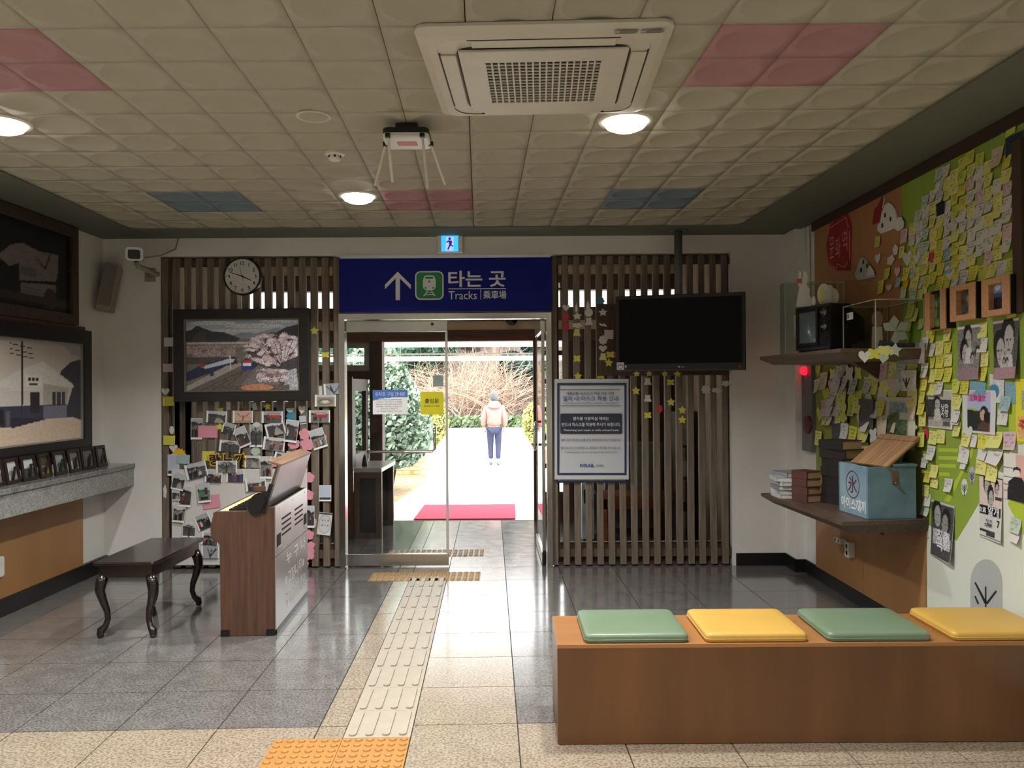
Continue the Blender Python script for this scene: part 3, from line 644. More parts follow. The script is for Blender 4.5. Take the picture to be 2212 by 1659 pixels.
def zn(x, y): return (((x / 2.337 + 1180) - 1277.7) / 158.5 * w, -((y / 2.337 + 520) - 927) / 218 * h)
kw = dict(z=.013)
for y in (751, 832):
    (u0, v0), (u1, v1) = zn(73, y + 1.2), zn(370, y - 1.2); MB().box(u0, u1, v0, v1, .0117, .012).build('rule', m_pgrey, o)
letz(o, '대중교통 내 마스크 착용 의무 관련', 103, 762, 340, 778, m_pgrey, zn, bold=.01, **kw); letz(o, '열차 내 마스크 착용 안내', 84, 783, 360, 808, m_bl, zn, bold=.012, **kw); letz(o, 'Requirements for Face Masks on Public Transportation', 86, 814, 362, 825, m_gry, zn, **kw)
(u0, v1), (u1, v0) = zn(72, 872), zn(380, 974); MB().prism(rrect(u0, v0, u1, v1, .012), .0117, .0123).build('dark_box', mat('box_navy', (42, 48, 66), .6), o)
kw = dict(z=.014)
letz(o, '열차를 이용하실 때에는', 135, 888, 315, 906, m_let, zn, bold=.012, **kw); letz(o, '반드시 마스크를 착용해 주시기 바랍니다.', 79, 918, 372, 937, m_let, zn, bold=.012, **kw); letz(o, 'Please keep your masks on while onboard trains.', 90, 950, 366, 964, m_let, zn, bold=.01, **kw)
kw = dict(z=.013)
letz(o, '열차 승차 전 마스크를 미리 준비하여 주시기 바랍니다.', 76, 999, 376, 1013, m_pgrey, zn, **kw); letz(o, '열차 내 마스크 미착용 시 과태료가 부과될 수 있습니다.', 74, 1039, 376, 1053, m_gry, zn, **kw); letz(o, 'Train passengers who do not wear masks will face fines.', 95, 1062, 358, 1073, m_gry, zn, **kw)
letz(o, 'K RAIL', 170, 1127, 243, 1143, m_bl, zn, bold=.03, **kw); letz(o, '한국철도', 250, 1130, 290, 1142, m_pgrey, zn, **kw)
u, v = zn(192, 1134); MB().prism([(u + .012 * math.cos(i * PI / 6), v + .011 * math.sin(i * PI / 6)) for i in range(12)], .0117, .0122).build('emblem', m_bl, o)
MB().prism([(u - .006, v - .004), (u + .006, v - .004), (u, v + .005)], .0123, .0126).build('emblem_peak', m_let, o)
# ---------------------------------------------------------------- hanging television
p0, p1 = at_y(1330, 720, 6.75), at_y(1611, 716, 6.46); ctr = (p0 + p1) / 2; ang = math.atan2(p1.y - p0.y, p1.x - p0.x); wt = (p1 - p0).length; ht = .630
tv = thing('television', 'large black flat television hanging from a grey ceiling pole', 'television', wallM('back', ctr) @ RY(ang))
MB().box(-wt / 2, wt / 2, -ht / 2, ht / 2, -.05, 0).build('body', m_blackp, tv, bevel=.006)
MB().box(-wt / 2 + .028, wt / 2 - .028, -ht / 2 + .062, ht / 2 - .03, 0, .0015).build('screen', mat('screen_glass', (4, 4, 5), .3, spec=.15), tv)
MB().box(-wt / 2 + .01, wt / 2 - .01, -ht / 2 + .004, -ht / 2 + .01, 0, .002).build('lower_trim', mat('tv_trim', (58, 56, 60), .3), tv)
m_lg = mat('logo_grey', (170, 170, 172), .4); letter(tv, 'LG', .025, -ht / 2 + .034, m_lg, h=.014, z=.001)
MB().lathe([(.0085, 0), (.0085, .001)], 14, M=T(-.004, -ht / 2 + .034, 0)).build('logo_disc', m_lg, tv)
MB().box(wt / 2 - .055, wt / 2 - .047, -ht / 2 + .028, -ht / 2 + .032, 0, .002).build('standby_lamp', mat('standby_red', (200, 40, 20), .4, emit=(255, 40, 20), es=1.5), tv)
cv = Canvas(14, 14, (190, 192, 190)); cv.ell(.5, .55, .38, .3, (96, 100, 98)); cv.ell(.5, .6, .3, .2, (196, 198, 190)); link('energy_sticker', print_mesh('energy_sticker', cv, .062, .062, m_pv), tv, T(-wt / 2 + .038, -ht / 2 + .045, .001))
MB().box(-wt / 2 + .075, -wt / 2 + .09, -ht / 2 + .034, -ht / 2 + .05, 0, .001).build('sticker', m_lg, tv)
pp = at_y(1466, 560, 6.72)
m_pole = mat('pole_grey', (98, 100, 98), .45, amt=.05)
t = thing('television_pole', 'grey steel pole hanging the television from the ceiling', 'pole', (pp.x, 6.735, ZC - .01))
MB().lathe([(.075, -.012), (.075, 0)], 20).build('ceiling_flange', m_pole, t); MB().lathe([(.034, -.9), (.034, -.012)], 16).build('tube', m_pole, t, smooth=True)
MB().box(-.05, .05, -.05, -.034, -.98, -.62).build('mount_plate', m_pole, t)
MB().tube([(.03, -.05, -1.14), (.06, -.02, -1.2), (.16, -.03, -1.21), (.26, -.02, -1.2), (.3, -.03, -1.14)], .006, 6).build('cable', m_blackp, t)
# ---------------------------------------------------------------- wall clock
c = at_y(523, 597, YB - .04); ck = thing('wall_clock', 'round black rimmed wall clock showing about ten to four', 'clock', wallM('back', c)); r = 41 / F * 6.96
MB().lathe([(r, -.04), (r, .0), (r * .97, .006), (r * .92, .006), (r * .915, -.002), (r * .915, -.03)], 40).build('rim', m_blackp, ck, smooth=False)
MB().lathe([(r * .915, -.02), (r * .915, -.006)], 40).build('dial', mat('dial_white', (212, 212, 206), .5, amt=.02), ck)
for i in range(1, 13):
    w = PI / 2 - i * PI / 6; letter(ck, str(i), r * .7 * math.cos(w), r * .7 * math.sin(w), m_ink, h=r * .19, z=-.004, bold=.01)
    MB().box(r * .83, r * .88, -.0015, .0015, -.0055, -.005, M=RZ(w)).build('hour_mark', m_ink, ck)
def hand(nm, deg, L, tail, wd, z, m=None): MB().prism([(-tail, -wd * .6), (L, -wd * .3), (L, wd * .3), (-tail, wd * .6)], z, z + .0012).build(nm, m or m_ink, ck, RZ(math.radians(90 - deg)))
hand('hour_hand', 114, r * .52, r * .1, .009, -.003); hand('minute_hand', 289, r * .72, r * .12, .007, -.0015); hand('second_hand', 345, r * .55, r * .25, .0025, 0)
MB().lathe([(.006, -.004), (.006, .003)], 12).build('centre_cap', m_ink, ck)
letter(ck, 'QUARTZ', 0, -r * .42, m_gry, h=r * .035, z=-.005)
# ---------------------------------------------------------------- pictures
def picture(name, label, M, w, h, fw, cv, mf, depth=.035, lip=None, glassy=True, cat='picture'):
    M = M.copy()
    o = thing(name, label, cat, M)
    MB().frame(-w / 2, w / 2, -h / 2, h / 2, fw, -depth * .2, depth).build('frame', mf, o, bevel=.004)
    if lip: MB().frame(-w / 2 + fw, w / 2 - fw, -h / 2 + fw, h / 2 - fw, .012, 0, depth * .6).build('inner_lip', lip, o)
    link('print', print_mesh('print', cv, w - 2 * fw + .004, h - 2 * fw + .004, m_gloss, .002), o); return o
np.random.seed(3)
cv = Canvas(156, 104, (150, 160, 172))
cv.grad(0, 0, 1, .3, (118, 136, 158), (198, 200, 202))
for x, y, rx, ry in ((.25, .06, .2, .03), (.6, .1, .25, .035), (.85, .04, .2, .03), (.45, .16, .2, .02)): cv.ell(x, y, rx, ry, (192, 196, 200), .03, .7)
cv.poly([(.38, .24), (.5, .19), (.62, .2), (.8, .13), (.9, .18), (1, .16), (1, .32), (.4, .32)], (120, 130, 146), .04)
cv.rect(0, .28, 1, 1, (104, 96, 92), .2)
cv.poly([(0, .17), (.06, .15), (.11, .09), (.17, .13), (.24, .17), (.34, .185), (.42, .23), (.48, .27), (.44, .32), (0, .33)], (46, 48, 54), .15); cv.poly([(.05, .33), (.1, .2), (.17, .15), (.2, .33)], (66, 60, 58), .15)
cv.poly([(.79, .19), (.88, .12), (1, .08), (1, .28), (.8, .28)], (40, 44, 48), .15)
cv.rect(0, .32, .52, .345, (170, 170, 172), .15); cv.rect(.1, .36, .6, .38, (134, 120, 116), .2)
for i in range(60): cv.ell(random.Random(i).uniform(0, .42), .38 + random.Random(i + 99).uniform(0, .14), .035, .03, (150, 132, 132), .25, .55)
cv.rect(0, .52, .45, .62, (70, 64, 62), .3)
cv.poly([(0, .74), (.13, .64), (.3, .56), (.42, .52), (.46, .6), (0, .86)], (28, 36, 66), .12); cv.poly([(.14, .645), (.38, .545), (.43, .55), (.42, .59), (.18, .68)], (176, 182, 196), .06); cv.poly([(.12, .63), (.17, .61), (.18, .645), (.135, .665)], (150, 50, 56)); cv.poly([(.2, .60), (.38, .52), (.39, .54), (.2, .625)], (36, 52, 96))
cv.poly([(0, .93), (.36, .64), (.5, .6), (.56, .63), (.1, 1), (0, 1)], (146, 138, 132), .12); cv.poly([(0, 1), (.5, .63), (.6, .66), (.45, 1)], (92, 82, 76), .16)
for x in (.1, .2, .3): cv.line(x, 1, .52 + x * .06, .69, .0035, (44, 40, 38))
cv.poly([(.49, .7), (.49, .58), (.52, .54), (.57, .56), (.58, .7)], (40, 56, 120)); cv.rect(.5, .57, .57, .61, (168, 54, 48)); cv.rect(.5, .61, .57, .64, (220, 220, 222)); cv.poly([(.58, .6), (.66, .56), (.66, .6), (.58, .7)], (34, 40, 70))
cv.ell(.8, .44, .26, .25, (60, 48, 52), .3, .8); rg = random.Random(5)
for i in range(230):
    a_ = rg.uniform(0, 2 * PI); q = math.sqrt(rg.random()); cv.ell(.78 + .26 * q * math.cos(a_), .42 + .22 * q * math.sin(a_), .026, .022, rg.choice([(214, 196, 200), (190, 166, 172), (168, 142, 150), (226, 214, 216)]), .12, .75)
for i in range(8): cv.line(.84, .66, .6 + .055 * i, .3 + .03 * (i % 3), .003, (64, 50, 52))
cv.poly([(.84, .6), (1, .5), (1, 1), (.8, 1)], (62, 60, 66), .3); cv.poly([(.88, .72), (.96, .68), (.98, 1), (.84, 1)], (150, 150, 156), .3)
for i in range(70): cv.ell(.75 + rg.uniform(-.12, .12), .77 + rg.uniform(-.07, .08), .022, .02, rg.choice([(206, 186, 190), (170, 146, 150), (120, 100, 100)]), .15, .7)
cv.rect(.3, .9, .9, 1, (84, 74, 66), .25); cv.ell(.62, .94, .14, .045, (172, 116, 88), .15)
cv.rect(.215, .66, .25, .78, (34, 46, 82)); cv.line(.39, .5, .395, .69, .004, (200, 200, 200))
cv.a *= 1.22
c, w, h = pxbox(379, 667, 670, 868, YB - .05)
m_frame = wood('black_brown_frame', (30, 24, 20), (16, 13, 11), 'x', .4)
picture('train_picture', 'large dark framed picture of trains under cherry blossom on the slats', wallM('back', c) @ RZ(.004), w, h, .085, cv, m_frame, .045, mat('thin_lip', (120, 112, 100), .4))
# old station photograph on the left wall
def lpx(x0, y0, x1, y1, X): a, c = at_x(x0, y1, X), at_x(x1, y0, X); return (a + c) / 2, c.y - a.y, c.z - a.z
cv = Canvas(120, 96, (196, 182, 168)); cv.grad(0, 0, 1, .55, (176, 168, 158), (206, 194, 182)); cv.poly([(.75, 0), (1, 0), (1, .14), (.9, .12)], (150, 152, 156), .03)
cv.poly([(.78, .3), (.88, .2), (1, .16), (1, .8), (.74, .8)], (50, 52, 62), .1)
cv.poly([(.2, .45), (.4, .3), (.62, .21), (.9, .42), (.92, .46), (.18, .48)], (206, 200, 194), .04)
cv.poly([(.22, .46), (.9, .46), (.84, .66), (.22, .66)], (196, 188, 180), .03); cv.poly([(.62, .42), (.86, .46), (.84, .66), (.62, .66)], (170, 162, 152), .03)
cv.rect(.22, .62, .84, .77, (58, 60, 78), .1); cv.rect(.62, .64, .84, .76, (110, 112, 128), .06)
for x in (.7, .745, .79): cv.rect(x, .5, x + .035, .64, (58, 58, 62), .1)
for y in (.53, .57, .61): cv.rect(.69, y, .83, y + .006, (186, 180, 172))
cv.rect(.5, .5, .58, .7, (48, 44, 46)); cv.rect(.34, .46, .6, .485, (206, 198, 188)); cv.rect(.46, .34, .6, .45, (218, 212, 206)); [cv.rect(.48 + .035 * i, .36, .505 + .035 * i, .395, (40, 40, 42)) for i in range(3)]; cv.rect(.49, .42, .57, .435, (60, 60, 60))
cv.poly([(0, .5), (.05, .42), (.12, .41), (.24, .46), (.22, .5)], (190, 184, 178), .04); cv.rect(0, .48, .22, .7, (150, 146, 144), .06); cv.rect(0, .62, .22, .76, (60, 62, 84), .08); cv.rect(.08, .53, .12, .64, (46, 48, 60)); cv.rect(.14, .55, .2, .6, (206, 204, 206))
cv.line(.435, .04, .43, .68, .007, (46, 36, 32))
for y in (.06, .11, .15): cv.line(.34, y, .53, y + .035, .004, (50, 40, 36))
cv.poly([(0, .74), (.2, .75), (.9, .76), (1, .8), (1, 1), (0, 1)], (200, 180, 158), .05); cv.poly([(.12, .76), (.36, .73), (.66, .76), (.36, .82), (.2, .8)], (44, 42, 56), .1); cv.rect(.24, .66, .28, .78, (30, 28, 34)); cv.rect(.3, .67, .33, .8, (90, 88, 96))
cv.a *= 1.08
c = Vector((XL + .06, (5.05 + 6.61) / 2, (1.05 + 2.045) / 2))
picture('station_photograph', 'old sepia photograph of a small station in a wide black frame', wallM('left', c), 1.62, .995, .115, cv, m_blackp, .03, mat('silver_lip', (176, 172, 164), .35, metal=.6))
# dark showcase picture above it
cv = Canvas(110, 80, (8, 12, 14)); cv.poly([(.56, .32), (.64, .26), (.75, .3), (.95, .28), (.99, .45), (.9, .5), (.88, .62), (.62, .7), (.62, .5), (.55, .56), (.48, .48)], (120, 108, 108), .08); cv.rect(.63, .52, .74, .62, (92, 92, 96), .1); cv.poly([(.63, .72), (.88, .66), (.88, .84), (.63, .84)], (112, 108, 110), .06)
for i in range(5): cv.rect(.64, .75 + .018 * i, .76, .755 + .018 * i, (80, 78, 80))
cv.ell(.84, .85, .05, .13, (52, 46, 46), .1); cv.line(.74, .4, .8, .5, .006, (40, 34, 34)); cv.line(.8, .5, .84, .3, .006, (40, 34, 34)); cv.rect(0, .84, 1, .93, (58, 42, 38), .1); cv.rect(.9, 0, .98, .84, (6, 9, 9))
cv.ell(.4, .48, .08, .05, (50, 52, 58)); cv.ell(.42, .5, .06, .05, (110, 106, 106)); cv.rect(.0, .5, .5, .84, (10, 10, 10))
c = Vector((XL + .03, (4.6 + 6.5) / 2, (2.08 + ZC - .015) / 2)); hh = ZC - .015 - 2.08
picture('showcase_picture', 'dim brown framed picture of hanging clothes high on the wall', wallM('left', c), 1.9, hh, .085, cv, wood('showcase_frame', (74, 58, 46), (52, 41, 32), 'y', .5), .03)
MB().box(-.02, .02, 4.6, 6.62, 0, .03).build('picture_rail', m_brown, None, T(XL + .025, 0, 2.047)); tag(bpy.data.objects['picture_rail'], 'thin brown ledge between the two left wall pictures', 'rail')
# ---------------------------------------------------------------- left wall: panel, granite ledge, little frames
m_lam = mat('orange_brown_laminate', (172, 126, 78), .45, c2=(156, 112, 66), scale=3, stretch=(1, 1, .2))
for y0, y1 in ((1.0, 3.0), (3.005, 5.0), (5.005, 6.62)):
    MB().box(XL, XL + .02, y0, y1, .125, .729).build('wall_panel', m_lam, wall_left)
m_gran = mat('grey_granite', (146, 148, 142), .45, kind='speckle', amt=.15, scale=12)
m_grand = mat('polished_granite', (120, 121, 118), .15, kind='speckle', amt=.2, scale=12, spec=.7)
t = thing('granite_ledge', 'grey granite ledge along the left wall under the station photograph', 'ledge', (XL, 2.5, .73))
MB().box(0, .262, 0, YB - 2.502, 0, .155).build('body', m_gran, t, bevel=.003)
MB().box(0, .275, 0, YB - 2.502, .155, .192).build('top_slab', m_grand, t, bevel=.004)
LZ = .73 + .192
m_redw = wood('dark_red_wood', (44, 27, 25), (28, 17, 16), 'z', .35)
labs = ['tiny dark frame with pale picture cut by the left picture edge on the ledge', 'small dark frame with a white house photo on the ledge', 'small dark frame holding a bright sky photo on the ledge', 'small dark frame holding an autumn garden photo on the ledge', 'small dark frame holding a blue grey photo on the ledge', 'small dark frame holding a photo of steps on the ledge', 'small dark frame with dull grey picture, next to last on the ledge', 'narrow dark frame with dull grey picture at the ledge far end']
pal = [((210, 214, 214), (110, 120, 110)), ((200, 204, 204), (150, 150, 146)), ((196, 206, 214), (74, 80, 70)), ((70, 70, 52), (150, 120, 60)), ((150, 160, 168), (84, 88, 84)), ((120, 116, 110), (180, 178, 170)), ((96, 98, 98), (86, 88, 88)), ((104, 106, 106), (90, 92, 92))]
ys = [5.33, 5.51, 5.70, 5.895, 6.09, 6.29, 6.495, 6.70]
for i, y in enumerate(ys):
    cv = Canvas(16, 20, pal[i][0]); cv.rect(0, .5, 1, 1, pal[i][1], .25); rg = random.Random(i + 40)
    if i < 6:
        for k in range(5): cv.rect(rg.random() * .8, .3 + rg.random() * .6, rg.random() * .8 + .2, .4 + rg.random() * .6, rg.choice([pal[i][0], pal[i][1], (60, 62, 60)]), .2)
    M = wallM('left', Vector((-3.415, y, LZ))) @ RY(RG.uniform(-.12, .12)) @ RX(-.16)
    o = thing('small_photo_frame', labs[i], 'photo frame', M, 'small photo frames on the granite ledge')
    w = .178 if i < 7 else .15
    MB().frame(-w / 2, w / 2, 0, .178, .026, 0, .014).build('frame', m_redw, o, bevel=.002)
    MB().box(-w / 2 + .01, w / 2 - .01, .01, .168, -.004, 0).build('backing', m_blackp, o)
    link('print', print_mesh('print', cv, w - .05, .13, m_gloss, .003), o, T(0, .089, 0))
    MB().prism([(-.02, 0), (.02, 0), (.012, .12), (-.012, .12)], -.004, 0, M=T(0, 0, -.004) @ RX(.0)).build('stand', m_blackp, o, RX(.32))
p = at_x(4, 1222, XL + .02)
t = thing('wall_outlet', 'white wall outlet on the orange panel at the left picture edge', 'outlet', wallM('left', (XL + .02, p.y - .05, p.z)))
MB().prism(rrect(-.05, -.07, .05, .07, .02), 0, .02).build('plate', m_white, t, bevel=.004); MB().lathe([(.022, .02), (.022, .026), (.017, .024)], 14).build('socket', m_white, t)
# ---------------------------------------------------------------- corner speaker and camera
m_cab = mat('speaker_grey', (150, 142, 128), .6, amt=.05); m_gril = mat('speaker_grille', (118, 110, 100), .7, amt=.1, scale=80)
c = at_y(234, 622, YB - .14)
sp = thing('wall_speaker', 'tilted grey column speaker in the left corner', 'speaker', T(*c) @ RZ(.35) @ RY(.16) @ RX(-.12))
MB().prism([(-.075, .07), (-.055, -.075), (.055, -.075), (.075, .07)], -.20, .20).build('cabinet', m_cab, sp, bevel=.006)
MB().box(-.045, .05, -.083, -.075, -.17, .185).build('grille', m_gril, sp, bevel=.004)
MB().box(.02, .04, -.085, -.083, -.16, -.15).build('badge', m_cab, sp)
MB().box(-.012, .012, .07, .13, -.08, .1).build('bracket', m_blackp, sp)
c = at_y(291, 549, 6.62)
cc = thing('security_camera', 'grey box security camera on a bracket above the corner speaker', 'camera', T(*c) @ RZ(.40) @ RX(.14))
pl = rrect(-.06, -.05, .06, .05, .025)
MB().prism(pl, -.108, .18, M=Matrix.Rotation(-PI / 2, 4, 'X')).build('housing', m_cab, cc, bevel=.006)
MB().prism(rrect(-.066, -.056, .066, .054, .028), -.125, -.105, M=Matrix.Rotation(-PI / 2, 4, 'X')).build('front_bezel', m_white, cc, bevel=.004)
MB().prism(rrect(-.046, -.034, .046, .04, .016), -.13, -.1255, M=Matrix.Rotation(-PI / 2, 4, 'X')).build('window', m_blackp, cc)
for s in (-1, 1): MB().lathe([(.006, 0), (.006, .012)], 8, M=T(.05 * s, -.11, -.045) @ RX(PI / 2)).build('screw', m_steel, cc)
t = thing('camera_bracket', 'pale bracket arm fixing the security camera to the wall', 'bracket', (c.x, c.y, c.z)); q = at_y(325, 594, YB)
MB().box(q.x - c.x - .045, q.x - c.x + .045, YB - c.y - .012, YB - c.y, q.z - c.z - .06, q.z - c.z + .06).build('wall_plate', m_cab, t, bevel=.002)
MB().tube([(0, .03, -.055), (.0, .05, -.09), (.1, .2, -.14), (q.x - c.x, YB - c.y - .01, q.z - c.z)], .02, 10).build('arm', m_cab, t, smooth=True)
MB().tube([(.06, .06, -.02), (.13, .2, .02), (.2, .33, .1), (.21, .36, ZC - c.z - .01)], .006, 6).build('cable', m_cab, t)
# ---------------------------------------------------------------- white board and photographs on the left screen
a, c = at_y(372, 1221, YB - .012), at_y(663, 1012, YB - .012)
t = thing('white_board', 'white board standing on the floor against the left slats', 'board', (a.x, YB - .016, max(.004, a.z)))
MB().box(0, c.x - a.x, 0, .012, 0, c.z - a.z).build('panel', mat('board_white', (214, 211, 206), .5, amt=.02), t)
MB().box(0, c.x - a.x, -.002, .0, 0, .006).build('edge_strip', m_frm, t)
np.random.seed(21)
def photo_cv(kind, seed, tall):
    rg = random.Random(seed); w, h = (18, 28) if tall else (28, 18); cv = Canvas(w, h, (242, 242, 240)); bx, by = (.05, .08) if not tall else (.04, .12)
    x0, x1, y0, y1 = bx, 1 - bx, .04, 1 - by
    if not tall: x0, x1, y0, y1 = .09, .93, .02, .98
    cv.rect(x0, y0, x1, y1, (120, 120, 120), .3); hz = y0 + (y1 - y0) * rg.uniform(.3, .5)
    cv.rect(x0, y0, x1, hz, rg.choice([(190, 194, 198), (170, 172, 174), (206, 206, 204)]), .05)
    cv.rect(x0, hz, x1, y1, rg.choice([(84, 82, 80), (120, 118, 114), (66, 66, 66)]), .2)
    cv.poly([(x0, hz + .02), (x0, hz - .12), (.4, hz - rg.uniform(0, .18)), (.7, hz - .04), (x1, hz - rg.uniform(0, .15)), (x1, hz + .02)], (40, 42, 42), .3)
    if kind == 'people':
        for k in range(rg.randint(3, 6)):
            x = rg.uniform(x0 + .08, x1 - .08); y = rg.uniform(.45, .65); c = rg.choice([(30, 30, 34), (46, 44, 48), (150, 54, 46), (60, 64, 90), (200, 196, 190), (36, 34, 36)])
            cv.rect(x - .06, y, x + .06, y + .26, c, .15); cv.ell(x, y - .06, .04, .06, (176, 150, 134)); cv.rect(x - .05, y + .24, x + .05, min(y1, y + .4), (40, 42, 50))
    elif kind == 'tree':
        cv.ell(.5, .42, .36, .3, (74, 76, 74), .4, .7); cv.line(.5, .95, .5, .4, .03, (48, 44, 42)); cv.line(.5, .6, .3, .3, .02, (52, 48, 46)); cv.line(.5, .6, .72, .28, .02, (52, 48, 46))
    elif kind == 'red': cv.rect(.3, .2, .82, .62, (164, 60, 50), .1); cv.rect(.34, .28, .8, .36, (210, 204, 200)); cv.rect(.2, .5, .4, .86, (52, 46, 60)); cv.rect(.5, .55, .62, .9, (70, 66, 74))
    elif kind == 'pink': cv.rect(x0, y0, x1, y1, (206, 170, 152), .1); cv.line(.5, .95, .5, .4, .03, (140, 84, 70)); cv.line(.5, .6, .25, .25, .03, (178, 96, 78)); cv.line(.5, .6, .8, .25, .03, (178, 96, 78)); cv.rect(x0, .8, x1, y1, (168, 140, 118), .1)
    elif kind == 'sky': cv.rect(x0, y0, x1, .76, (186, 196, 210), .02); cv.rect(x0, .76, x1, y1, (54, 56, 58), .3)
    elif kind == 'purple':
        for x, c in ((.35, (96, 58, 92)), (.5, (116, 70, 106)), (.65, (40, 44, 60)), (.8, (60, 76, 120))): cv.rect(x - .06, .4, x + .07, .9, c, .1); cv.ell(x, .3, .045, .08, (206, 190, 178))
    elif kind == 'green': cv.rect(.15, .35, .42, .7, (60, 130, 84), .2); cv.rect(.55, .3, .8, .6, (60, 58, 58), .2); cv.rect(.2, .7, .8, .86, (46, 40, 40), .2)
    elif kind == 'heart': cv.rect(x0, .25, x1, y1, (148, 142, 124), .1); cv.ell(.5, .6, .34, .26, (110, 108, 92), .1); cv.ell(.5, .62, .24, .16, (164, 158, 136), .06); cv.ell(.43, .56, .07, .07, (214, 212, 204)); cv.ell(.57, .56, .07, .07, (214, 212, 204)); cv.poly([(.37, .6), (.63, .6), (.5, .76)], (214, 212, 204))
    elif kind == 'branch': cv.rect(x0, y0, x1, y1, (160, 164, 172), .06); [cv.line(.5, .9, rg.uniform(.1, .9), rg.uniform(.05, .4), .025, (44, 42, 44)) for _ in range(4)]
    else: cv.poly([(.4, y1), (.52, hz), (.6, hz), (.9, y1)], (160, 156, 150), .08); cv.ell(rg.uniform(.2, .8), hz + .05, .2, .16, (60, 62, 60), .3, .8)
    return cv
photos = [  # zoom-frame centre x, y, size, tilt (deg), kind, label
 (375, 380, 100, 180, 0, 'people', 'upright photo of a person half behind the pink sheet'), (545, 278, 175, 100, -3, 'land', 'landscape photo of a tree lined road under the train picture'), (770, 278, 175, 105, 0, 'pink', 'photo of a pinkish bare tree below the train picture'),
 (650, 375, 108, 90, -16, 'people', 'small tilted group photo under the tree road photo'), (765, 450, 108, 170, 22, 'people', 'steeply tilted group photo left of the misty tree photo'), (883, 440, 108, 190, 0, 'tree', 'upright misty grey tree photo in the middle of the slats'),
 (1020, 280, 180, 100, 0, 'red', 'photo of a red bus with people below the train picture'), (1045, 380, 165, 112, 14, 'land', 'tilted photo of railway yard under the red bus photo'), (1185, 400, 110, 190, -7, 'people', 'tall group photo left of the pink paper flowers'),
 (1423, 275, 180, 105, 0, 'red', 'photo of red engine and people on the slats by the door'), (1280, 305, 55, 70, 6, 'sky', 'tiny pale photo under the white heart'), (1412, 465, 125, 170, 18, 'people', 'tilted photo of people in red beside pink flowers'),
 (660, 530, 185, 98, -6, 'tree', 'grey photo of a leafless tree above the yellow cut out letters'), (1035, 510, 185, 112, -7, 'people', 'glossy photo above the green round note'), (1473, 140, 180, 100, 0, 'heart', 'photo of a heart shaped garden beside the door frame'), (1545, 38, 170, 92, 4, 'branch', 'grey photo of tree branches overlapping the door frame'),
 (178, 690, 100, 180, 0, 'sky', 'upright pale sky photo at the left of the white board'), (372, 735, 185, 130, 14, 'people', 'tilted group photo above the white board corner'), (630, 703, 180, 100, 0, 'tree', 'dark tree photo over the yellow cut out letters'), (520, 785, 150, 100, -2, 'people', 'group photo under the tilted group photo'),
 (705, 785, 155, 100, 0, 'purple', 'photo of people in purple below the dark tree photo'), (850, 660, 130, 104, 0, 'land', 'photo of cars under the green round note'), (968, 710, 105, 188, 0, 'people', 'tall photo with white caption beside the organ lid'), (1125, 635, 180, 95, -14, 'people', 'tilted photo behind the top of the organ lid'),
 (880, 850, 175, 112, 6, 'people', 'photo of two people on the white board beside the organ'), (222, 830, 108, 145, -12, 'land', 'dark narrow photo at the upper left of the white board'), (200, 946, 72, 90, 0, 'land', 'small dark photo under the narrow one on the board edge'), (278, 955, 108, 180, -4, 'people', 'upright photo of two people in dark clothes on the board'),
 (437, 922, 112, 172, 6, 'green', 'photo of someone in green above the pink note'), (225, 1097, 105, 160, -5, 'people', 'group photo at the left edge of the white board'), (432, 1172, 130, 125, 24, 'people', 'dark tilted photo against the organ side'), (310, 1245, 112, 120, -2, 'tree', 'grey tree photo above the piano stool'),
 (490, 1322, 145, 100, -6, 'people', 'photo half behind the stool top corner'), (490, 1430, 150, 108, 1, 'branch', 'photo of bare branches low on the white board'), (1340, 1130, 82, 185, 0, 'people', 'upright photo among pink flowers beside the organ'), (1472, 930, 104, 135, 0, 'sky', 'light blue photo on the slats beside the door frame'), (1468, 1190, 116, 190, -6, 'land', 'white photo with a handwritten oval below the light blue one')]
def z4(x, y): return 330 + x / 3.951, 830 + y / 3.951
S4 = YB / F / 3.951
for i, (x, y, w, h, rot, kind, lab) in enumerate(photos):
    px, py = z4(x, y); Y = YB - .004 - .0022 * (i % 5)
    if y > 690 and x < 1300 and x > 150: Y = YB - .02 - .0022 * (i % 5)
    p = at_y(px, py, Y); tall = h > w
    cv = photo_cv(kind, i + 100, tall)
    if i == len(photos) - 1: cv = Canvas(18, 28, (206, 206, 202)); cv.ell(.5, .52, .45, .4, (150, 150, 148)); cv.ell(.5, .52, .41, .37, (196, 196, 192)); [cv.rect(.3 + .18 * k, .32 + .2 * j, .4 + .18 * k, .4 + .2 * j, (120, 120, 124)) for k in range(3) for j in range(2)]; cv.rect(0, .02, 1, .09, (60, 60, 64))
    sheet('photo_print', lab, 'photograph', wallM('back', p, math.radians(rot)), w * S4, h * S4, cv, 'photographs pinned on the left screen and board', m_gloss, .05, .06)
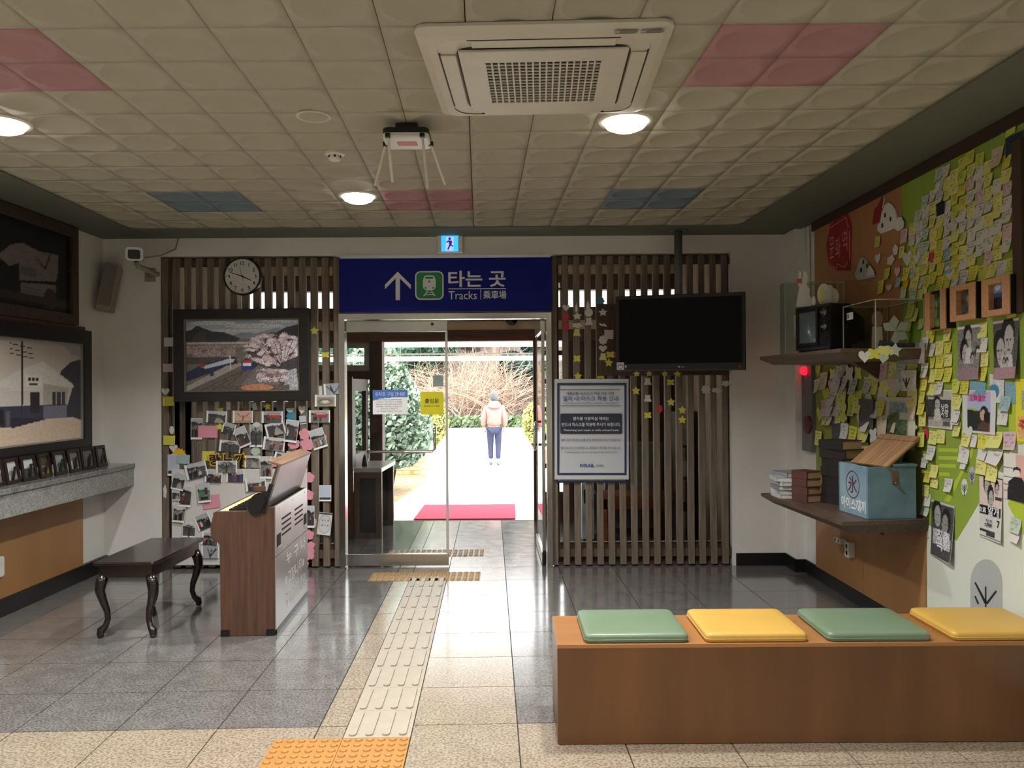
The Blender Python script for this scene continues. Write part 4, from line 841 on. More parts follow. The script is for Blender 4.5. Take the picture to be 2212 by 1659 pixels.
# ---------------------------------------------------------------- paper note shapes
NC = {'yellow': (214, 206, 84), 'pale yellow': (220, 216, 128), 'lime': (200, 206, 96), 'white': (214, 212, 206), 'pink': (222, 150, 166), 'pale pink': (214, 186, 190), 'red': (196, 52, 74), 'blue': (62, 134, 156), 'pale blue': (158, 184, 188), 'mint': (186, 202, 182), 'orange': (236, 182, 34), 'beige': (206, 190, 166)}
NM = {k: mat('note_' + k.replace(' ', '_'), v, .75, amt=.05, scale=14) for k, v in NC.items()}
def shape(kind):
    P = []
    if kind == 'heart':
        for i in range(28): t_ = 2 * PI * i / 28; P.append((.5 * math.sin(t_) ** 3, (13 * math.cos(t_) - 5 * math.cos(2 * t_) - 2 * math.cos(3 * t_) - math.cos(4 * t_)) / 30 + .06))
    elif kind == 'star':
        for i in range(10): t_ = PI / 2 + PI * i / 5; r = .55 if i % 2 == 0 else .29; P.append((r * math.cos(t_), r * math.sin(t_)))
    elif kind == 'flower':
        for i in range(40): t_ = PI / 2 + 2 * PI * i / 40; r = .40 + .12 * abs(math.cos(2.5 * (t_ - PI / 2))) ** .6; P.append((r * math.cos(t_), r * math.sin(t_)))
    elif kind == 'scallop':
        for i in range(48): t_ = 2 * PI * i / 48; r = .46 + .05 * math.cos(8 * t_); P.append((r * math.cos(t_), r * math.sin(t_)))
    elif kind == 'cloud':
        for i in range(36): t_ = 2 * PI * i / 36; r = .42 + .06 * math.cos(5 * t_ + .6); P.append((r * 1.2 * math.cos(t_), r * .75 * math.sin(t_)))
    elif kind == 'butterfly':
        for i in range(36): t_ = 2 * PI * i / 36; r = .42 + .11 * math.cos(4 * t_ + PI); P.append((r * 1.05 * math.cos(t_), r * .95 * math.sin(t_)))
    elif kind == 'bear': P = [(-.42, -.5), (-.3, -.42), (.3, -.42), (.42, -.5), (.46, -.2), (.34, -.05), (.3, .3), (.36, .42), (.26, .5), (.15, .42), (-.15, .42), (-.26, .5), (-.36, .42), (-.3, .3), (-.34, -.05), (-.46, -.2)]
    elif kind == 'drop': P = [(0, .6), (.16, .3), (.26, .05), (.26, -.3), (.12, -.45), (-.12, -.45), (-.26, -.3), (-.26, .05), (-.16, .3)]
    elif kind == 'apple':
        for i in range(28): t_ = PI / 2 + 2 * PI * i / 28; r = .46 - .08 * math.exp(-((i if i < 14 else 28 - i) / 2.0) ** 2); P.append((r * .92 * math.cos(t_), r * 1.08 * math.sin(t_)))
    elif kind == 'half': P = [(.5 * math.cos(PI + PI * i / 14), .25 + .5 * math.sin(PI + PI * i / 14)) for i in range(15)]
    elif kind == 'scrap': P = [(-.5, .3), (-.1, .1), (.15, .2), (.5, -.1), (.46, -.35), (0, -.2), (-.4, -.1)]
    elif kind == 'sun':
        for i in range(24): t_ = PI / 2 + 2 * PI * i / 24; r = .52 if i % 2 == 0 else .38; P.append((r * math.cos(t_), r * math.sin(t_)))
    elif kind == 'circle': P = [(.5 * math.cos(2 * PI * i / 24), .5 * math.sin(2 * PI * i / 24)) for i in range(24)]
    else: P = [(-.5, -.5), (.5, -.5), (.5, .5), (-.5, .5)]
    return P
SHM = {}
def shape_mesh(kind, color):
    k = (kind, color)
    if k not in SHM:
        P = shape(kind); n = len(P); vs = [(0, 0, .004)]; cz = lambda x, y: .003 + .05 * max(0, -y) ** 2 + .02 * max(0, abs(x) - .3)
        vs += [(x, y, cz(x, y)) for x, y in P] + [(x, y, cz(x, y) - .006) for x, y in P]
        fs = [(0, 1 + i, 1 + (i + 1) % n) for i in range(n)] + [(1 + i, 1 + n + i, 1 + n + (i + 1) % n, 1 + (i + 1) % n) for i in range(n)]
        me = MB().add(vs, fs).mesh(kind + '_note', NM[color]); SHM[k] = me
    return SHM[k]
def note(kind, color, M, w, h, label, group):
    nm = {'flower': 'flower_note', 'heart': 'heart_note', 'star': 'star_note'}.get(kind, 'paper_note')
    o = link(nm, shape_mesh(kind, color), None, M @ Matrix.Diagonal((w, h, min(w, h), 1)))
    return tag(o, label, 'note', group)
G1 = 'paper notes on the left screen'
nts = [('square', 'yellow', 135, 145, 100, 80, 0, 'yellow sticky note left of the train picture bottom corner'), ('square', 'yellow', 140, 478, 100, 80, -2, 'yellow sticky note left of the slats above the white board'), ('square', 'yellow', 475, 612, 105, 80, 0, 'yellow sticky note behind the first cut out letter'),
 ('heart', 'white', 108, 65, 70, 68, 0, 'white heart note at the left jamb beside the train picture'), ('heart', 'white', 176, 548, 74, 70, 0, 'white heart note above the orange paper sun'), ('heart', 'white', 1272, 220, 66, 76, -4, 'white heart note below the train picture right corner'),
 ('apple', 'white', 162, 390, 50, 76, 0, 'white pear shaped note on the left slats'), ('cloud', 'white', 104, 917, 110, 48, 90, 'white cloud note low on the left jamb'), ('square', 'pink', 470, 405, 165, 102, -1, 'large pink sheet over the person photo'), ('square', 'pink', 500, 1003, 148, 112, 8, 'curled pink sheet on the white board'),
 ('star', 'yellow', 572, 362, 66, 66, 0, 'yellow star note under the tree road photo'), ('star', 'yellow', 980, 190, 62, 62, 8, 'yellow star note under the train picture frame'), ('butterfly', 'yellow', 573, 218, 70, 40, 0, 'yellow butterfly note above the tree road photo'), ('scallop', 'blue', 1178, 272, 82, 82, 0, 'teal blue scalloped note on the slats'),
 ('half', 'mint', 1172, 222, 72, 70, 0, 'pale half round note above the blue note'), ('circle', 'mint', 877, 572, 80, 72, 0, 'mint green round note above the car photo'), ('scallop', 'white', 885, 345, 70, 46, 0, 'white scalloped note above the misty tree photo'), ('circle', 'mint', 1075, 580, 62, 66, 0, 'pale green round note left of the organ lid'), ('cloud', 'mint', 1180, 590, 90, 50, -12, 'mint cloud note above the organ lid'),
 ('flower', 'pink', 1295, 425, 94, 94, 0, 'pink paper flower topmost beside the people in red'), ('flower', 'pink', 1316, 512, 112, 112, 8, 'largest pink paper flower with dark lines'), ('flower', 'pink', 1205, 512, 104, 80, 14, 'pink paper flower under the tall group photo'), ('flower', 'pink', 1452, 460, 66, 84, 10, 'pink paper flower at the right of the people in red'), ('flower', 'pink', 1335, 797, 90, 88, 0, 'pink paper flower beside the organ lid foot'), ('flower', 'pink', 1328, 946, 92, 90, 6, 'pink paper flower beside the organ back top'), ('flower', 'pink', 1330, 1285, 92, 88, 0, 'pink paper flower below the upright photo beside the organ'), ('flower', 'pink', 1350, 1372, 70, 60, 0, 'small pink paper flower above the lowest large one'), ('flower', 'pink', 1330, 1440, 104, 124, 12, 'large low pink paper flower beside the organ back'), ('flower', 'pink', 1306, 1535, 50, 70, 0, 'lowest pink paper flower near the floor'), ('flower', 'pink', 1258, 612, 80, 80, 0, 'pink paper flower behind the organ lid top'), ('flower', 'pale pink', 1372, 1180, 52, 90, 0, 'pale pink flower behind the upright photo'),
 ('sun', 'orange', 222, 598, 130, 110, 0, 'orange paper sun above the pale sky photo'), ('square', 'pale blue', 262, 640, 108, 76, -3, 'pale blue handwritten card over the paper sun'), ('square', 'pink', 1050, 660, 70, 90, 0, 'pink card between the caption photo and tilted photo'), ('square', 'mint', 868, 190, 40, 60, 14, 'pale folded scrap under the train picture'), ('square', 'white', 650, 190, 22, 60, -4, 'narrow white scrap under the train picture')]
for kd, colr, x, y, w, h, rot, lab in nts:
    px, py = z4(x, y); off = .014 if 'board' in lab or 'card over' in lab or 'sheet over' in lab else (.001 if 'behind' in lab else .006)
    if 'curled pink' in lab: off = .02
    if lab.startswith('large pink sheet'): off = .016
    note(kd, colr, wallM('back', at_y(px, py, YB - off), math.radians(rot)), w * S4, h * S4, lab, G1)
def z3(x, y): return 330 + x / 4.147, 500 + y / 4.147
S3 = YB / F / 4.147
for kd, colr, x, y, w, h, lab in (('square', 'white', 143, 990, 84, 80, 'whitish square note left of the train picture'), ('square', 'pale pink', 143, 1222, 105, 76, 'pale pink note left of the train picture'), ('star', 'yellow', 1446, 890, 74, 74, 'yellow star note right of the train picture'), ('butterfly', 'yellow', 1545, 1105, 84, 64, 'yellow butterfly note on the slats by the door frame')):
    px, py = z3(x, y); note(kd, colr, wallM('back', at_y(px, py, YB - .004)), w * S3, h * S3, lab, G1)
# yellow and black cut-out lettering
p = at_y(490, 993, YB - .012); t = thing('cutout_lettering', 'yellow edged black cut out letters above the white board', 'lettering', wallM('back', p))
my = mat('cutout_yellow', (222, 184, 30), .6); ww = .325
for i, ch in enumerate('랑느가'):
    x = (-.105, .01, .115)[i]
    link('letter_backing', text_mesh(ch, my, w=.112, h=.118, bold=.06, name='letter_backing'), t, T(x, 0, .001)); link('letter', text_mesh(ch, m_ink, w=.09, h=.095, bold=.03, name='letter'), t, T(x, 0, .0025))
# notes on the right screen
G2 = 'paper notes on the right screen'
S8 = YB / F / 2.337
rn = [('heart', 'white', 100, 340, 36, 36, 'white heart topmost on the first slat right of the door'), ('apple', 'red', 100, 386, 36, 44, 'upper crimson apple note on the first slat'), ('apple', 'red', 100, 433, 38, 42, 'lower crimson apple note on the first slat'), ('drop', 'white', 152, 340, 26, 44, 'narrow white drop note on the second slat'), ('star', 'white', 156, 381, 46, 38, 'white star note on the second slat'), ('cloud', 'white', 156, 428, 48, 40, 'white cloud note on the second slat'), ('bear', 'pale yellow', 155, 463, 40, 42, 'pale bear note on the second slat'), ('butterfly', 'yellow', 155, 595, 40, 42, 'yellow butterfly note midway on the second slat'), ('star', 'yellow', 160, 684, 40, 38, 'yellow star note above the notice top left'), ('drop', 'white', 210, 327, 34, 44, 'white drop note on the third slat'), ('circle', 'white', 214, 363, 42, 42, 'white round note on the third slat'), ('bear', 'white', 215, 408, 40, 42, 'white bear note on the third slat'), ('scallop', 'blue', 272, 305, 46, 44, 'teal scalloped note at the bright window right of the door'),
 ('star', 'white', 286, 362, 44, 38, 'white star note on the brown board'), ('scrap', 'white', 286, 424, 38, 34, 'torn white scrap on the brown board'), ('square', 'pale pink', 316, 473, 46, 46, 'square pinkish note on the brown board'), ('scallop', 'white', 287, 501, 46, 48, 'white scalloped note on the brown board'), ('heart', 'white', 286, 546, 42, 38, 'white heart note on the brown board'), ('bear', 'pale yellow', 287, 586, 40, 40, 'pale yellow bear note on the brown board'), ('butterfly', 'yellow', 323, 575, 46, 40, 'yellow butterfly note touching the television edge'), ('star', 'yellow', 316, 616, 42, 42, 'yellow star note under the butterfly by the television'), ('butterfly', 'yellow', 276, 684, 42, 32, 'yellow butterfly note above the notice top right'), ('circle', 'red', 344, 576, 20, 30, 'crimson note peeping behind the television edge'),
 ('star', 'yellow', 453, 758, 42, 42, 'yellow star note nearest the notice right edge'), ('bear', 'white', 512, 711, 40, 40, 'white bear note just under the television'), ('bear', 'white', 512, 796, 40, 38, 'white bear note in the middle slat column'), ('butterfly', 'yellow', 512, 881, 42, 38, 'yellow butterfly note lowest in its slat column'), ('apple', 'red', 572, 848, 34, 42, 'crimson apple note alone on a slat'), ('butterfly', 'yellow', 628, 715, 42, 38, 'yellow butterfly note under the television middle'), ('star', 'yellow', 630, 815, 42, 42, 'yellow star note below that butterfly'), ('star', 'yellow', 687, 855, 42, 42, 'upper of two yellow stars on one slat'), ('star', 'yellow', 687, 904, 42, 42, 'lower of two yellow stars on one slat'), ('scallop', 'white', 806, 751, 48, 48, 'white scalloped note at the right slats'), ('cloud', 'white', 860, 755, 48, 40, 'white cloud note at the right slats'), ('cloud', 'white', 906, 721, 40, 44, 'white note at the right jamb of the screen'), ('star', 'yellow', 456, 672, 36, 30, 'yellow star under the television left part'), ('star', 'lime', 520, 672, 36, 30, 'greenish star under the television, second along'), ('star', 'yellow', 598, 671, 36, 28, 'yellow star under the television, third along'), ('star', 'yellow', 662, 673, 40, 32, 'yellow star under the television, fourth along')]
for kd, colr, x, y, w, h, lab in rn:
    brd = 'board' in lab or 'television' in lab
    p = at_y(1180 + x / 2.337, 520 + y / 2.337, YB - (.016 if brd else .003)); note(kd, colr, wallM('back', p, RG.uniform(-.06, .06)), w * S8, h * S8, lab, G2)
# ---------------------------------------------------------------- reed organ
ow_ = .995; od = .37
o_ = Vector((-1.845, 5.08)); ax = Vector((-.03, 1)).normalized()
OM = Matrix(((ax.y, ax.x, 0, o_.x), (-ax.x, ax.y, 0, o_.y), (0, 0, 1, 0), (0, 0, 0, 1)))
OM = T(o_.x, o_.y, 0) @ RZ(.052)
og = thing('reed_organ', 'old brown reed organ with raised lid and grey metal back', 'organ', OM)
m_owd = wood('organ_veneer', (94, 64, 47), (68, 46, 33), 'z', .45)
m_owx = wood('organ_lid_wood', (140, 108, 84), (108, 80, 60), 'y', .45)
m_met = mat('organ_back_metal', (164, 158, 156), .33, metal=.6, amt=.06, scale=3)
def oz(x, y): return ((x - 1090) * (5.08 / F) / 3.687 + .0, (1562 - y) * (5.08 / F) / 3.687)
side = [oz(*p) for p in ((1090, 1562), (1516, 1562), (1516, 536), (1318, 536), (1290, 565), (1050, 566), (1036, 590), (1013, 680), (1014, 745), (1022, 775), (1060, 800), (1084, 832))]
XZ = Matrix(((1, 0, 0, 0), (0, 0, 1, 0), (0, 1, 0, 0), (0, 0, 0, 1)))
for nm, y0 in (('end_panel', 0.0), ('end_panel', ow_ - .025)):
    MB().prism(side, y0, y0 + .025, M=XZ).build(nm, m_owd, og, bevel=.003)
bx = side[1][0]; tz = side[2][1]; kz = side[5][1]; fx = side[7][0]
MB().box(.02, .05, .025, ow_ - .025, .0, kz - .15).build('front_board', m_owd, og)
MB().box(fx + .02, bx - .16, .025, ow_ - .025, kz - .15, kz - .05).build('key_bed', m_owd, og)
MB().box(fx + .01, fx + .035, .025, ow_ - .025, kz - .1, kz - .012).build('key_slip', m_owd, og)
m_key = mat('ivory_key', (228, 214, 160), .35, amt=.03); m_bk = mat('black_key', (20, 20, 22), .3)
kd = fx + .04; nk = 36; kw_ = (ow_ - .07) / nk
kme = MB().box(0, .15, -kw_ / 2 + .0008, kw_ / 2 - .0008, 0, .03).mesh('ivory_key', m_key); bme = MB().box(0, .09, -.0055, .0055, 0, .012).mesh('black_key', m_bk)
for i in range(nk):
    y = .035 + kw_ * (i + .5); link('ivory_key', kme, og, T(kd, y, kz - .035))
    if i % 7 not in (2, 6) and i < nk - 1: link('black_key', bme, og, T(kd + .06, y + kw_ / 2, kz - .005))
MB().box(kd + .15, bx, .025, ow_ - .025, tz - .03, tz - .008).build('top_shelf', m_blackp, og)
MB().box(kd + .15, kd + .16, .025, ow_ - .025, kz - .03, tz - .008).build('name_board', m_met, og)
# metal back
MB().box(bx, bx + .006, .004, ow_ - .004, .035, tz - .32).build('lower_back', m_met, og)
ub = MB().box(bx, bx + .006, .004, ow_ - .004, tz - .316, tz + .004).build('upper_back', m_met, og)
m_slot = mat('vent_black', (8, 8, 8), .8)
for y0 in (.17, .56):
    for k in range(4): MB().box(bx + .004, bx + .0075, y0, y0 + .27, tz - .215 + .035 * k, tz - .203 + .035 * k).build('vent_slot', m_slot, ub)
for y0 in (.035, .86):
    MB().box(bx + .004, bx + .0075, y0, y0 + .105, tz - .262, tz - .185).build('handle_recess', m_slot, og); MB().box(bx + .0075, bx + .012, y0 - .004, y0 + .11, tz - .268, tz - .26).build('recess_lip', m_chrome, og)
m_paint = mat('hand_paint_white', (226, 224, 222), .7, amt=.15, scale=30)
BM = Matrix(((0, 0, 1, bx + .0068), (1, 0, 0, 0), (0, 1, 0, 0), (0, 0, 0, 1)))
for s, y, z, w, h in (('누 구 나', .6, .42, .62, .09), ('※고장나무※', .56, .285, .62, .09), ('구경만하세요!', .6, .15, .66, .11)):
    link('painted_words', text_mesh(s, m_paint, w=w, h=h, bold=.012, name='painted_words'), og, T(0, y, z) @ BM)
for y in (.1, .5, .9): MB().lathe([(.005, 0), (.004, .003)], 8, M=BM @ T(y, tz - .025, 0)).build('screw', m_steel, og)
for x0 in (.0, bx - .055): MB().box(x0, x0 + .055, -.004, .03, 0, .042).build('corner_foot', m_blackp, og)
MB().box(bx - .03, bx + .008, .02, ow_, 0, .034).build('plinth', m_blackp, og)
# raised lid: back board leaning over the rear edge with a wooden top strip
LA = .30
LM = T(bx - .055, 0, tz) @ RY(LA)
MB().box(0, .012, .02, ow_ - .02, 0, .27).build('lid_board', m_met, og, LM)
MB().box(-.014, .0, .018, ow_ - .018, 0, .275).build('lid_veneer', m_owd, og, LM)
MB().box(-.075, .014, .016, ow_ - .016, .27, .285).build('lid_rim', m_owx, og, LM, bevel=.002)
for yy in (-.012, ow_ + .002):
    MB().prism([(-.1 + .055 * math.cos(i * PI / 10) , -.03 + .075 * math.sin(i * PI / 10)) for i in range(20)], yy, yy + .01, M=T(bx, 0, tz) @ RY(.0) @ XZ @ Matrix.Rotation(-.5, 4, 'Z')).build('lid_hinge', m_blackp, og)
    MB().box(-.018, .008, yy, yy + .012, -.04, .15).build('lid_arm', m_blackp, og, LM)
MB().box(fx + .005, fx + .10, ow_ - .03, ow_ - .01, kz, kz + .04).build('key_block', m_owd, og, bevel=.004)
# ---------------------------------------------------------------- piano stool
m_st = mat('dark_lacquer', (27, 17, 16), .22, amt=.2, scale=10, coat=.4)
X0, X1, Y0, Y1, SZ = -2.63, -2.24, 5.03, 5.86, .483
st = thing('piano_stool', 'dark lacquered stool with curved cabriole legs beside the organ', 'stool', (X0, Y0, 0))
sw, sd = X1 - X0, Y1 - Y0
MB().prism(rrect(0, 0, sw, sd, .02), SZ - .022, SZ).build('seat', m_st, st, bevel=.006)
MB().box(.03, sw - .03, .03, sd - .03, SZ - .105, SZ - .022).build('apron', m_st, st, bevel=.004)
for sx in (0, 1):
    for sy_ in (0, 1):
        dx, dy = (-1 if sx == 0 else 1), (-1 if sy_ == 0 else 1); cx_, cy_ = (.05 if sx == 0 else sw - .05), (.06 if sy_ == 0 else sd - .06)
        pr = [(0, SZ - .09, .034), (.018, SZ - .14, .036), (.022, SZ - .19, .031), (.008, SZ - .25, .025), (-.012, SZ - .32, .020), (-.016, SZ - .37, .018), (-.004, .07, .019), (.018, .045, .026), (.022, .022, .022), (.018, .004, .018)]
        MB().tube([(cx_ + dx * a_, cy_ + dy * a_ * .6, z) for a_, z, _ in pr], [r_ for _, _, r_ in pr], 10).build('leg', m_st, st, smooth=True)
# ---------------------------------------------------------------- right wall: boarded mural
PX_ = XR - .012                                       # face of the boards
m_or = mat('mural_orange', (172, 122, 78), .55, amt=.05, scale=2); m_grl = mat('mural_green', (140, 164, 62), .55, amt=.05, scale=2); m_ol = mat('mural_olive', (140, 146, 62), .6, amt=.05, scale=2)
m_mw = mat('mural_white', (218, 222, 208), .6, amt=.02, scale=2); m_mg = mat('mural_grey', (176, 180, 176), .6, amt=.03); m_gl2 = mat('mural_lime', (178, 198, 58), .6, amt=.04)
def ry(px): return at_x(px, 830, XR).y
def ru(px, py, X=None): q = at_x(px, py, X if X is not None else PX_); return q
Y_A0, Y_A1 = 4.755, 6.47
RW = Matrix(((0, 0, -1, XR), (-1, 0, 0, 0), (0, 1, 0, 0), (0, 0, 0, 1)))        # local (-Y, Z, out) on the right wall
def rb(name, y0, y1, z0, z1, m, n0=.0, n1=.012, par=None): return MB().box(-y1, -y0, z0, z1, n0, n1, 0, RW).build(name, m, par or wall_right)
rb('mural_board', Y_A0, 5.6, .108, .78, m_lam, 0, .02); rb('mural_board', 5.604, Y_A1, .108, .78, m_lam, 0, .02)
rb('mural_board', 5.15, Y_A1 - .0, .78, 1.76, m_ol, 0, .012); rb('mural_board', Y_A0, 5.148, .78, 1.76, m_ol, 0, .012)
rb('mural_board', 5.02, Y_A1, 1.76, ZC - .08, m_or, 0, .012); rb('mural_board', Y_A0, 5.018, 1.76, ZC - .08, m_grl, 0, .012)
rb('mural_board', .8, Y_A0 - .003, .108, ZC - .08, m_mw, 0, .012)
def rpoly(name, pts, m, n=.0125, t=.0008, par=None):
    q = [ru(*p) for p in pts]; P = [(-p.y, p.z) for p in q]
    return MB().prism(P, n, n + t, 0, RW).build(name, m, par or wall_right)
rpoly('mural_green_field', [(1994, 150), (2212, -80), (2240, -80), (2240, 880), (2125, 1070), (2066, 1168), (2000, 1130)], m_grl)
rpoly('mural_lime_field', [(2212, 1030), (2178, 1085), (2178, 1090), (2212, 1156), (2240, 1190), (2240, 1000)], m_gl2)
rpoly('mural_lime_path', [(2095, 965), (2103, 963), (2102, 985), (2085, 1015), (2052, 1085), (2040, 1082), (2075, 1020)], m_gl2, .0135)
for i, (x0, x1, y) in enumerate(((2028, 2070, 968), (2028, 2069, 985), (2028, 2066, 1002), (2028, 2052, 1020))): rpoly('mural_stripe', [(x0, y), (x1, y + 1), (x1, y + 9), (x0, y + 8)], m_gl2, .0135)
def ellp(cx, cy, rx, ry_, n=20, sq=1): return [(cx + rx * math.cos(2 * PI * i / n), cy + ry_ * math.copysign(abs(math.sin(2 * PI * i / n)) ** sq, math.sin(2 * PI * i / n))) for i in range(n)]
m_ink2 = mat('mural_ink', (36, 38, 34), .6)
def treesym(cx, cy, rx, ry_, m, s):
    rpoly('mural_tree', ellp(cx, cy, rx, ry_), m, .0135)
    rpoly('mural_twig', [(cx - .5 * s, cy - 6 * s), (cx + .5 * s, cy - 6 * s), (cx + .6 * s, cy + 18 * s), (cx - .6 * s, cy + 18 * s)], m_ink2, .0145)
    for k in range(3):
        y = cy + (4 * k - 3) * s
        for d in (-1, 1): rpoly('mural_twig', [(cx, y + 4 * s), (cx + d * 5 * s, y - 2.5 * s), (cx + d * 5 * s, y - 1 * s), (cx, y + 5.5 * s)][::d], m_ink2, .0145)
treesym(2084, 1052, 7, 18, m_mw, 1.1); treesym(2100.5, 1026, 7, 18, m_mg, 1.1)
rpoly('mural_tree', [(2097, 1330), (2097, 1260)] + [(2131 + 34 * math.cos(PI + PI * i / 16), 1258 - 50 * math.sin(PI * i / 16)) for i in range(17)] + [(2165, 1330)], m_mg, .0135)
for q in ([(2106, 1259), (2109, 1257), (2132, 1300), (2128, 1304)], [(2129, 1267), (2132, 1267), (2132, 1320), (2129, 1320)], [(2152, 1275), (2155, 1278), (2134, 1306), (2131, 1302)], [(2106, 1288), (2109, 1287), (2116, 1304), (2113, 1306)]): rpoly('mural_twig', q, m_ink2, .0145)
rpoly('mural_disc', ellp(2205, 905, 28, 55), m_gl2, .0135)
rb('mural_trim', 3.80, 3.87, 1.9, 2.72, mat('dark_brown_post', (70, 48, 38), .5), .0, .04)
t = thing('wall_rosette', 'small grey screw cap on the white mural under the shelf', 'cap', wallM('right', ru(2005, 1160))); MB().lathe([(.009, 0), (.008, .004), (.004, .006)], 12).build('cap', m_frm, t)
def rM(px, py, off=.002, rot=0.0, X=None): q = ru(px, py, (X if X is not None else PX_) - off); return wallM('right', q, rot)
# conduit and fire alarm panel
t = thing('wall_conduit', 'thin pale pipe running down the corner to the alarm', 'pipe', (2.36, 6.66, 2.1)); q = at_x(1748, 480, 2.44); z1 = ZC - .02
MB().tube([(.07, -.08, z1 - 2.1), (.07, -.08, .0)], .012, 8).build('pipe', m_mw, t); MB().tube([(.055, -.02, z1 - 2.1), (.055, -.02, .0)], .009, 8).build('pipe', m_mw, t)
a, c = ru(1748, 1000, XR - .03), ru(1768, 790, XR - .03)
t = thing('fire_alarm_panel', 'grey fire alarm cabinet with red lamp under the upper shelf', 'alarm', T(XR - .02, 6.50, 1.02))
MB().box(-.015, .02, -.0, .22, 0, .70).build('door', mat('alarm_grey', (108, 104, 106), .5), t, bevel=.004)
MB().ball((-.028, .12, .66), .038, sq=(.9, 1, 1)).build('red_lamp', mat('alarm_red', (200, 20, 30), .3, emit=(255, 20, 40), es=3.0), t, smooth=True)
MB().lathe([(.075, 0), (.07, .018), (.02, .022)], 24, M=T(-.016, .06, .22) @ RY(-PI / 2)).build('bell', mat('bell_red', (96, 30, 28), .5), t)
# ---------------------------------------------------------------- two wall shelves
m_shelf = wood('shelf_walnut', (98, 78, 62), (72, 56, 44), 'y', .5); m_shelfe = wood('shelf_walnut_end', (92, 74, 58), (68, 54, 42), 'x', .5)
def shelf(name, label, zt, th):
    P = [(1.895, 4.64), (XR - .013, 4.72), (XR - .013, 5.94), (1.824, 5.92)]; t = thing(name, label, 'shelf', (2.2, 5.3, zt))
    q = [(x - 2.2, y - 5.3) for x, y in P]; r = [(q[0][0] + .07, q[0][1] + .03), (q[1][0], q[1][1] + .02), (q[2][0], q[2][1] - .02), (q[3][0] + .09, q[3][1] - .03)]
    vs = [(x, y, 0) for x, y in q] + [(x, y, -.022) for x, y in q] + [(x, y, -th) for x, y in r]
    fs = [(0, 1, 2, 3), (11, 10, 9, 8)] + [(i + 4 * k, i + 4 * k + 4, (i + 1) % 4 + 4 * k + 4, (i + 1) % 4 + 4 * k) for k in (0, 1) for i in range(4)]
    MB().add(vs, fs).build('board', m_shelf, t)
    MB().prism([(0, 0), (.2, 0), (0, -.13)], -.015, .015, M=T(XR - 2.213 - 0, 0, -th) @ Matrix(((-1, 0, 0, 0), (0, 0, 1, 0), (0, 1, 0, 0), (0, 0, 0, 1)))).build('bracket', m_shelfe, t); return t
shelf('wall_shelf', 'upper walnut wall shelf carrying the old black television', 1.772, .062)
shelf('wall_shelf', 'lower walnut wall shelf carrying books and the blue box', .772, .075)
def sh(px, py, z): return at_z(px, py, z)
# outlets under the lower shelf
q = ru(1842, 1187, XR - .02); t = thing('wall_outlet', 'white double outlet on the orange board below the lower shelf', 'outlet', wallM('right', q, .0))
MB().prism(rrect(-.035, -.055, .035, .055, .008), 0, .045).build('box', m_white, t, bevel=.004)
for v in (-.025, .025): MB().lathe([(.02, .045), (.02, .048), (.015, .044)], 14, M=T(0, v, 0)).build('socket', m_white, t)
q = ru(1822, 1167, XR - .02); t = thing('wall_outlet', 'white outlet hanging under the lower shelf brace', 'outlet', wallM('right', q, .0))
MB().prism(rrect(-.06, -.02, .06, .02, .008), 0, .05).build('box', m_white, t, bevel=.004)
for v in (-.03, .03): MB().lathe([(.015, .05), (.015, .053), (.011, .049)], 12, M=T(v, 0, 0)).build('socket', m_white, t)
# ---------------------------------------------------------------- blue ice box with lid ajar
m_ice = mat('ice_blue_paint', (140, 166, 178), .6, c2=(104, 134, 148), scale=5, bump=.05); m_iced = mat('ice_blue_worn', (110, 138, 150), .6, c2=(82, 110, 124), scale=6, bump=.05); m_raw = wood('raw_plank', (178, 136, 96), (132, 98, 68), 'x', .7)
zb = .773; A = at_z(1822 + 54, 1126, zb); Bc = at_z(1990, 1117, zb); Cc = at_z(1811, 1080, zb)
A = Vector((at_z(1875, 1122, zb).x, at_z(1875, 1122, zb).y)); hI = .305
eu = (Vector((2.372, A.y + .02)) - A); lw = eu.length; ang = math.atan2(eu.y, eu.x); wd_ = .36
IM = T(A.x, A.y, zb) @ RZ(ang)
ib = thing('ice_box', 'worn light blue wooden ice cream box with its lid propped open', 'box', IM)
sk = -.33                                                     # the box stands a little turned, sides not quite square to the shelf
MB().box(0, lw, 0, .016, 0, hI).build('front_side', m_iced, ib, bevel=.002)
MB().box(0, lw, wd_ - .016, wd_, 0, hI).build('back_side', m_iced, ib, bevel=.002)
MB().box(0, .016, .016, wd_ - .016, 0, hI).build('painted_side', m_ice, ib, bevel=.002)
MB().box(lw - .016, lw, .016, wd_ - .016, 0, hI).build('end_side', m_iced, ib, bevel=.002)
MB().box(.016, lw - .016, .016, wd_ - .016, 0, .012).build('bottom', m_raw, ib)
MB().frame(.016, lw - .016, .016, wd_ - .016, .02, .05, hI - .012).build('foam_lining', mat('foam_white', (214, 212, 204), .8), ib)
MB().box(lw * .52, lw + .005, -.006, wd_ + .003, hI, hI + .016).build('fixed_top', m_iced, ib, bevel=.002)
LMx = T(lw * .54, -.002, hI + .022) @ RZ(.2) @ RY(-.62)
lid = MB().box(-.05, .19, 0, wd_ - .04, 0, .014).build('loose_lid', m_raw, ib, LMx, bevel=.002)
MB().box(.19, .235, 0, wd_ - .04, 0, .02).build('lid_batten', m_raw, lid)
m_rust = mat('rusty_metal', (120, 84, 58), .6, metal=.4, amt=.3, scale=30)
MB().box(lw * .5, lw * .5 + .034, -.006, 0, hI - .105, hI - .02).build('hasp', m_rust, ib, bevel=.002); MB().ball((lw * .5 + .017, -.012, hI - .095), .011).build('staple', m_rust, ib)
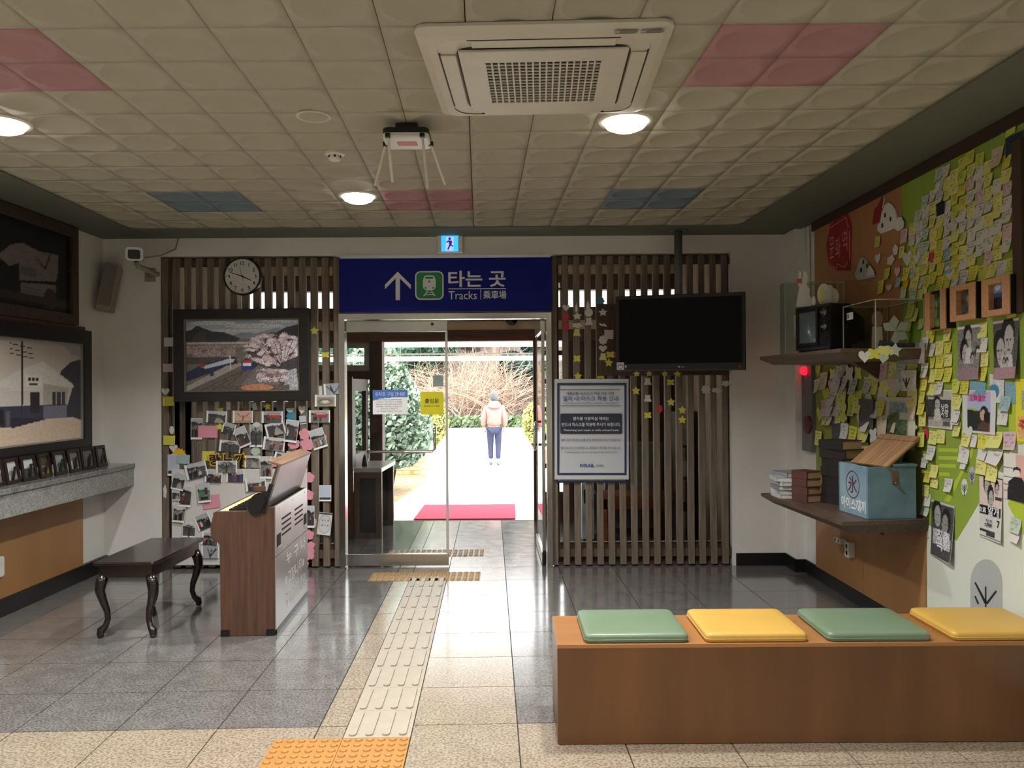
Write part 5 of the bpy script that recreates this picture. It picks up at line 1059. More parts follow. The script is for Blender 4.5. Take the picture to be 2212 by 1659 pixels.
# the lettered side faces the room (-x side of the box)
SM = Matrix(((0, 0, -1, 0), (-1, 0, 0, wd_ / 2), (0, 1, 0, hI / 2), (0, 0, 0, 1)))
m_maroon = mat('maroon_paint', (96, 44, 66), .6); m_wp = mat('white_brush', (226, 228, 226), .6)
rg_ = MB(); n = 28
vs = [(.0 + (.078 + (.007 if k else 0)) * math.cos(2 * PI * i / n), .03 + (.078 + (.007 if k else 0)) * math.sin(2 * PI * i / n), .001) for k in (0, 1) for i in range(n)]
rg_.add(vs, [(i, (i + 1) % n, n + (i + 1) % n, n + i) for i in range(n)]); rg_.build('painted_ring', m_maroon, ib, SM)
link('painted_words', text_mesh('氷', m_maroon, h=.105, bold=.015, name='painted_words'), ib, SM @ T(0, .03, .001)); link('painted_words', text_mesh('아이스께끼', m_wp, w=.30, h=.075, bold=.02, name='painted_words'), ib, SM @ T(.005, -.088, .001))
# ---------------------------------------------------------------- stacked books
m_page = mat('book_pages', (176, 146, 108), .8, amt=.1, scale=40, stretch=(1, 1, 20)); m_pagew = mat('book_pages_white', (214, 212, 206), .8, amt=.08, scale=40, stretch=(1, 1, 20))
def book(label, x, y, z, w, d, h, rot, mc, mp, group, spine='x'):
    t = thing('book', label, 'book', T(x, y, z) @ RZ(rot), group)
    MB().box(-w / 2 + .004, w / 2, -d / 2 + .004, d / 2 - .004, .003, h - .003).build('pages', mp, t)
    MB().box(-w / 2, w / 2 + .003, -d / 2, d / 2, 0, .003).box(-w / 2, w / 2 + .003, -d / 2, d / 2, h - .003, h).box(-w / 2 - .003, -w / 2 + .004, -d / 2, d / 2, 0, h).build('cover', mc, t); return t
m_bkc = mat('black_cloth', (34, 28, 28), .6, amt=.2); m_brc = mat('brown_cloth', (88, 54, 46), .6, amt=.15); m_whc = mat('white_cover', (198, 198, 198), .5, amt=.06); m_gyc = mat('grey_cover', (140, 142, 146), .5, amt=.06)
bz = .773
for i in range(7):
    book(['lowest black bound book of the tall stack beside the blue box', 'black bound book second from the bottom of the tall stack', 'black bound book third from the bottom of the tall stack', 'black bound book in the middle of the tall stack', 'black bound book third from the top of the tall stack', 'black bound book just under the topmost one', 'topmost black bound book turned over the tall stack'][i], 2.185 + .004 * (i % 3), 5.37 + .006 * (i % 2), bz + .0605 * i, .15 if i < 5 else .17, .19 if i < 5 else .21, .060, (.42, .46, .40, .44, .38, .48, .36)[i], m_bkc, m_page, 'black books stacked on the lower shelf')
for i in range(4):
    book(['lowest brown book of the short stack on the lower shelf', 'second brown book from the bottom of the short stack', 'third brown book from the bottom of the short stack', 'topmost brown book of the short stack'][i], 1.995, 5.475 + .004 * (i % 2), bz + .0525 * i, .12, .14, .052, (.40, .45, .37, .42)[i], m_brc, m_page, 'brown books stacked on the lower shelf')
for i in range(6):
    book(['lowest white paperback at the shelf end', 'second white paperback from the bottom at the shelf end', 'third pale paperback from the bottom at the shelf end', 'grey edged paperback above the middle of the pale stack', 'white paperback just under the topmost pale one', 'topmost pale paperback set askew at the shelf end'][i], 1.935 + (.0, .006, -.006, .008, -.012, .03)[i], 5.70 + (.0, .01, .0, -.01, .01, .02)[i], bz + .0295 * i, .15, .2, .029, (0, .06, -.05, .03, -.08, .2)[i], (m_whc, m_whc, m_gyc, m_whc, m_whc, m_gyc)[i], m_pagew, 'pale paperbacks at the lower shelf end')
# ---------------------------------------------------------------- old television and acrylic cases on the upper shelf
uz = 1.773
q = at_z(1716 + 4, 752, uz)
tv2 = thing('vintage_television', 'old black tube television with two dials on the upper shelf', 'television', T(1.985, 5.675, uz) @ RZ(math.radians(-77)))
m_tvb = mat('vintage_black', (20, 20, 21), .4, amt=.15); m_tube = mat('picture_tube', (108, 122, 124), .15, amt=.06, coat=.3)
fw_, fh_ = .39, .30
MB().prism([(0, .03), (fw_, .03), (fw_, fh_ + .03), (0, fh_ + .03)], 0, .17, M=T(0, .19, 0) @ RX(PI / 2)).build('cabinet', m_tvb, tv2, bevel=.012)
MB().add([(0.02, .19, .05), (fw_ - .02, .19, .05), (fw_ - .02, .19, fh_ + .01), (.02, .19, fh_ + .01), (.10, .36, .09), (fw_ - .1, .36, .09), (fw_ - .1, .36, fh_ - .06), (.10, .36, fh_ - .06)], [(0, 3, 2, 1), (4, 5, 6, 7), (0, 1, 5, 4), (1, 2, 6, 5), (2, 3, 7, 6), (3, 0, 4, 7)]).build('rear_housing', m_tvb, tv2, bevel=.01)
MB().box(.02, fw_ - .02, .03, .17, 0, .03).build('base', m_tvb, tv2)
FM = T(0, .02, 0) @ XZ
MB().frame(.0, fw_, .03, fh_ + .03, .012, -.012, .0, M=T(0, .02, 0) @ RX(PI / 2) @ T(0, 0, 0)).build('front_trim', mat('vintage_trim', (62, 60, 58), .35, metal=.4), tv2)
MB().frame(.025, .27, (.055), fh_ + .01, .022, 0, .012, M=T(0, .02, 0) @ RX(PI / 2)).build('tube_mask', m_blackp, tv2, bevel=.004)
sv = []; ns = 9
for j in range(ns):
    for i in range(ns): u, v = i / (ns - 1), j / (ns - 1); sv.append((.045 + .205 * u, .02 - .002 - .02 * (1 - (2 * u - 1) ** 2) * (1 - (2 * v - 1) ** 2) * .5, .076 + .215 * v))
MB().add(sv, [(j * ns + i, j * ns + i + 1, (j + 1) * ns + i + 1, (j + 1) * ns + i) for j in range(ns - 1) for i in range(ns - 1)]).build('picture_tube', m_tube, tv2, smooth=True)
for v in (.27, .175):
    MB().frame(.295, .385, v - .042, v + .042, .006, 0, .006, M=T(0, .02, 0) @ RX(PI / 2)).build('dial_plate', m_blackp, tv2)
    MB().lathe([(.03, 0), (.028, .012), (.012, .016), (.012, .03), (.003, .031)], 20, M=T(.34, .02, v) @ RX(PI / 2)).build('dial', mat('dial_metal', (120, 118, 112), .3, metal=.8), tv2, smooth=True)
for k in range(6): MB().box(.295, .385, .0145, .02, .06 + .014 * k, .066 + .014 * k).build('speaker_slot', m_vest if False else m_blackp, tv2)
MB().tube([(-.005, .1, .12), (-.03, .1, .1), (-.03, .1, .22), (-.005, .1, .24)], .008, 6).build('handle', m_tvb, tv2)
m_acr = glass('acrylic', (.9, .93, .91), .03, 1.2); m_edge = mat('acrylic_edge', (176, 184, 176), .3, amt=.02)
def acrylic(label, x0, x1, y0, y1, h, M):
    t = thing('acrylic_case', label, 'case', M, 'clear acrylic cases on the upper shelf')
    MB().box(x0, x1, y0, y0 + .004, 0, h).build('front_pane', m_acr, t); MB().box(x0, x0 + .004, y0 + .004, y1, 0, h).build('side_pane', m_acr, t); MB().box(x0 + .004, x1, y1 - .004, y1, 0, h).build('back_pane', m_acr, t)
    e = MB(); w = .0025
    for x, y in ((x0, y0), (x1, y0), (x0, y1), (x1, y1)): e.box(x - w, x + w, y - w, y + w, 0, h)
    for x in (x0, x1): e.box(x - w, x + w, y0, y1, h - w, h + w)
    for y in (y0, y1): e.box(x0, x1, y - w, y + w, h - w, h + w); e.box(x0, x1, y - w, y + w, -.0, w * 2)
    e.build('edge', m_edge, t); return t
tA = acrylic('clear acrylic case in front of the old television', 0, .285, 0, .46, .29, T(2.14, 4.735, uz) @ RZ(.0))
MB().box(-.002, 0, .31, .40, .20, .245).build('label_sticker', m_white, tA); MB().box(-.003, -.002, .37, .39, .21, .235).build('label_mark', m_gry, tA)
tB = acrylic('clear acrylic case behind the old television at the shelf end', 0, .42, 0, .12, .53, T(1.965, 5.78, uz) @ RZ(.0))
MB().box(.06, .10, -.002, 0, .13, .29).build('label_sticker', m_white, tB)
# paper cut-outs standing on and around the television
rp = [(.0, 0), (.13, 0), (.135, .06), (.11, .10), (.115, .15), (.10, .17), (.09, .19), (.10, .25), (.085, .30), (.07, .30), (.06, .26), (.055, .2), (.03, .17), (.015, .1)]
t = thing('paper_rabbit', 'white paper rabbit with one tall ear standing on the old television', 'cutout', T(1.965, 5.56, uz + fh_ + .031) @ RZ(-.1) @ Matrix.Scale(.8, 4) @ RX(PI / 2))
MB().prism(rp, 0, .004).build('body', m_white, t); MB().prism([(.02, .17), (.045, .18), (.04, .30), (.03, .31), (.018, .25)], .0, .004).build('ear', m_white, t); MB().prism([(.008, .2), (.045, .2), (.045, .24), (.008, .24)], .005, .007).build('orange_patch', mat('patch_orange', (198, 104, 76), .7), t)
t = thing('paper_cloud', 'white paper cloud cluster standing on the old television', 'cutout', T(2.065, 5.45, uz + fh_ + .031) @ RZ(-.1) @ Matrix.Scale(.8, 4) @ RX(PI / 2))
def blob(cx, cy, rx, ry_): return [(cx + rx * math.cos(2 * PI * i / 22), max(0, cy + ry_ * math.sin(2 * PI * i / 22))) for i in range(22)]
MB().prism(blob(.06, .085, .055, .095), 0, .004).build('lobe', m_white, t); MB().prism(blob(.11, .085, .045, .085), -.02, -.016).build('lobe', m_white, t); MB().prism(blob(.15, .07, .04, .07), -.03, -.026).build('lobe', m_white, t); MB().prism([(.03, .01), (.06, .01), (.06, .13), (.03, .14)], .005, .006).build('yellow_strip', NM['pale yellow'], t); MB().prism([(.06, .01), (.12, .01), (.12, .12), (.06, .12)], .005, .006).build('white_note', NM['white'], t); MB().prism(blob(-.025, .03, .016, .045), 0, .004).build('lobe', m_white, t)
t = thing('paper_flower', 'white paper flower on a wire stem inside the front acrylic case', 'cutout', T(2.31, 4.86, uz + .0) @ RZ(.1) @ RX(PI / 2))
MB().tube([(0, 0, 0), (0, .10, 0)], .003, 6).build('stem', m_ink, t)
for i, (a_, r_) in enumerate(((-.5, .06), (.5, .065), (1.6, .06), (2.6, .055), (-1.5, .05))): MB().prism([(.0, .0), (r_, -.03), (r_ * 1.6, 0), (r_, .03)], .001 * i, .001 * i + .002, M=T(0, .11, 0) @ RZ(a_)).build('petal', m_white, t)
t = thing('paper_bear', 'brown pink paper bear face standing inside the acrylic case', 'cutout', T(2.215, 4.88, uz + .0) @ RZ(.1) @ RX(PI / 2))
mbear = mat('bear_paper', (168, 128, 116), .8); MB().prism(blob(0, .185, .035, .05), 0, .003).build('head', mbear, t); MB().prism([(-.035, .0), (.035, 0), (.03, .14), (-.03, .14)], 0, .003).build('body', NM['beige'], t)
for s in (-1, 0, 1): MB().prism([(.03 * s - .004, .23), (.03 * s + .004, .23), (.03 * s + .006 * s, .26)], .0, .003).build('spike', m_ink, t)
MB().tube([(2.20, 4.83, uz + .03), (2.28, 4.80, uz + .018), (2.41, 4.80, uz + .02)], [.028, .017, .016], 8).build('cloth_roll', mat('dark_blue_cloth', (30, 40, 56), .8)); tag(bpy.data.objects['cloth_roll'], 'dark blue cloth roll lying inside the front acrylic case', 'cloth')
# ---------------------------------------------------------------- orange framed pictures, posters, cut-outs on the mural
m_of = wood('orange_frame_board', (204, 154, 110), (186, 136, 94), 'z', .55)
of = [(1996, 628, 2041, 712, (2008, 642, 2030, 700), [(40, 90, 50), (24, 50, 30), (96, 140, 84)], 'orange wooden frame with a green forest picture, nearest the acrylic case'), (2050, 614, 2105, 692, (2063, 632, 2090, 672), [(90, 80, 66), (60, 52, 44), (120, 110, 90)], 'middle orange wooden frame with a brown field picture'), (2118, 599, 2179, 682, (2133, 617, 2162, 658), [(60, 80, 120), (20, 24, 36), (150, 170, 200)], 'orange wooden frame with a blue sky picture, farthest from the acrylic case')]
for i, (x0, y0, x1, y1, inn, cs, lab) in enumerate(of):
    X = XR - .075; a, c = ru(x0, (y0 + y1) / 2, X), ru(x1, (y0 + y1) / 2, X); w = a.y - c.y; zt = ru((x0 + x1) / 2, y0, X).z; zb_ = ru((x0 + x1) / 2, y1, X).z; h = zt - zb_
    o = thing('orange_frame', lab, 'picture', wallM('right', (XR - .014, (a.y + c.y) / 2, (zt + zb_) / 2)), 'orange framed pictures on the mural')
    ia, ic = ru(inn[0], 650, X), ru(inn[2], 650, X); iw = ia.y - ic.y; ih = iw * (2.0, 1.1, 1.15)[i]; fx_, fy_ = (w - iw) / 2, (h - ih) / 2
    MB().frame(-w / 2, w / 2, -h / 2, h / 2, fx_, .005, .058, wt=fy_, wb=fy_).build('front_board', m_of, o, bevel=.002)
    MB().frame(-w / 2 + .003, w / 2 - .003, -h / 2 + .003, h / 2 - .003, .01, 0, .05).build('black_side', m_blackp, o)
    MB().box(w / 2 - .002, w / 2 + .001, -h / 2, h / 2, 0, .052).build('side_edge', m_blackp, o)
    cv = Canvas(20, 24, cs[0]); rg = random.Random(i); [cv.ell(rg.random(), rg.random(), .2, .1, rg.choice(cs), .2) for _ in range(22)]; cv.noise(.15)
    if i == 2: cv.rect(0, 0, 1, .35, (120, 150, 196), .15); cv.ell(.3, .15, .2, .1, (206, 214, 224)); cv.rect(0, .5, 1, 1, (20, 22, 30), .4)
    link('print', print_mesh('print', cv, iw, ih, m_gloss, .03), o)
def face(cv, x, y, r, skin=(178, 172, 168), hair=(28, 27, 28), dx=.12):
    cv.ell(x, y - r * .25, r * .95, r * 1.15, hair, .1); cv.ell(x + dx * r, y + r * .15, r * .68, r * .95, skin, .03); cv.rect(x - r * .25, y + r * .02, x + r * .02, y + r * .12, (48, 46, 46)); cv.rect(x + r * .22, y + r * .02, x + r * .46, y + r * .12, (48, 46, 46)); cv.rect(x - r * .05, y + r * .6, x + r * .3, y + r * .7, (90, 70, 70)); cv.rect(x + .06 * r, y + .2 * r, x + .14 * r, y + .46 * r, (140, 134, 130))
def poster(label, px0, py0, px1, py1, cv, letters=(), rot=0.0, curl=.05, curl2=.06):
    a, c = ru(px0, (py0 + py1) / 2, PX_ - .004), ru(px1, (py0 + py1) / 2, PX_ - .004); mx = (px0 + px1) / 2
    w = a.y - c.y; zt = ru(mx, py0, PX_ - .004).z; zb_ = ru(mx, py1, PX_ - .004).z
    o = thing('film_poster', label, 'poster', wallM('right', (PX_ - .003, (a.y + c.y) / 2, (zt + zb_) / 2), rot), 'old film posters on the mural')
    link('paper', print_mesh('paper', cv, w, zt - zb_, m_pv, .001, curl, curl2), o); h = zt - zb_
    for s, u, v, ww_, m in letters: letter(o, s, u * w, v * h, m, w=ww_ * w, z=.001 + curl * (.5 - v) ** 2 * h + .006, bold=.02)
    return o
cv = Canvas(36, 60, (150, 148, 146)); cv.rect(0, 0, 1, .06, (222, 220, 218)); cv.rect(.02, .06, .98, 1, (128, 124, 124), .25); face(cv, .46, .26, .2); face(cv, .3, .5, .19, dx=.3); cv.poly([(.4, .42), (.62, .4), (.66, .7), (.36, .7)], (206, 204, 202), .05); face(cv, .68, .62, .09); face(cv, .88, .53, .1); cv.rect(.02, .78, .98, 1, (150, 128, 134), .08)
poster('grey film poster of a woman and a bending man with children', 2069, 702, 2119, 820, cv, rot=.015)
cv = Canvas(36, 60, (104, 100, 102)); cv.rect(0, 0, 1, .05, (220, 218, 218)); cv.rect(.02, .05, .98, 1, (84, 80, 82), .3); face(cv, .6, .33, .28); face(cv, .24, .5, .24, dx=.25); cv.poly([(.35, .6), (.8, .6), (.86, .8), (.3, .8)], (196, 194, 194), .05); face(cv, .46, .72, .07); face(cv, .6, .73, .07); cv.rect(.02, .8, .98, 1, (170, 136, 142), .06)
poster('grey film poster of a couple cheek to cheek with a pink strip', 2146, 690, 2202, 818, cv, rot=.015, curl2=.12)
cv = Canvas(40, 50, (216, 214, 210)); cv.rect(.06, .04, .92, .96, (128, 126, 120), .2); cv.rect(.06, .04, .92, .26, (186, 184, 176), .08); cv.rect(.08, .26, .9, .72, (62, 60, 58), .4); face(cv, .42, .36, .14); cv.poly([(.34, .5), (.52, .5), (.6, .78), (.3, .78)], (196, 194, 188), .08); cv.rect(.06, .78, .92, .96, (176, 174, 166), .15); cv.rect(.66, .8, .9, .93, (90, 88, 84), .2)
poster('pale edged grey poster of a woman left of the colour poster', 2000, 842, 2060, 925, cv, (('낭만', .24, .05, .26, m_let), ('사랑', .24, -.1, .26, m_let)), curl=.02)
cv = Canvas(44, 52, (214, 212, 214)); cv.rect(.16, .04, .84, .95, (190, 178, 214)); cv.grad(.16, .04, .84, .45, (196, 176, 208), (166, 186, 222)); cv.poly([(.16, .44), (.4, .46), (.84, .5), (.84, .95), (.16, .95)], (38, 46, 42), .12); cv.poly([(.16, .43), (.3, .41), (.84, .5), (.16, .46)], (186, 182, 110)); face(cv, .66, .55, .13, skin=(206, 164, 140), hair=(26, 24, 26), dx=-.2); cv.ell(.74, .62, .08, .16, (26, 24, 26)); cv.poly([(.5, .78), (.66, .7), (.84, .76), (.84, .95), (.46, .95)], (92, 62, 58), .3)
poster('colour poster of a smiling woman under a lilac sky', 2079, 843, 2152, 936, cv, (('江南處女', -.03, .33, .5, mat('print_magenta', (206, 74, 130), .6)),), curl=.015)
cv = Canvas(34, 66, (196, 196, 196)); cv.rect(.0, .05, .97, .98, (72, 70, 70), .25); face(cv, .26, .24, .2, skin=(160, 158, 156)); face(cv, .66, .36, .2, skin=(140, 138, 136), dx=-.2); cv.rect(.1, .5, .5, .78, (176, 174, 172), .3); cv.rect(.48, .5, .86, .6, (196, 194, 192), .2); cv.rect(.45, .6, .92, .8, (184, 182, 180), .3)
poster('dark narrow film poster low on the white mural', 2012, 1086, 2062, 1208, cv, (('청춘', .1, -.08, .5, m_let), ('극장', .12, -.24, .56, m_let)), rot=-.02, curl2=.1)
cv = Canvas(36, 76, (212, 208, 204)); cv.rect(0, 0, 1, .03, (40, 38, 40)); cv.rect(0, .03, 1, .48, (220, 200, 194), .03); face(cv, .34, .14, .16); face(cv, .5, .34, .15); face(cv, .76, .18, .1); cv.rect(0, .47, .95, .62, (30, 28, 30)); cv.rect(0, .86, .3, .9, (40, 38, 40)); cv.rect(.3, .86, .72, .95, (60, 58, 60), .4); cv.rect(0, .96, 1, .98, (40, 38, 40)); cv.rect(.7, .3, .96, .36, (60, 56, 58), .2)
poster('tall white and pink school film poster with bold black title', 2116, 1030, 2166, 1166, cv, (('女高', -.3, -.045, .3, m_let), ('얄개', .17, -.04, .48, m_let), ('大開封', -.05, -.27, .34, m_ink), ('最上映', -.03, -.2, .26, m_gry), ('7', .38, -.22, .12, m_ink)), curl=.02)
cv = Canvas(30, 60, (222, 208, 200)); cv.rect(0, 0, .5, .6, (226, 224, 216)); cv.rect(.5, 0, 1, 1, (226, 180, 168), .03); cv.ell(.55, .34, .16, .07, (28, 26, 28)); cv.ell(.55, .4, .13, .07, (232, 220, 210)); cv.poly([(.2, .6), (.45, .48), (.75, .48), (1, .7), (1, 1), (.15, 1)], (34, 32, 36), .2)
for y in (.3, .5, .66, .8): cv.rect(0, y, .4, y + .02, (60, 56, 58))
poster('pinkish poster of a figure in black cut by the picture edge', 2168, 982, 2222, 1082, cv, curl=.02)
cv = Canvas(30, 60, (226, 216, 60)); cv.rect(.3, .2, .9, .5, (160, 170, 150), .2); cv.rect(.1, .6, .9, .95, (226, 178, 120), .1)
poster('yellow poster cut by the picture edge', 2194, 818, 2240, 955, cv, (('추억', 0, -.22, .6, mat('print_red', (206, 84, 60), .6)),), curl=.01)
# plain dark sheets, drawing board and cards between the shelves
def rsheet(name, label, x0, y0, x1, y1, c, off=.012, rot=0.0, seed=0, mk=None):
    a, d = ru(x0, (y0 + y1) / 2, PX_ - off), ru(x1, (y0 + y1) / 2, PX_ - off); mx = (x0 + x1) / 2; zt, zb_ = ru(mx, y0, PX_ - off).z, ru(mx, y1, PX_ - off).z
    np.random.seed(seed); cv = Canvas(20, 30, c); cv.noise(.12)
    if mk: mk(cv)
    return sheet(name, label, 'sheet', wallM('right', (PX_ - off, (a.y + d.y) / 2, (zt + zb_) / 2), rot), a.y - d.y, zt - zb_, cv, None, None, .01, .03)
rsheet('dark_sheet', 'dark grey printed sheet behind the black books', 1797, 893, 1831, 952, (78, 80, 84), .02, 0, 1)
rsheet('dark_sheet', 'brownish grey printed sheet over the open box lid', 1855, 862, 1887, 925, (94, 88, 88), .02, 0, 2)
def mkd(cv): cv.rect(0, 0, .82, .3, (196, 190, 186), .03); cv.rect(.35, .1, .8, .4, (130, 146, 150), .15); cv.ell(.55, .5, .3, .2, (84, 104, 70), .3); cv.rect(.3, .6, .8, .95, (70, 88, 58), .4); cv.rect(.82, 0, 1, 1, (206, 204, 186)); cv.rect(.6, .3, .8, .45, (196, 200, 186))
rsheet('landscape_sheet', 'pale edged landscape print leaning behind the open box lid', 1895, 858, 1978, 968, (200, 198, 180), .016, 0, 3, mkd)
rsheet('dark_sheet', 'dark blue sheet high on the mural at the picture edge', 2172, 290, 2212, 345, (46, 52, 62), .004, 0, 4)
rsheet('dark_sheet', 'small black sheet near the top of the tall note cluster', 2023, 437, 2040, 465, (32, 32, 38), .012, 0, 5)
rsheet('pale_sheet', 'pinkish typed paper hanging below the upper shelf end', 1946, 742, 1998, 786, (170, 156, 150), .04, 0, 6)
rsheet('blue_print_sheet', 'white and blue printed sheet between the two rows of posters', 2095, 822, 2130, 852, (120, 164, 182), .003, 0, 7)
rsheet('blue_print_sheet', 'pale sheet with a blue shape right of the colour poster', 2138, 808, 2170, 870, (206, 208, 212), .003, 0, 8, lambda cv: cv.ell(.3, .6, .35, .25, (70, 134, 170)))
rsheet('blue_print_sheet', 'plain blue sheet beside the yellow poster', 2172, 826, 2195, 872, (126, 168, 182), .003, 0, 9)
rsheet('pale_sheet', 'curved white paper under the upper shelf with a twig drawing', 1947, 800, 1980, 845, (206, 202, 186), .05, 0, 10, lambda cv: [cv.line(.35, .8, .35 + d, .4, .04, (40, 42, 40)) for d in (-.2, 0, .2)])
# red emblem with outline lettering and white house cut-outs on the orange board
m_em = mat('emblem_red', (146, 38, 38), .6); m_pk = mat('emblem_pink', (222, 136, 132), .6)
q = [(1790, 512), (1797, 468), (1808, 459), (1828, 455), (1834, 468), (1838, 476), (1841, 490), (1838, 585), (1810, 584), (1792, 575), (1786, 530)]
em = thing('station_emblem', 'dark red stamp shaped emblem with pink outline letters', 'emblem', rM(1815, 520, .0)); c0 = ru(1815, 520)
def loc(p, X=None): g = ru(*p, X=X or PX_); return (-(g.y - c0.y), g.z - c0.z)
MB().prism([loc(p) for p in q], .001, .004).build('ground', m_em, em)
def strip(pts, w):
    b = MB(); P = [Vector((*loc(p), .0048)) for p in pts]; return b.tube(P, w, 4)
for pl in ([(1799, 482), (1800, 472), (1822, 460), (1824, 466), (1830, 474)], [(1790, 508), (1791, 494), (1829, 470), (1832, 484), (1835, 490)], [(1794, 560), (1795, 575), (1806, 578)], [(1808, 582), (1810, 570), (1826, 578), (1832, 566)], [(1836, 500), (1837, 560)]): strip(pl, .0035).build('outline', m_pk, em)
for ch, p in (('문', (1798, 535)), ('화', (1811, 535)), ('역', (1826, 520))): u, v = loc(p); link('lettering', text_mesh(ch, m_pk, w=.09, h=.16, name='lettering'), em, T(u, v, .0045))
def house(label, pts, wins, side=None, mcol=None):
    cx_ = sum(p[0] for p in pts) / len(pts); cy_ = sum(p[1] for p in pts) / len(pts); c1 = ru(cx_, cy_); o = thing('house_cutout', label, 'cutout', rM(cx_, cy_, 0))
    f = lambda p: (-(ru(*p).y - c1.y), ru(*p).z - c1.z)
    MB().prism([f(p) for p in pts], .002, .012).build('board', mcol or m_white, o)
    for x, y in wins: MB().prism([f(p) for p in ((x - 1.5, y - 4), (x + 1.5, y - 5), (x + 1.5, y + 4), (x - 1.5, y + 5))], .0125, .014).build('window', m_ink, o)
    if side: MB().prism([f(p) for p in side], .013, .016).build('side_lobe', m_white, o)
    return o
house('white rounded house cut out with three windows beside the red leaf', [(1899, 497), (1899, 487), (1905, 480), (1908, 460), (1914, 444), (1922, 437), (1930, 441), (1937, 452), (1940, 466), (1942, 490), (1925, 498), (1906, 505)], [(1916, 465), (1928, 473), (1910, 487)], [(1938, 480), (1944, 470), (1952, 468), (1958, 480), (1956, 493), (1945, 500), (1936, 492)])
house('smaller grey white house cut out with three windows over the acrylic case', [(1852, 600), (1850, 590), (1856, 578), (1860, 562), (1866, 556), (1874, 560), (1880, 575), (1884, 590), (1894, 596), (1890, 600), (1856, 606)], [(1869, 566), (1877, 574), (1864, 583)], [(1876, 597), (1880, 580), (1884, 573), (1892, 585), (1894, 594)], m_mg)
t = thing('red_leaf_cutout', 'dark red leaf cut out beside the white house cut out', 'cutout', rM(1900, 460, 0)); c1 = ru(1900, 460)
MB().prism([(-(ru(*p).y - c1.y), ru(*p).z - c1.z) for p in ((1886, 485), (1890, 452), (1898, 445), (1906, 425), (1909, 430), (1907, 445), (1913, 446), (1908, 466), (1898, 480))], .002, .006).build('leaf', m_em, t); MB().tube([(*[-(ru(1909, 450).y - c1.y), ru(1909, 450).z - c1.z], .007), (*[-(ru(1913, 428).y - c1.y), ru(1913, 428).z - c1.z], .007)], .003, 5).build('stem', m_white, t)
# ---------------------------------------------------------------- sticky notes on the mural
np.random.seed(5); RN = random.Random(77)
STK = {}
def sticky_mesh(color, v):
    k = (color, v)
    if k not in STK:
        cv = Canvas(11, 11, NC[color]); rg = random.Random(hash((color, v)) % 999 if False else sum(map(ord, color)) * 7 + v)
        for r in range(rg.randint(2, 4)): y = .2 + .18 * r; x0 = rg.uniform(.08, .2); x1 = rg.uniform(.6, .9); [cv.rect(x0 + (x1 - x0) * j / 7, y, x0 + (x1 - x0) * (j + .7) / 7, y + .07, tuple(q * .74 for q in NC[color])) for j in range(7) if rg.random() < .75]
        STK[k] = print_mesh('sticky_note', cv, 1, 1, m_pv, .006, rg.uniform(.06, .26), rg.uniform(0, .3))
    return STK[k]
ORD = ['first', 'second', 'third', 'fourth', 'fifth', 'sixth', 'seventh', 'eighth', 'ninth', 'tenth', 'eleventh', 'twelfth', 'thirteenth', 'fourteenth', 'fifteenth']
def sticky(color, px, py, w, h, label, group, off=.004, rot=0.0, kind='square'):
    M = rM(px, py, off, rot)
    if kind == 'square': o = link('sticky_note', sticky_mesh(color, RN.randrange(5)), None, M @ Matrix.Diagonal((w, h, w * .8, 1))); return tag(o, label, 'note', group)
    return note(kind, color, M, w, h, label, group)
# tall cluster above the framed pictures: columns toward the viewer, rows downward
GA = 'sticky notes of the tall cluster above the framed pictures'
top = [2.54, 2.60, 2.67, 2.74, 2.785, 2.785, 2.74, 2.775, 2.785, 2.76, 2.70, 2.72, 2.68]
bot = [2.00, 2.02, 2.10, 2.12, 2.12, 2.12, 2.13, 2.13, 2.13, 2.14, 2.14, 2.15, 2.15]
def clus_col(c, r, n):
    if 1 <= c <= 4 and r < 4: return RN.choice(['white', 'mint', 'pale yellow'])
    if c == 5 and 4 <= r: return RN.choice(['pale blue', 'pale blue', 'white'])
    if c >= 8 and r >= 2: return RN.choice(['white', 'white', 'white', 'pale pink', 'pale yellow'])
    if c <= 2 and r > 2: return RN.choice(['pale yellow', 'mint', 'white', 'lime'])
    return RN.choice(['yellow', 'pale yellow', 'pale yellow', 'lime', 'yellow', 'white'])
for c in range(13):
    y = 4.875 - .0775 * c; n = int((top[c] - bot[c]) / .067)
    for r in range(n):
        if RN.random() < (.04 if r > 1 else .2): continue
        z = top[c] - .067 * (r + .5) + RN.uniform(-.006, .006); colr = clus_col(c, r, n)
        M = wallM('right', (PX_ - .003 - .003 * RN.random(), y + RN.uniform(-.006, .006), z), RN.uniform(-.05, .05))
        o = link('sticky_note', sticky_mesh(colr, RN.randrange(5)), None, M @ Matrix.Diagonal((.079 + RN.uniform(-.004, .006), .071, .06, 1)))
        tag(o, f'{colr} sticky note, {ORD[r]} down in the {ORD[c]} column counted from the orange board', 'note', GA)
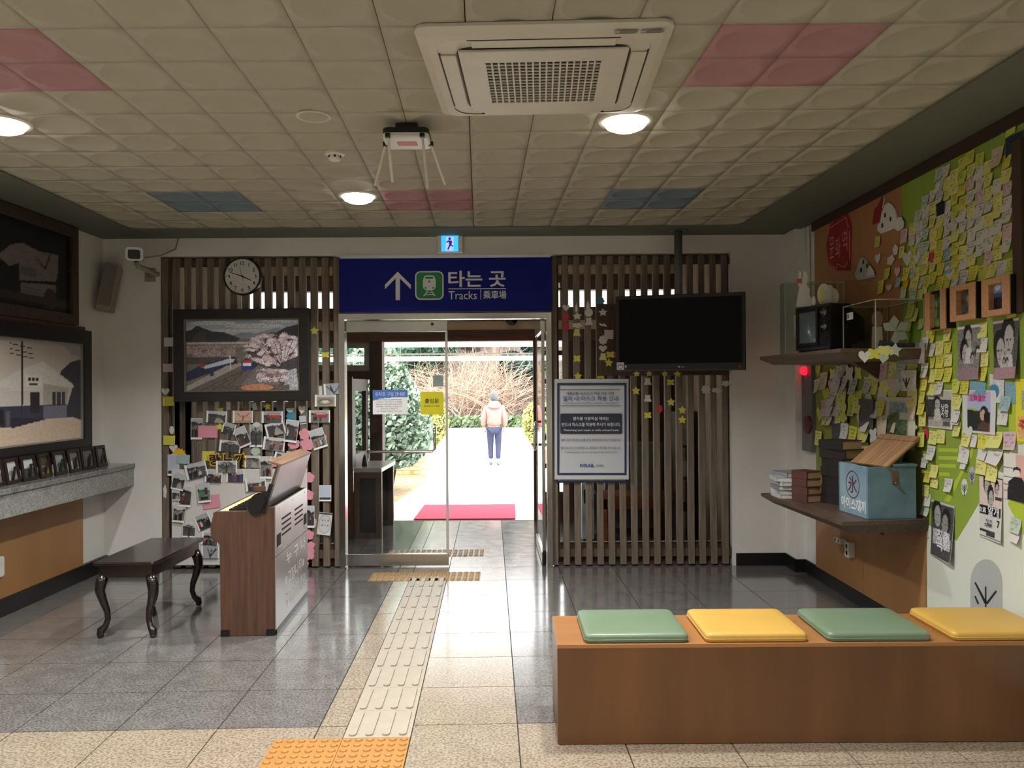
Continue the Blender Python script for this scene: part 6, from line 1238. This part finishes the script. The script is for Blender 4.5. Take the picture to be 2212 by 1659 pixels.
# loose notes over the orange board
GB = 'loose notes on the orange board'
for kd, cl, x, y, s, lab in [('square', 'lime', 1896, 522, .07, 'olive sticky note alone below the white house cut out'), ('square', 'pale pink', 1953, 510, .085, 'pink sticky note curling below the white house lobe'), ('cloud', 'white', 1924, 562, .1, 'white cloud note in the orange area'), ('heart', 'white', 1896, 560, .08, 'white heart note right of the small house cut out'), ('flower', 'white', 1934, 540, .07, 'white flower note in the orange area'), ('heart', 'pale pink', 1970, 520, .085, 'pale pink heart under the pink sticky note'), ('square', 'pale yellow', 1948, 545, .07, 'pale yellow note behind the white hearts'), ('heart', 'white', 1960, 560, .11, 'large white heart note in the orange area'), ('heart', 'white', 1980, 558, .08, 'slim white heart beside the large white heart'), ('heart', 'pale pink', 1938, 588, .075, 'pink heart curling above the acrylic case'), ('square', 'yellow', 1917, 592, .075, 'yellow note over the acrylic case back'), ('square', 'yellow', 1958, 592, .08, 'yellow note below the large white heart'), ('square', 'pale blue', 1941, 610, .06, 'pale blue note over the acrylic case'), ('square', 'orange', 1958, 612, .07, 'orange note over the acrylic case'), ('square', 'pale yellow', 1979, 612, .075, 'pale yellow note beside the orange note'), ('square', 'pale yellow', 1980, 592, .075, 'pale yellow note above the first orange frame'), ('apple', 'red', 2013, 555, .07, 'crimson apple note in the tall cluster'), ('square', 'yellow', 1903, 620, .085, 'yellow note behind the acrylic case'), ('half', 'beige', 1920, 622, .08, 'beige rounded note behind the acrylic case'), ('square', 'mint', 1973, 640, .09, 'mint strip note left of the first orange frame'), ('square', 'white', 1952, 632, .07, 'white note curling above the acrylic case edge'), ('square', 'pale yellow', 1976, 680, .08, 'pale note behind the acrylic case right side'), ('square', 'lime', 1972, 650, .07, 'lime note behind the acrylic case right side'), ('square', 'yellow', 1968, 672, .085, 'yellow note behind the acrylic case lower right'), ('square', 'pale yellow', 1962, 700, .09, 'pale yellow note near the shelf inside the case view'), ('square', 'pale yellow', 1990, 700, .06, 'narrow pale note between the case and the first orange frame'), ('scallop', 'white', 2026, 405, .07, 'white scalloped note at the cluster top corner'), ('heart', 'white', 2108, 458, .065, 'white heart inside the tall cluster'), ('heart', 'white', 2052, 590, .1, 'large white heart above the middle orange frame'), ('cloud', 'lime', 2132, 290, .1, 'dull cloud note near the mural top'), ('heart', 'lime', 2165, 278, .07, 'dull heart note near the mural top'), ('square', 'lime', 2184, 274, .08, 'dull square note near the mural top'), ('square', 'beige', 2155, 340, .1, 'dull beige note under the mural top')]:
    sticky(cl, x, y, s, s * (.95 if kd != 'square' else 1), lab, GB, .008, RN.uniform(-.08, .08), kd)
# notes between and below the framed pictures and posters
GC = 'sticky notes among the posters'
gl = [(2070, 872, 'pale yellow', .8, 'between the pale edged and colour posters, middle'), (2068, 905, 'white', .8, 'between the pale edged and colour posters, bottom'), (2016, 945, 'pale yellow', .95, 'below the pale edged poster'), (2033, 943, 'pale yellow', .95, 'below the pale edged poster, nearer the viewer'), (2088, 948, 'pale yellow', 1, 'below the colour poster, first'), (2102, 952, 'white', .8, 'curling below the colour poster'), (2124, 952, 'yellow', 1, 'below the colour poster, third'), (2150, 950, 'pale yellow', 1.4, 'wide, below the colour poster corner'), (2182, 952, 'pale pink', 1.1, 'pinkish, above the figure in black poster'), (2012, 978, 'white', 1, 'greyish, beside the blue box lid'), (2083, 982, 'white', 1.1, 'greyish, over the lime path'), (2082, 1002, 'white', .7, 'small, under the greyish one'), (2123, 978, 'white', .9, 'handwritten, above the school poster'), (2150, 985, 'white', 1.4, 'wide and handwritten above the school poster'), (2120, 1008, 'pale yellow', 1, 'tall, above the school poster'), (2143, 1022, 'pale yellow', 1, 'over the school poster top'), (2050, 1048, 'white', .9, 'handwritten, alone on the green'), (2019, 1018, 'pale yellow', .9, 'beside the blue box, upper'), (2019, 1040, 'pale yellow', .9, 'handwritten, beside the blue box'), (2003, 1030, 'yellow', .8, 'at the blue box corner'), (2000, 1060, 'pale yellow', .8, 'low by the blue box corner'), (2195, 1135, 'mint', .9, 'handwritten, right of the school poster foot'), (2194, 1155, 'white', .9, 'lowest, right of the school poster foot'), (2003, 1080, 'white', .9, 'curling left of the dark narrow poster'), (2000, 1100, 'mint', .9, 'torn, left of the dark narrow poster'), (1996, 1000, 'white', .7, 'grey, at the open box end'), (2173, 872, 'pale blue', .9, 'pale blue, over the plain blue sheet')]
busy = [(1990, 625, 2046, 715), (2046, 610, 2110, 696), (2114, 596, 2184, 686), (2066, 700, 2122, 822), (2143, 688, 2206, 820), (1998, 840, 2062, 926), (2077, 841, 2154, 937), (2092, 818, 2200, 876)]
for c in range(11):
    for r in range(13):
        yy = 4.745 - .0835 * c; zz = 2.14 - .0745 * r; px_ = 1106 + 2.44 * F / yy; py_ = 829.5 - (zz - CAMZ) * F / yy - 1
        if any(x0 - 4 < px_ < x1 + 4 and y0 - 2 < py_ < y1 + 2 for x0, y0, x1, y1 in busy) or py_ > 930 or RN.random() < .1: continue
        cl = RN.choice(['yellow', 'pale yellow', 'pale yellow', 'pale yellow', 'yellow', 'white', 'lime', 'white']); M = wallM('right', (PX_ - .002 - .003 * RN.random(), yy + RN.uniform(-.008, .008), zz + RN.uniform(-.008, .008)), RN.uniform(-.05, .05))
        tag(link('sticky_note', sticky_mesh(cl, RN.randrange(5)), None, M @ Matrix.Diagonal((.085, .079, .065, 1))), f'{cl} sticky note among frames and posters, {ORD[r]} row down, {ORD[c]} from the shelf ends', 'note', GC)
for x, y, cl, s, where in gl: sticky(cl, x, y, .094 * s, .081 * (s if s < 1.2 else 1), f'{cl} sticky note {where}', GC, .002 + .004 * RN.random(), RN.uniform(-.06, .06))
for kd, cl, x, y, s, lab in (('heart', 'white', 2092, 935, .08, 'white heart note under the colour poster'), ('apple', 'red', 2000, 937, .07, 'crimson apple note at the edge of the green field'), ('butterfly', 'mint', 2000, 990, .07, 'mint butterfly note at the open box end'), ('cloud', 'white', 2000, 825, .09, 'white cloud note left of the pale edged poster')): sticky(cl, x, y, s, s, lab, GC, .006, 0, kd)
# dense overlapping notes under the upper shelf
GD = 'crowded notes between the two shelves'; k = 0
for r in range(8):
    for c in range(13):
        y = 6.38 - .124 * c + RN.uniform(-.03, .03); z = 1.66 - .088 * r + RN.uniform(-.02, .02)
        if RN.random() < .05 + (.25 if r > 5 else 0) or (r > 4 and c in (1, 2) and RN.random() < .6): continue
        colr = RN.choice(['pale yellow', 'yellow', 'white', 'white', 'lime', 'beige', 'pale yellow', 'mint', 'pale pink']); kd = RN.choice(['square'] * 7 + ['heart', 'butterfly', 'cloud'])
        M = wallM('right', (PX_ - .004 - .02 * RN.random(), y, z), RN.uniform(-.18, .18)); s = RN.uniform(.11, .16)
        lab = f'{colr} {"square" if kd == "square" else kd} note, {ORD[r]} row under the upper shelf, {ORD[c]} from the alarm cabinet'
        if kd == 'square': o = tag(link('sticky_note', sticky_mesh(colr, RN.randrange(5)), None, M @ Matrix.Diagonal((s, s * .85, s, 1))), lab, 'note', GD)
        else: note(kd, colr, M, s, s * .9, lab, GD)
for i, (x, y) in enumerate([(1998, 745), (1997, 765), (1998, 800), (1996, 828), (1992, 855), (1991, 880), (1993, 905), (1990, 950)]): sticky(['white', 'pale yellow', 'white', 'yellow', 'yellow', 'yellow', 'pale yellow', 'lime'][i], x, y, .08, .085, f'{["white", "pale yellow", "white", "yellow", "yellow", "yellow", "pale yellow", "lime"][i]} note, {ORD[i]} down the board joint from the upper shelf', 'notes along the board joint', .02, RN.uniform(-.1, .1))
for kd, cl, px, py, s, lab in (('heart', 'white', 1868, 771, .075, 'white heart stuck on the upper shelf front'), ('butterfly', 'yellow', 1888, 764, .08, 'yellow butterfly note stuck on the upper shelf front'), ('cloud', 'pale yellow', 1912, 757, .09, 'pale cloud note stuck on the upper shelf front'), ('heart', 'mint', 1908, 775, .06, 'mint heart hanging below the upper shelf front'), ('star', 'mint', 1933, 756, .08, 'pale star note stuck on the upper shelf front')):
    q = at_y(px, py, 4.655); note(kd, cl, wallM('back', q, RN.uniform(-.2, .2)), s, s, lab, 'paper notes on the upper shelf front')
# ---------------------------------------------------------------- bench with four cushions
m_bench = mat('bench_veneer', (102, 65, 30), .42, c2=(80, 49, 20), scale=5, stretch=(1, 1, .15), detail=6, coat=.15)
m_bencht = mat('bench_top_veneer', (158, 108, 62), .42, c2=(138, 92, 50), scale=5, stretch=(.15, 1, 1), detail=6, coat=.15)
BX0, BX1, BY0, BY1, BH = .19, 2.41, 3.515, 3.955, .437
bn = thing('bench', 'long box bench of brown veneer with four cushions on top', 'bench', (BX0, BY0, 0))
MB().box(0, BX1 - BX0, 0, .018, .004, BH - .018).build('front_panel', m_bench, bn); MB().box(0, BX1 - BX0, BY1 - BY0 - .018, BY1 - BY0, .004, BH - .018).build('rear_panel', m_bench, bn)
MB().box(0, .018, .018, BY1 - BY0 - .018, .004, BH - .018).build('end_panel', m_bench, bn); MB().box(BX1 - BX0 - .018, BX1 - BX0, .018, BY1 - BY0 - .018, .004, BH - .018).build('end_panel', m_bench, bn)
MB().box(0, BX1 - BX0, 0, BY1 - BY0, BH - .018, BH).build('top_panel', m_bencht, bn, bevel=.0015)
m_cg = mat('cushion_green', (102, 120, 95), .42, amt=.05, scale=4, bump=.03); m_cy = mat('cushion_yellow', (190, 150, 70), .42, amt=.05, scale=4, bump=.03)
def cushion(label, x0, w, m, rot):
    d = .405; t = thing('seat_cushion', label, 'cushion', T(x0 + w / 2, BY0 + .012 + d / 2, BH) @ RZ(rot), 'square cushions on the bench')
    n = 17; vs = []; hgt = .042
    def zz(u, v): e = max(abs(u), abs(v)); return hgt * (.80 + .2 * (1 - e ** 4)) if e < .999 else hgt * .74
    P = rrect(-w / 2, -d / 2, w / 2, d / 2, .025, 5); N = len(P); b = MB(); rings = [(.985, .001), (1.0, .006), (1.0, hgt * .62), (.985, hgt * .82), (.95, hgt * .92), (.8, hgt * .98), (.5, hgt), (.2, hgt)]
    vs = [(x * s, y * s, z) for s, z in rings for x, y in P]; fs = [(i * N + j, i * N + (j + 1) % N, (i + 1) * N + (j + 1) % N, (i + 1) * N + j) for i in range(len(rings) - 1) for j in range(N)]
    fs += [tuple((len(rings) - 1) * N + j for j in range(N)), tuple(range(N - 1, -1, -1))]
    b.add(vs, fs).build('pad', m, t, smooth=True)
    pts = [(x * 1.003, y * 1.003, hgt * .34) for x, y in P]; MB().tube(pts + [pts[0], pts[1]], .0028, 5).build('piping', m, t, smooth=True)
for x0, w, m, r_, lab in ((.311, .455, m_cg, .006, 'green seat cushion at the free end of the bench'), (.842, .447, m_cy, .0, 'yellow seat cushion between the two green ones'), (1.378, .452, m_cg, -.006, 'green seat cushion between the two yellow ones'), (1.925, .452, m_cy, .0, 'worn yellow seat cushion nearest the mural wall')): cushion(lab, x0, w, m, r_)
# ---------------------------------------------------------------- ceiling air conditioner
m_ac = mat('conditioner_white', (212, 206, 190), .5, amt=.03); m_acd = mat('conditioner_gap', (40, 38, 36), .7)
ACM = wallM('down', ((-.337 + .613) / 2, (2.886 + 3.85) / 2, ZC)) @ Matrix(((1, .034, 0, 0), (0, 1, 0, 0), (0, 0, 1, 0), (0, 0, 0, 1)))
ACM = wallM('down', (.138, 3.368, ZC - .002)) @ RZ(.034)
ac = thing('air_conditioner', 'square four way air conditioner cassette set in the ceiling', 'air conditioner', ACM)
s = .475; vs = []
for r_, z in ((s, .0), (s, .012), (s - .035, .028), (.405, .034)): vs.append((rrect(-r_, -r_, r_, r_, .05 if r_ > .42 else .09), z))
N = len(vs[0][0]); V = [(x, y, z) for P, z in vs for x, y in P]; MB().add(V, [(i * N + j, i * N + (j + 1) % N, (i + 1) * N + (j + 1) % N, (i + 1) * N + j) for i in range(3) for j in range(N)]).build('cover', m_ac, ac, smooth=False)
MB().prism(rrect(-.405, -.405, .405, .405, .09), .002, .03).build('vane_ring', m_ac, ac)
MB().prism(rrect(-.335, -.335, .335, .335, .06), .03, .033).build('shadow_gap', m_acd, ac)
for k in range(4):
    MB().box(-.27, .27, .338, .398, .031, .037, M=RZ(k * PI / 2)).build('air_vane', m_ac, ac, bevel=.002)
    MB().box(-.285, .285, .398, .403, .030, .0345, M=RZ(k * PI / 2)).build('vane_gap', m_acd, ac)
g = MB().frame(-.325, .325, -.325, .325, .095, .034, .046, wt=.105, wb=.095); g.build('intake_panel', m_ac, ac, bevel=.004)
MB().box(-.23, .23, -.23, .22, .034, .036).build('filter', m_acd, ac)
gm = MB(); nx_, ny_ = 17, 14
for i in range(nx_ + 1): x = -.23 + .46 * i / nx_; gm.box(x - .0035, x + .0035, -.23, .22, .040, .046)
for j in range(ny_ + 1): y = -.23 + .45 * j / ny_; gm.box(-.23, .23, y - .0035, y + .0035, .0385, .0445)
gr = gm.build('grille', m_ac, ac); gr['kind'] = 'stuff'
cv = Canvas(30, 10, (176, 172, 160)); rg = random.Random(3); [cv.rect(.05 + .9 * rg.random() * .8, .1 + .8 * rg.random() * .8, .2 + .8 * rg.random(), .25 + .75 * rg.random(), (120, 118, 110)) for _ in range(24)]
for k in (0, 1): link('label_sticker', print_mesh('label_sticker', cv, .085, .026, m_pv), ac, T(.3 + .095 * k, .437, .0305))
# ---------------------------------------------------------------- small ceiling fittings
c = at_z(677, 251, ZC); t = thing('ceiling_speaker', 'flat round ceiling disc left of the wireless router', 'ceiling speaker', wallM('down', c)); MB().lathe([(.085, 0), (.085, .004), (.078, .008), (.07, .004)], 32).build('rim', m_ac, t, smooth=True); MB().lathe([(.07, .0), (.068, .005)], 32).build('cover', m_tile, t)
c = at_z(723, 330, ZC); t = thing('smoke_detector', 'small white smoke detector between the disc and the downlight', 'smoke detector', wallM('down', c)); MB().lathe([(.055, 0), (.055, .012), (.045, .016)], 24).build('base', m_white, t); MB().lathe([(.036, .016), (.036, .034), (.028, .044), (.012, .048)], 20).build('sensor', m_white, t)
for i in range(6): MB().box(.034, .0375, -.006, .006, .02, .031, M=RZ(i * PI / 3 + .3)).build('slot', m_ink, t)
c = at_z(880, 272, ZC); rt = thing('wireless_router', 'white wireless router with four antennas hanging from a black ceiling mount', 'router', T(c.x, c.y, ZC))
m_rw = mat('router_white', (226, 224, 220), .35, amt=.02)
MB().box(-.055, .055, -.05, .05, -.035, 0).build('ceiling_mount', m_blackp, rt, bevel=.004)
RM_ = T(0, -.0, -.062) @ RX(-.06)
MB().prism(rrect(-.115, -.09, .115, .09, .03), .0, .024).build('mount_plate', m_blackp, rt, RM_, bevel=.004)
MB().prism(rrect(-.115, -.09, .115, .09, .03), -.028, .0).build('body', m_rw, rt, RM_, bevel=.008)
MB().prism(rrect(-.05, -.03, .05, .03, .012), -.0292, -.028).build('red_badge', mat('router_badge', (206, 128, 130), .5), rt, RM_)
m_ant = mat('antenna_white', (216, 212, 200), .5)
for x, y, dx, dy, L in ((-.085, -.09, .005, .12, .2), (.085, -.09, .02, .05, .25), (-.115, .03, -.08, .15, .17), (.115, .03, .06, .14, .17)):
    MB().box(x - .012, x + .012, y - .012, y + .012, -.03, -.01).build('hinge', m_blackp, rt, RM_)
    p0 = RM_ @ Vector((x, y, -.02)); MB().tube([p0, p0 + Vector((dx * .5, dy * .5, -L * .5)), p0 + Vector((dx, dy, -L))], [.006, .008, .007], 6).build('antenna', m_ant, rt)
# ---------------------------------------------------------------- vestibule things
m_dkw = wood('pulpit_wood', (92, 66, 50), (60, 44, 34), 'z', .45); m_top = mat('pulpit_top', (150, 142, 132), .3, amt=.05, spec=.6); m_inn = mat('pulpit_black', (22, 22, 24), .5)
px0, px1, py0, py1 = -1.65, -1.36, 8.36, 9.22; dz = .73
pu = thing('writing_desk', 'dark wooden desk with tall glazed back frame behind the left door leaf', 'desk', (px0, py0, 0)); dw, dd = px1 - px0, py1 - py0
MB().prism([(0.0, 0), (dw, 0), (dw + .02, dd), (0, dd)], dz - .045, dz).build('desktop', m_top, pu, bevel=.004)
for y in (0, dd - .05):
    o = MB().frame(0, dw, 0, dz - .045, .06, 0, .05, M=T(0, y, 0) @ XZ).build('side_frame', m_dkw, pu); MB().box(.06, dw - .06, y + .015, y + .03, .06, dz - .1).build('side_panel', m_inn, pu)
MB().box(0, .03, .05, dd - .05, .1, dz - .045).build('back_panel', m_inn, pu)
o = MB().frame(.02, dd + .03, dz, 1.66, .13, -.045, .0, M=T(.0, -.03, 0) @ Matrix(((0, 0, 1, 0), (1, 0, 0, 0), (0, 1, 0, 0), (0, 0, 0, 1)))).build('back_frame', m_dkw, pu)
MB().box(-.025, -.02, .12, dd - .13, dz + .13, 1.53).build('frame_glass', m_glass, pu)
MB().box(-.115, .0, -.05, -.012, 0, 1.68).build('front_post', m_dkw, pu)
MB().lathe([(.03, 0), (.03, .02), (.02, .09), (.004, .13)], 14, M=T(.08, .2, dz)).build('desk_bell', m_blackp, pu)
m_mat = mat('red_doormat', (190, 66, 92), .95, amt=.12, scale=60)
A_, B_ = at_z(885, 1130, PLZ + .06), at_z(1110, 1129, PLZ + .06)
o = MB().prism(rrect(-1.17, 9.52, .03, 10.68, .01), -.003, .012).build('doormat', m_mat); tag(o, 'crimson doormat lying outside the open doorway', 'doormat')
# things standing behind the right screen
m_ort = wood('orange_table_wood', (168, 88, 52), (130, 64, 38), 'x', .5); m_bxg = mat('cabinet_grey', (92, 100, 98), .6); m_bxb = mat('cabinet_pale', (170, 184, 188), .5)
tt = thing('low_table', 'orange wooden table standing behind the right slats', 'table', (.86, 8.0, 0))
MB().box(0, .74, 0, .5, .44, .47).build('tabletop', m_ort, tt); MB().box(.02, .72, .02, .05, .34, .44).build('apron', m_ort, tt)
for x in (0.02, .66):
    for y in (.02, .44): MB().box(x, x + .06, y, y + .05, 0, .44).build('leg', m_ort, tt)
ct = thing('stored_cabinet', 'grey metal cabinet under and behind the orange table', 'cabinet', (.98, 8.55, 0)); MB().box(0, .62, 0, .4, .06, .95).build('body', m_bxg, ct); MB().box(.02, .6, -.012, 0, .5, .93).build('door', m_bxg, ct); MB().box(.03, .59, .02, .38, 0, .06).build('plinth', m_blackp, ct)
bx_ = thing('pale_box', 'pale blue appliance peeping left of the orange table', 'box', (.70, 8.15, 0)); MB().box(0, .12, 0, .4, .02, .58).build('body', m_bxb, bx_); MB().box(.02, .09, -.006, 0, .38, .52).build('panel', m_blackp, bx_); MB().box(.01, .11, .02, .38, 0, .02).build('foot', m_blackp, bx_)
rk = thing('pamphlet_rack', 'dark rack with pale pamphlets behind the right slats', 'rack', (1.64, 8.1, 0))
for x in (0, .22): MB().box(x, x + .03, 0, .5, 0, 1.3).build('upright', m_browns, rk)
for z in (.3, .62, .94, 1.22):
    MB().box(.03, .22, 0, .5, z, z + .02).build('rack_shelf', m_browns, rk)
    if z > .5: MB().prism([(.05, 0), (.18, 0), (.16, .16), (.07, .16)], .1, .13, M=T(0, 0, z + .02) @ XZ).build('pamphlet', m_white, rk)
# dome camera on the vestibule lintel
q = at_y(1105, 694, VY - .04); t = thing('dome_camera', 'small black dome camera above the outer doorway', 'camera', T(.0, VY - .1, 2.36)); MB().lathe([(.07, .0), (.07, -.02), (.06, -.05), (.03, -.075), (.005, -.08)], 20).build('dome', m_blackp, t, smooth=True); MB().box(-.05, .05, 0, .1, 0, .01).build('bracket', m_blackp, t)
# ---------------------------------------------------------------- person walking away on the plaza
def skin(name, V, E, Rr, m, parent, sub=2):
    me = bpy.data.meshes.new(name); me.from_pydata(V, E, []); me.materials.append(m); o = link(name, me, parent)
    s_ = o.modifiers.new('skin', 'SKIN'); s_.use_smooth_shade = True
    for i, r_ in enumerate(Rr): me.skin_vertices[0].data[i].radius = r_ if isinstance(r_, tuple) else (r_, r_); me.skin_vertices[0].data[i].use_root = (i == 0)
    sb = o.modifiers.new('sub', 'SUBSURF'); sb.levels = sub; sb.render_levels = sub; return o
pp_ = at_y(1068, 1003, 17.4)
pe = thing('person', 'person in a quilted pink jacket and navy trousers walking away across the plaza', 'person', T(pp_.x, 17.4, PLZ) @ RZ(.06))
m_sk = mat('skin_tone', (206, 160, 136), .6); m_jk = mat('pink_quilt', (172, 116, 106), .6, amt=.08, scale=14, bump=.6); m_pt = mat('navy_trousers', (48, 50, 76), .8); m_hr = mat('greying_hair', (84, 84, 88), .7, amt=.25, scale=30, stretch=(1, 1, .2)); m_so = mat('trainer_grey', (96, 96, 120), .6)
V = [(0, 0, .82), (0, .0, 1.0), (0, .0, 1.2), (0, .01, 1.3), (0, .02, 1.36), (0, .03, 1.46), (.08, 0, .80), (.085, .02, .45), (.08, -.06, .08), (.085, .06, .04), (-.08, 0, .80), (-.075, .06, .45), (-.07, .02, .08), (-.075, .15, .04), (.17, 0, 1.24), (.225, -.03, 1.0), (.215, .05, .80), (-.17, 0, 1.24), (-.225, -.0, 1.0), (-.21, .07, .80)]
E = [(0, 1), (1, 2), (2, 3), (3, 4), (4, 5), (0, 6), (6, 7), (7, 8), (8, 9), (0, 10), (10, 11), (11, 12), (12, 13), (2, 14), (14, 15), (15, 16), (2, 17), (17, 18), (18, 19)]
Rr = [(.13, .1), (.12, .09), (.13, .09), .06, .048, (.08, .1), .075, .052, .038, .03, .075, .052, .038, .03, .05, .038, .026, .05, .038, .026]
for sx, b0, w0 in ((1, len(V), 16), (-1, len(V) + 11, 19)):
    wx, wy, wz = V[w0]; V.append((wx, wy + .01, wz - .06)); Rr.append((.022, .03)); E.append((w0, len(V) - 1)); hb = len(V) - 1
    for k in range(4): V += [(wx - .004 * sx, wy + .034 - .017 * k, wz - .10), (wx - .014 * sx, wy + .032 - .016 * k, wz - .135 + .006 * abs(k - 1.5))]; Rr += [.009, .008]; E += [(hb, len(V) - 2), (len(V) - 2, len(V) - 1)]
    V += [(wx - .022 * sx, wy + .045, wz - .07), (wx - .03 * sx, wy + .05, wz - .095)]; Rr += [.01, .009]; E += [(hb, len(V) - 2), (len(V) - 2, len(V) - 1)]
skin('body', V, E, Rr, m_sk, pe)
skin('trousers', [(0, 0, .84), (.085, 0, .76), (.088, .02, .45), (.08, -.055, .12), (-.085, 0, .76), (-.08, .06, .45), (-.072, .02, .12)], [(0, 1), (1, 2), (2, 3), (0, 4), (4, 5), (5, 6)], [(.15, .12), .1, .07, .055, .1, .07, .055], m_pt, pe)
for i, (x, y) in enumerate(((.082, -.05), (-.073, .03))): skin('shoe', [(x, y - .05, .045), (x, y + .04, .04), (x, y + .15, .03)], [(0, 1), (1, 2)], [.042, .042, .034], m_so, pe)
jk = skin('jacket', [(0, 0, .80), (0, 0, 1.0), (0, 0, 1.18), (0, .0, 1.29), (.17, 0, 1.22), (.235, -.03, 1.0), (.222, .045, .82), (-.17, 0, 1.22), (-.235, 0, 1.0), (-.218, .065, .82)], [(0, 1), (1, 2), (2, 3), (2, 4), (4, 5), (5, 6), (2, 7), (7, 8), (8, 9)], [(.19, .14), (.18, .135), (.19, .13), (.09, .08), .085, .07, .055, .085, .07, .055], m_jk, pe)
MB().lathe([(.05, .0), (.13, .03), (.145, .08), (.11, .13), (.07, .14)], 18, M=T(0, -.05, 1.24) @ RX(.35), sy=.75).build('hood', mat('pale_hood', (188, 140, 130), .8), pe, smooth=True)
MB().ball((0, .02, 1.485), .108, 16, 10, sq=(.86, 1.0, 1.12)).build('hair', m_hr, pe, smooth=True)
for sx in (-1, 1): MB().ball((.083 * sx, .045, 1.46), .022, 8, 6, sq=(.5, .8, 1.3)).build('ear', m_sk, pe, smooth=True)
MB().ball((0, .068, 1.455), .085, 14, 10, sq=(.85, .9, 1.2)).build('face', m_sk, pe, smooth=True); MB().prism([(-.014, -.02), (.014, -.02), (.005, .025), (-.005, .025)], 0, .02, M=T(0, .14, 1.455) @ RX(-PI / 2) @ RZ(0)).build('nose', m_sk, pe)
for sx in (-1, 1): MB().ball((.03 * sx, .138, 1.475), .009, 6, 4).build('eye', m_ink, pe)
MB().box(-.022, .022, .132, .142, 1.408, 1.416).build('mouth', mat('lip_tone', (170, 96, 92), .6), pe)
for o in [o for o in sc.objects if o.name.split('.')[0] in ('adjust',)]: bpy.data.objects.remove(o)
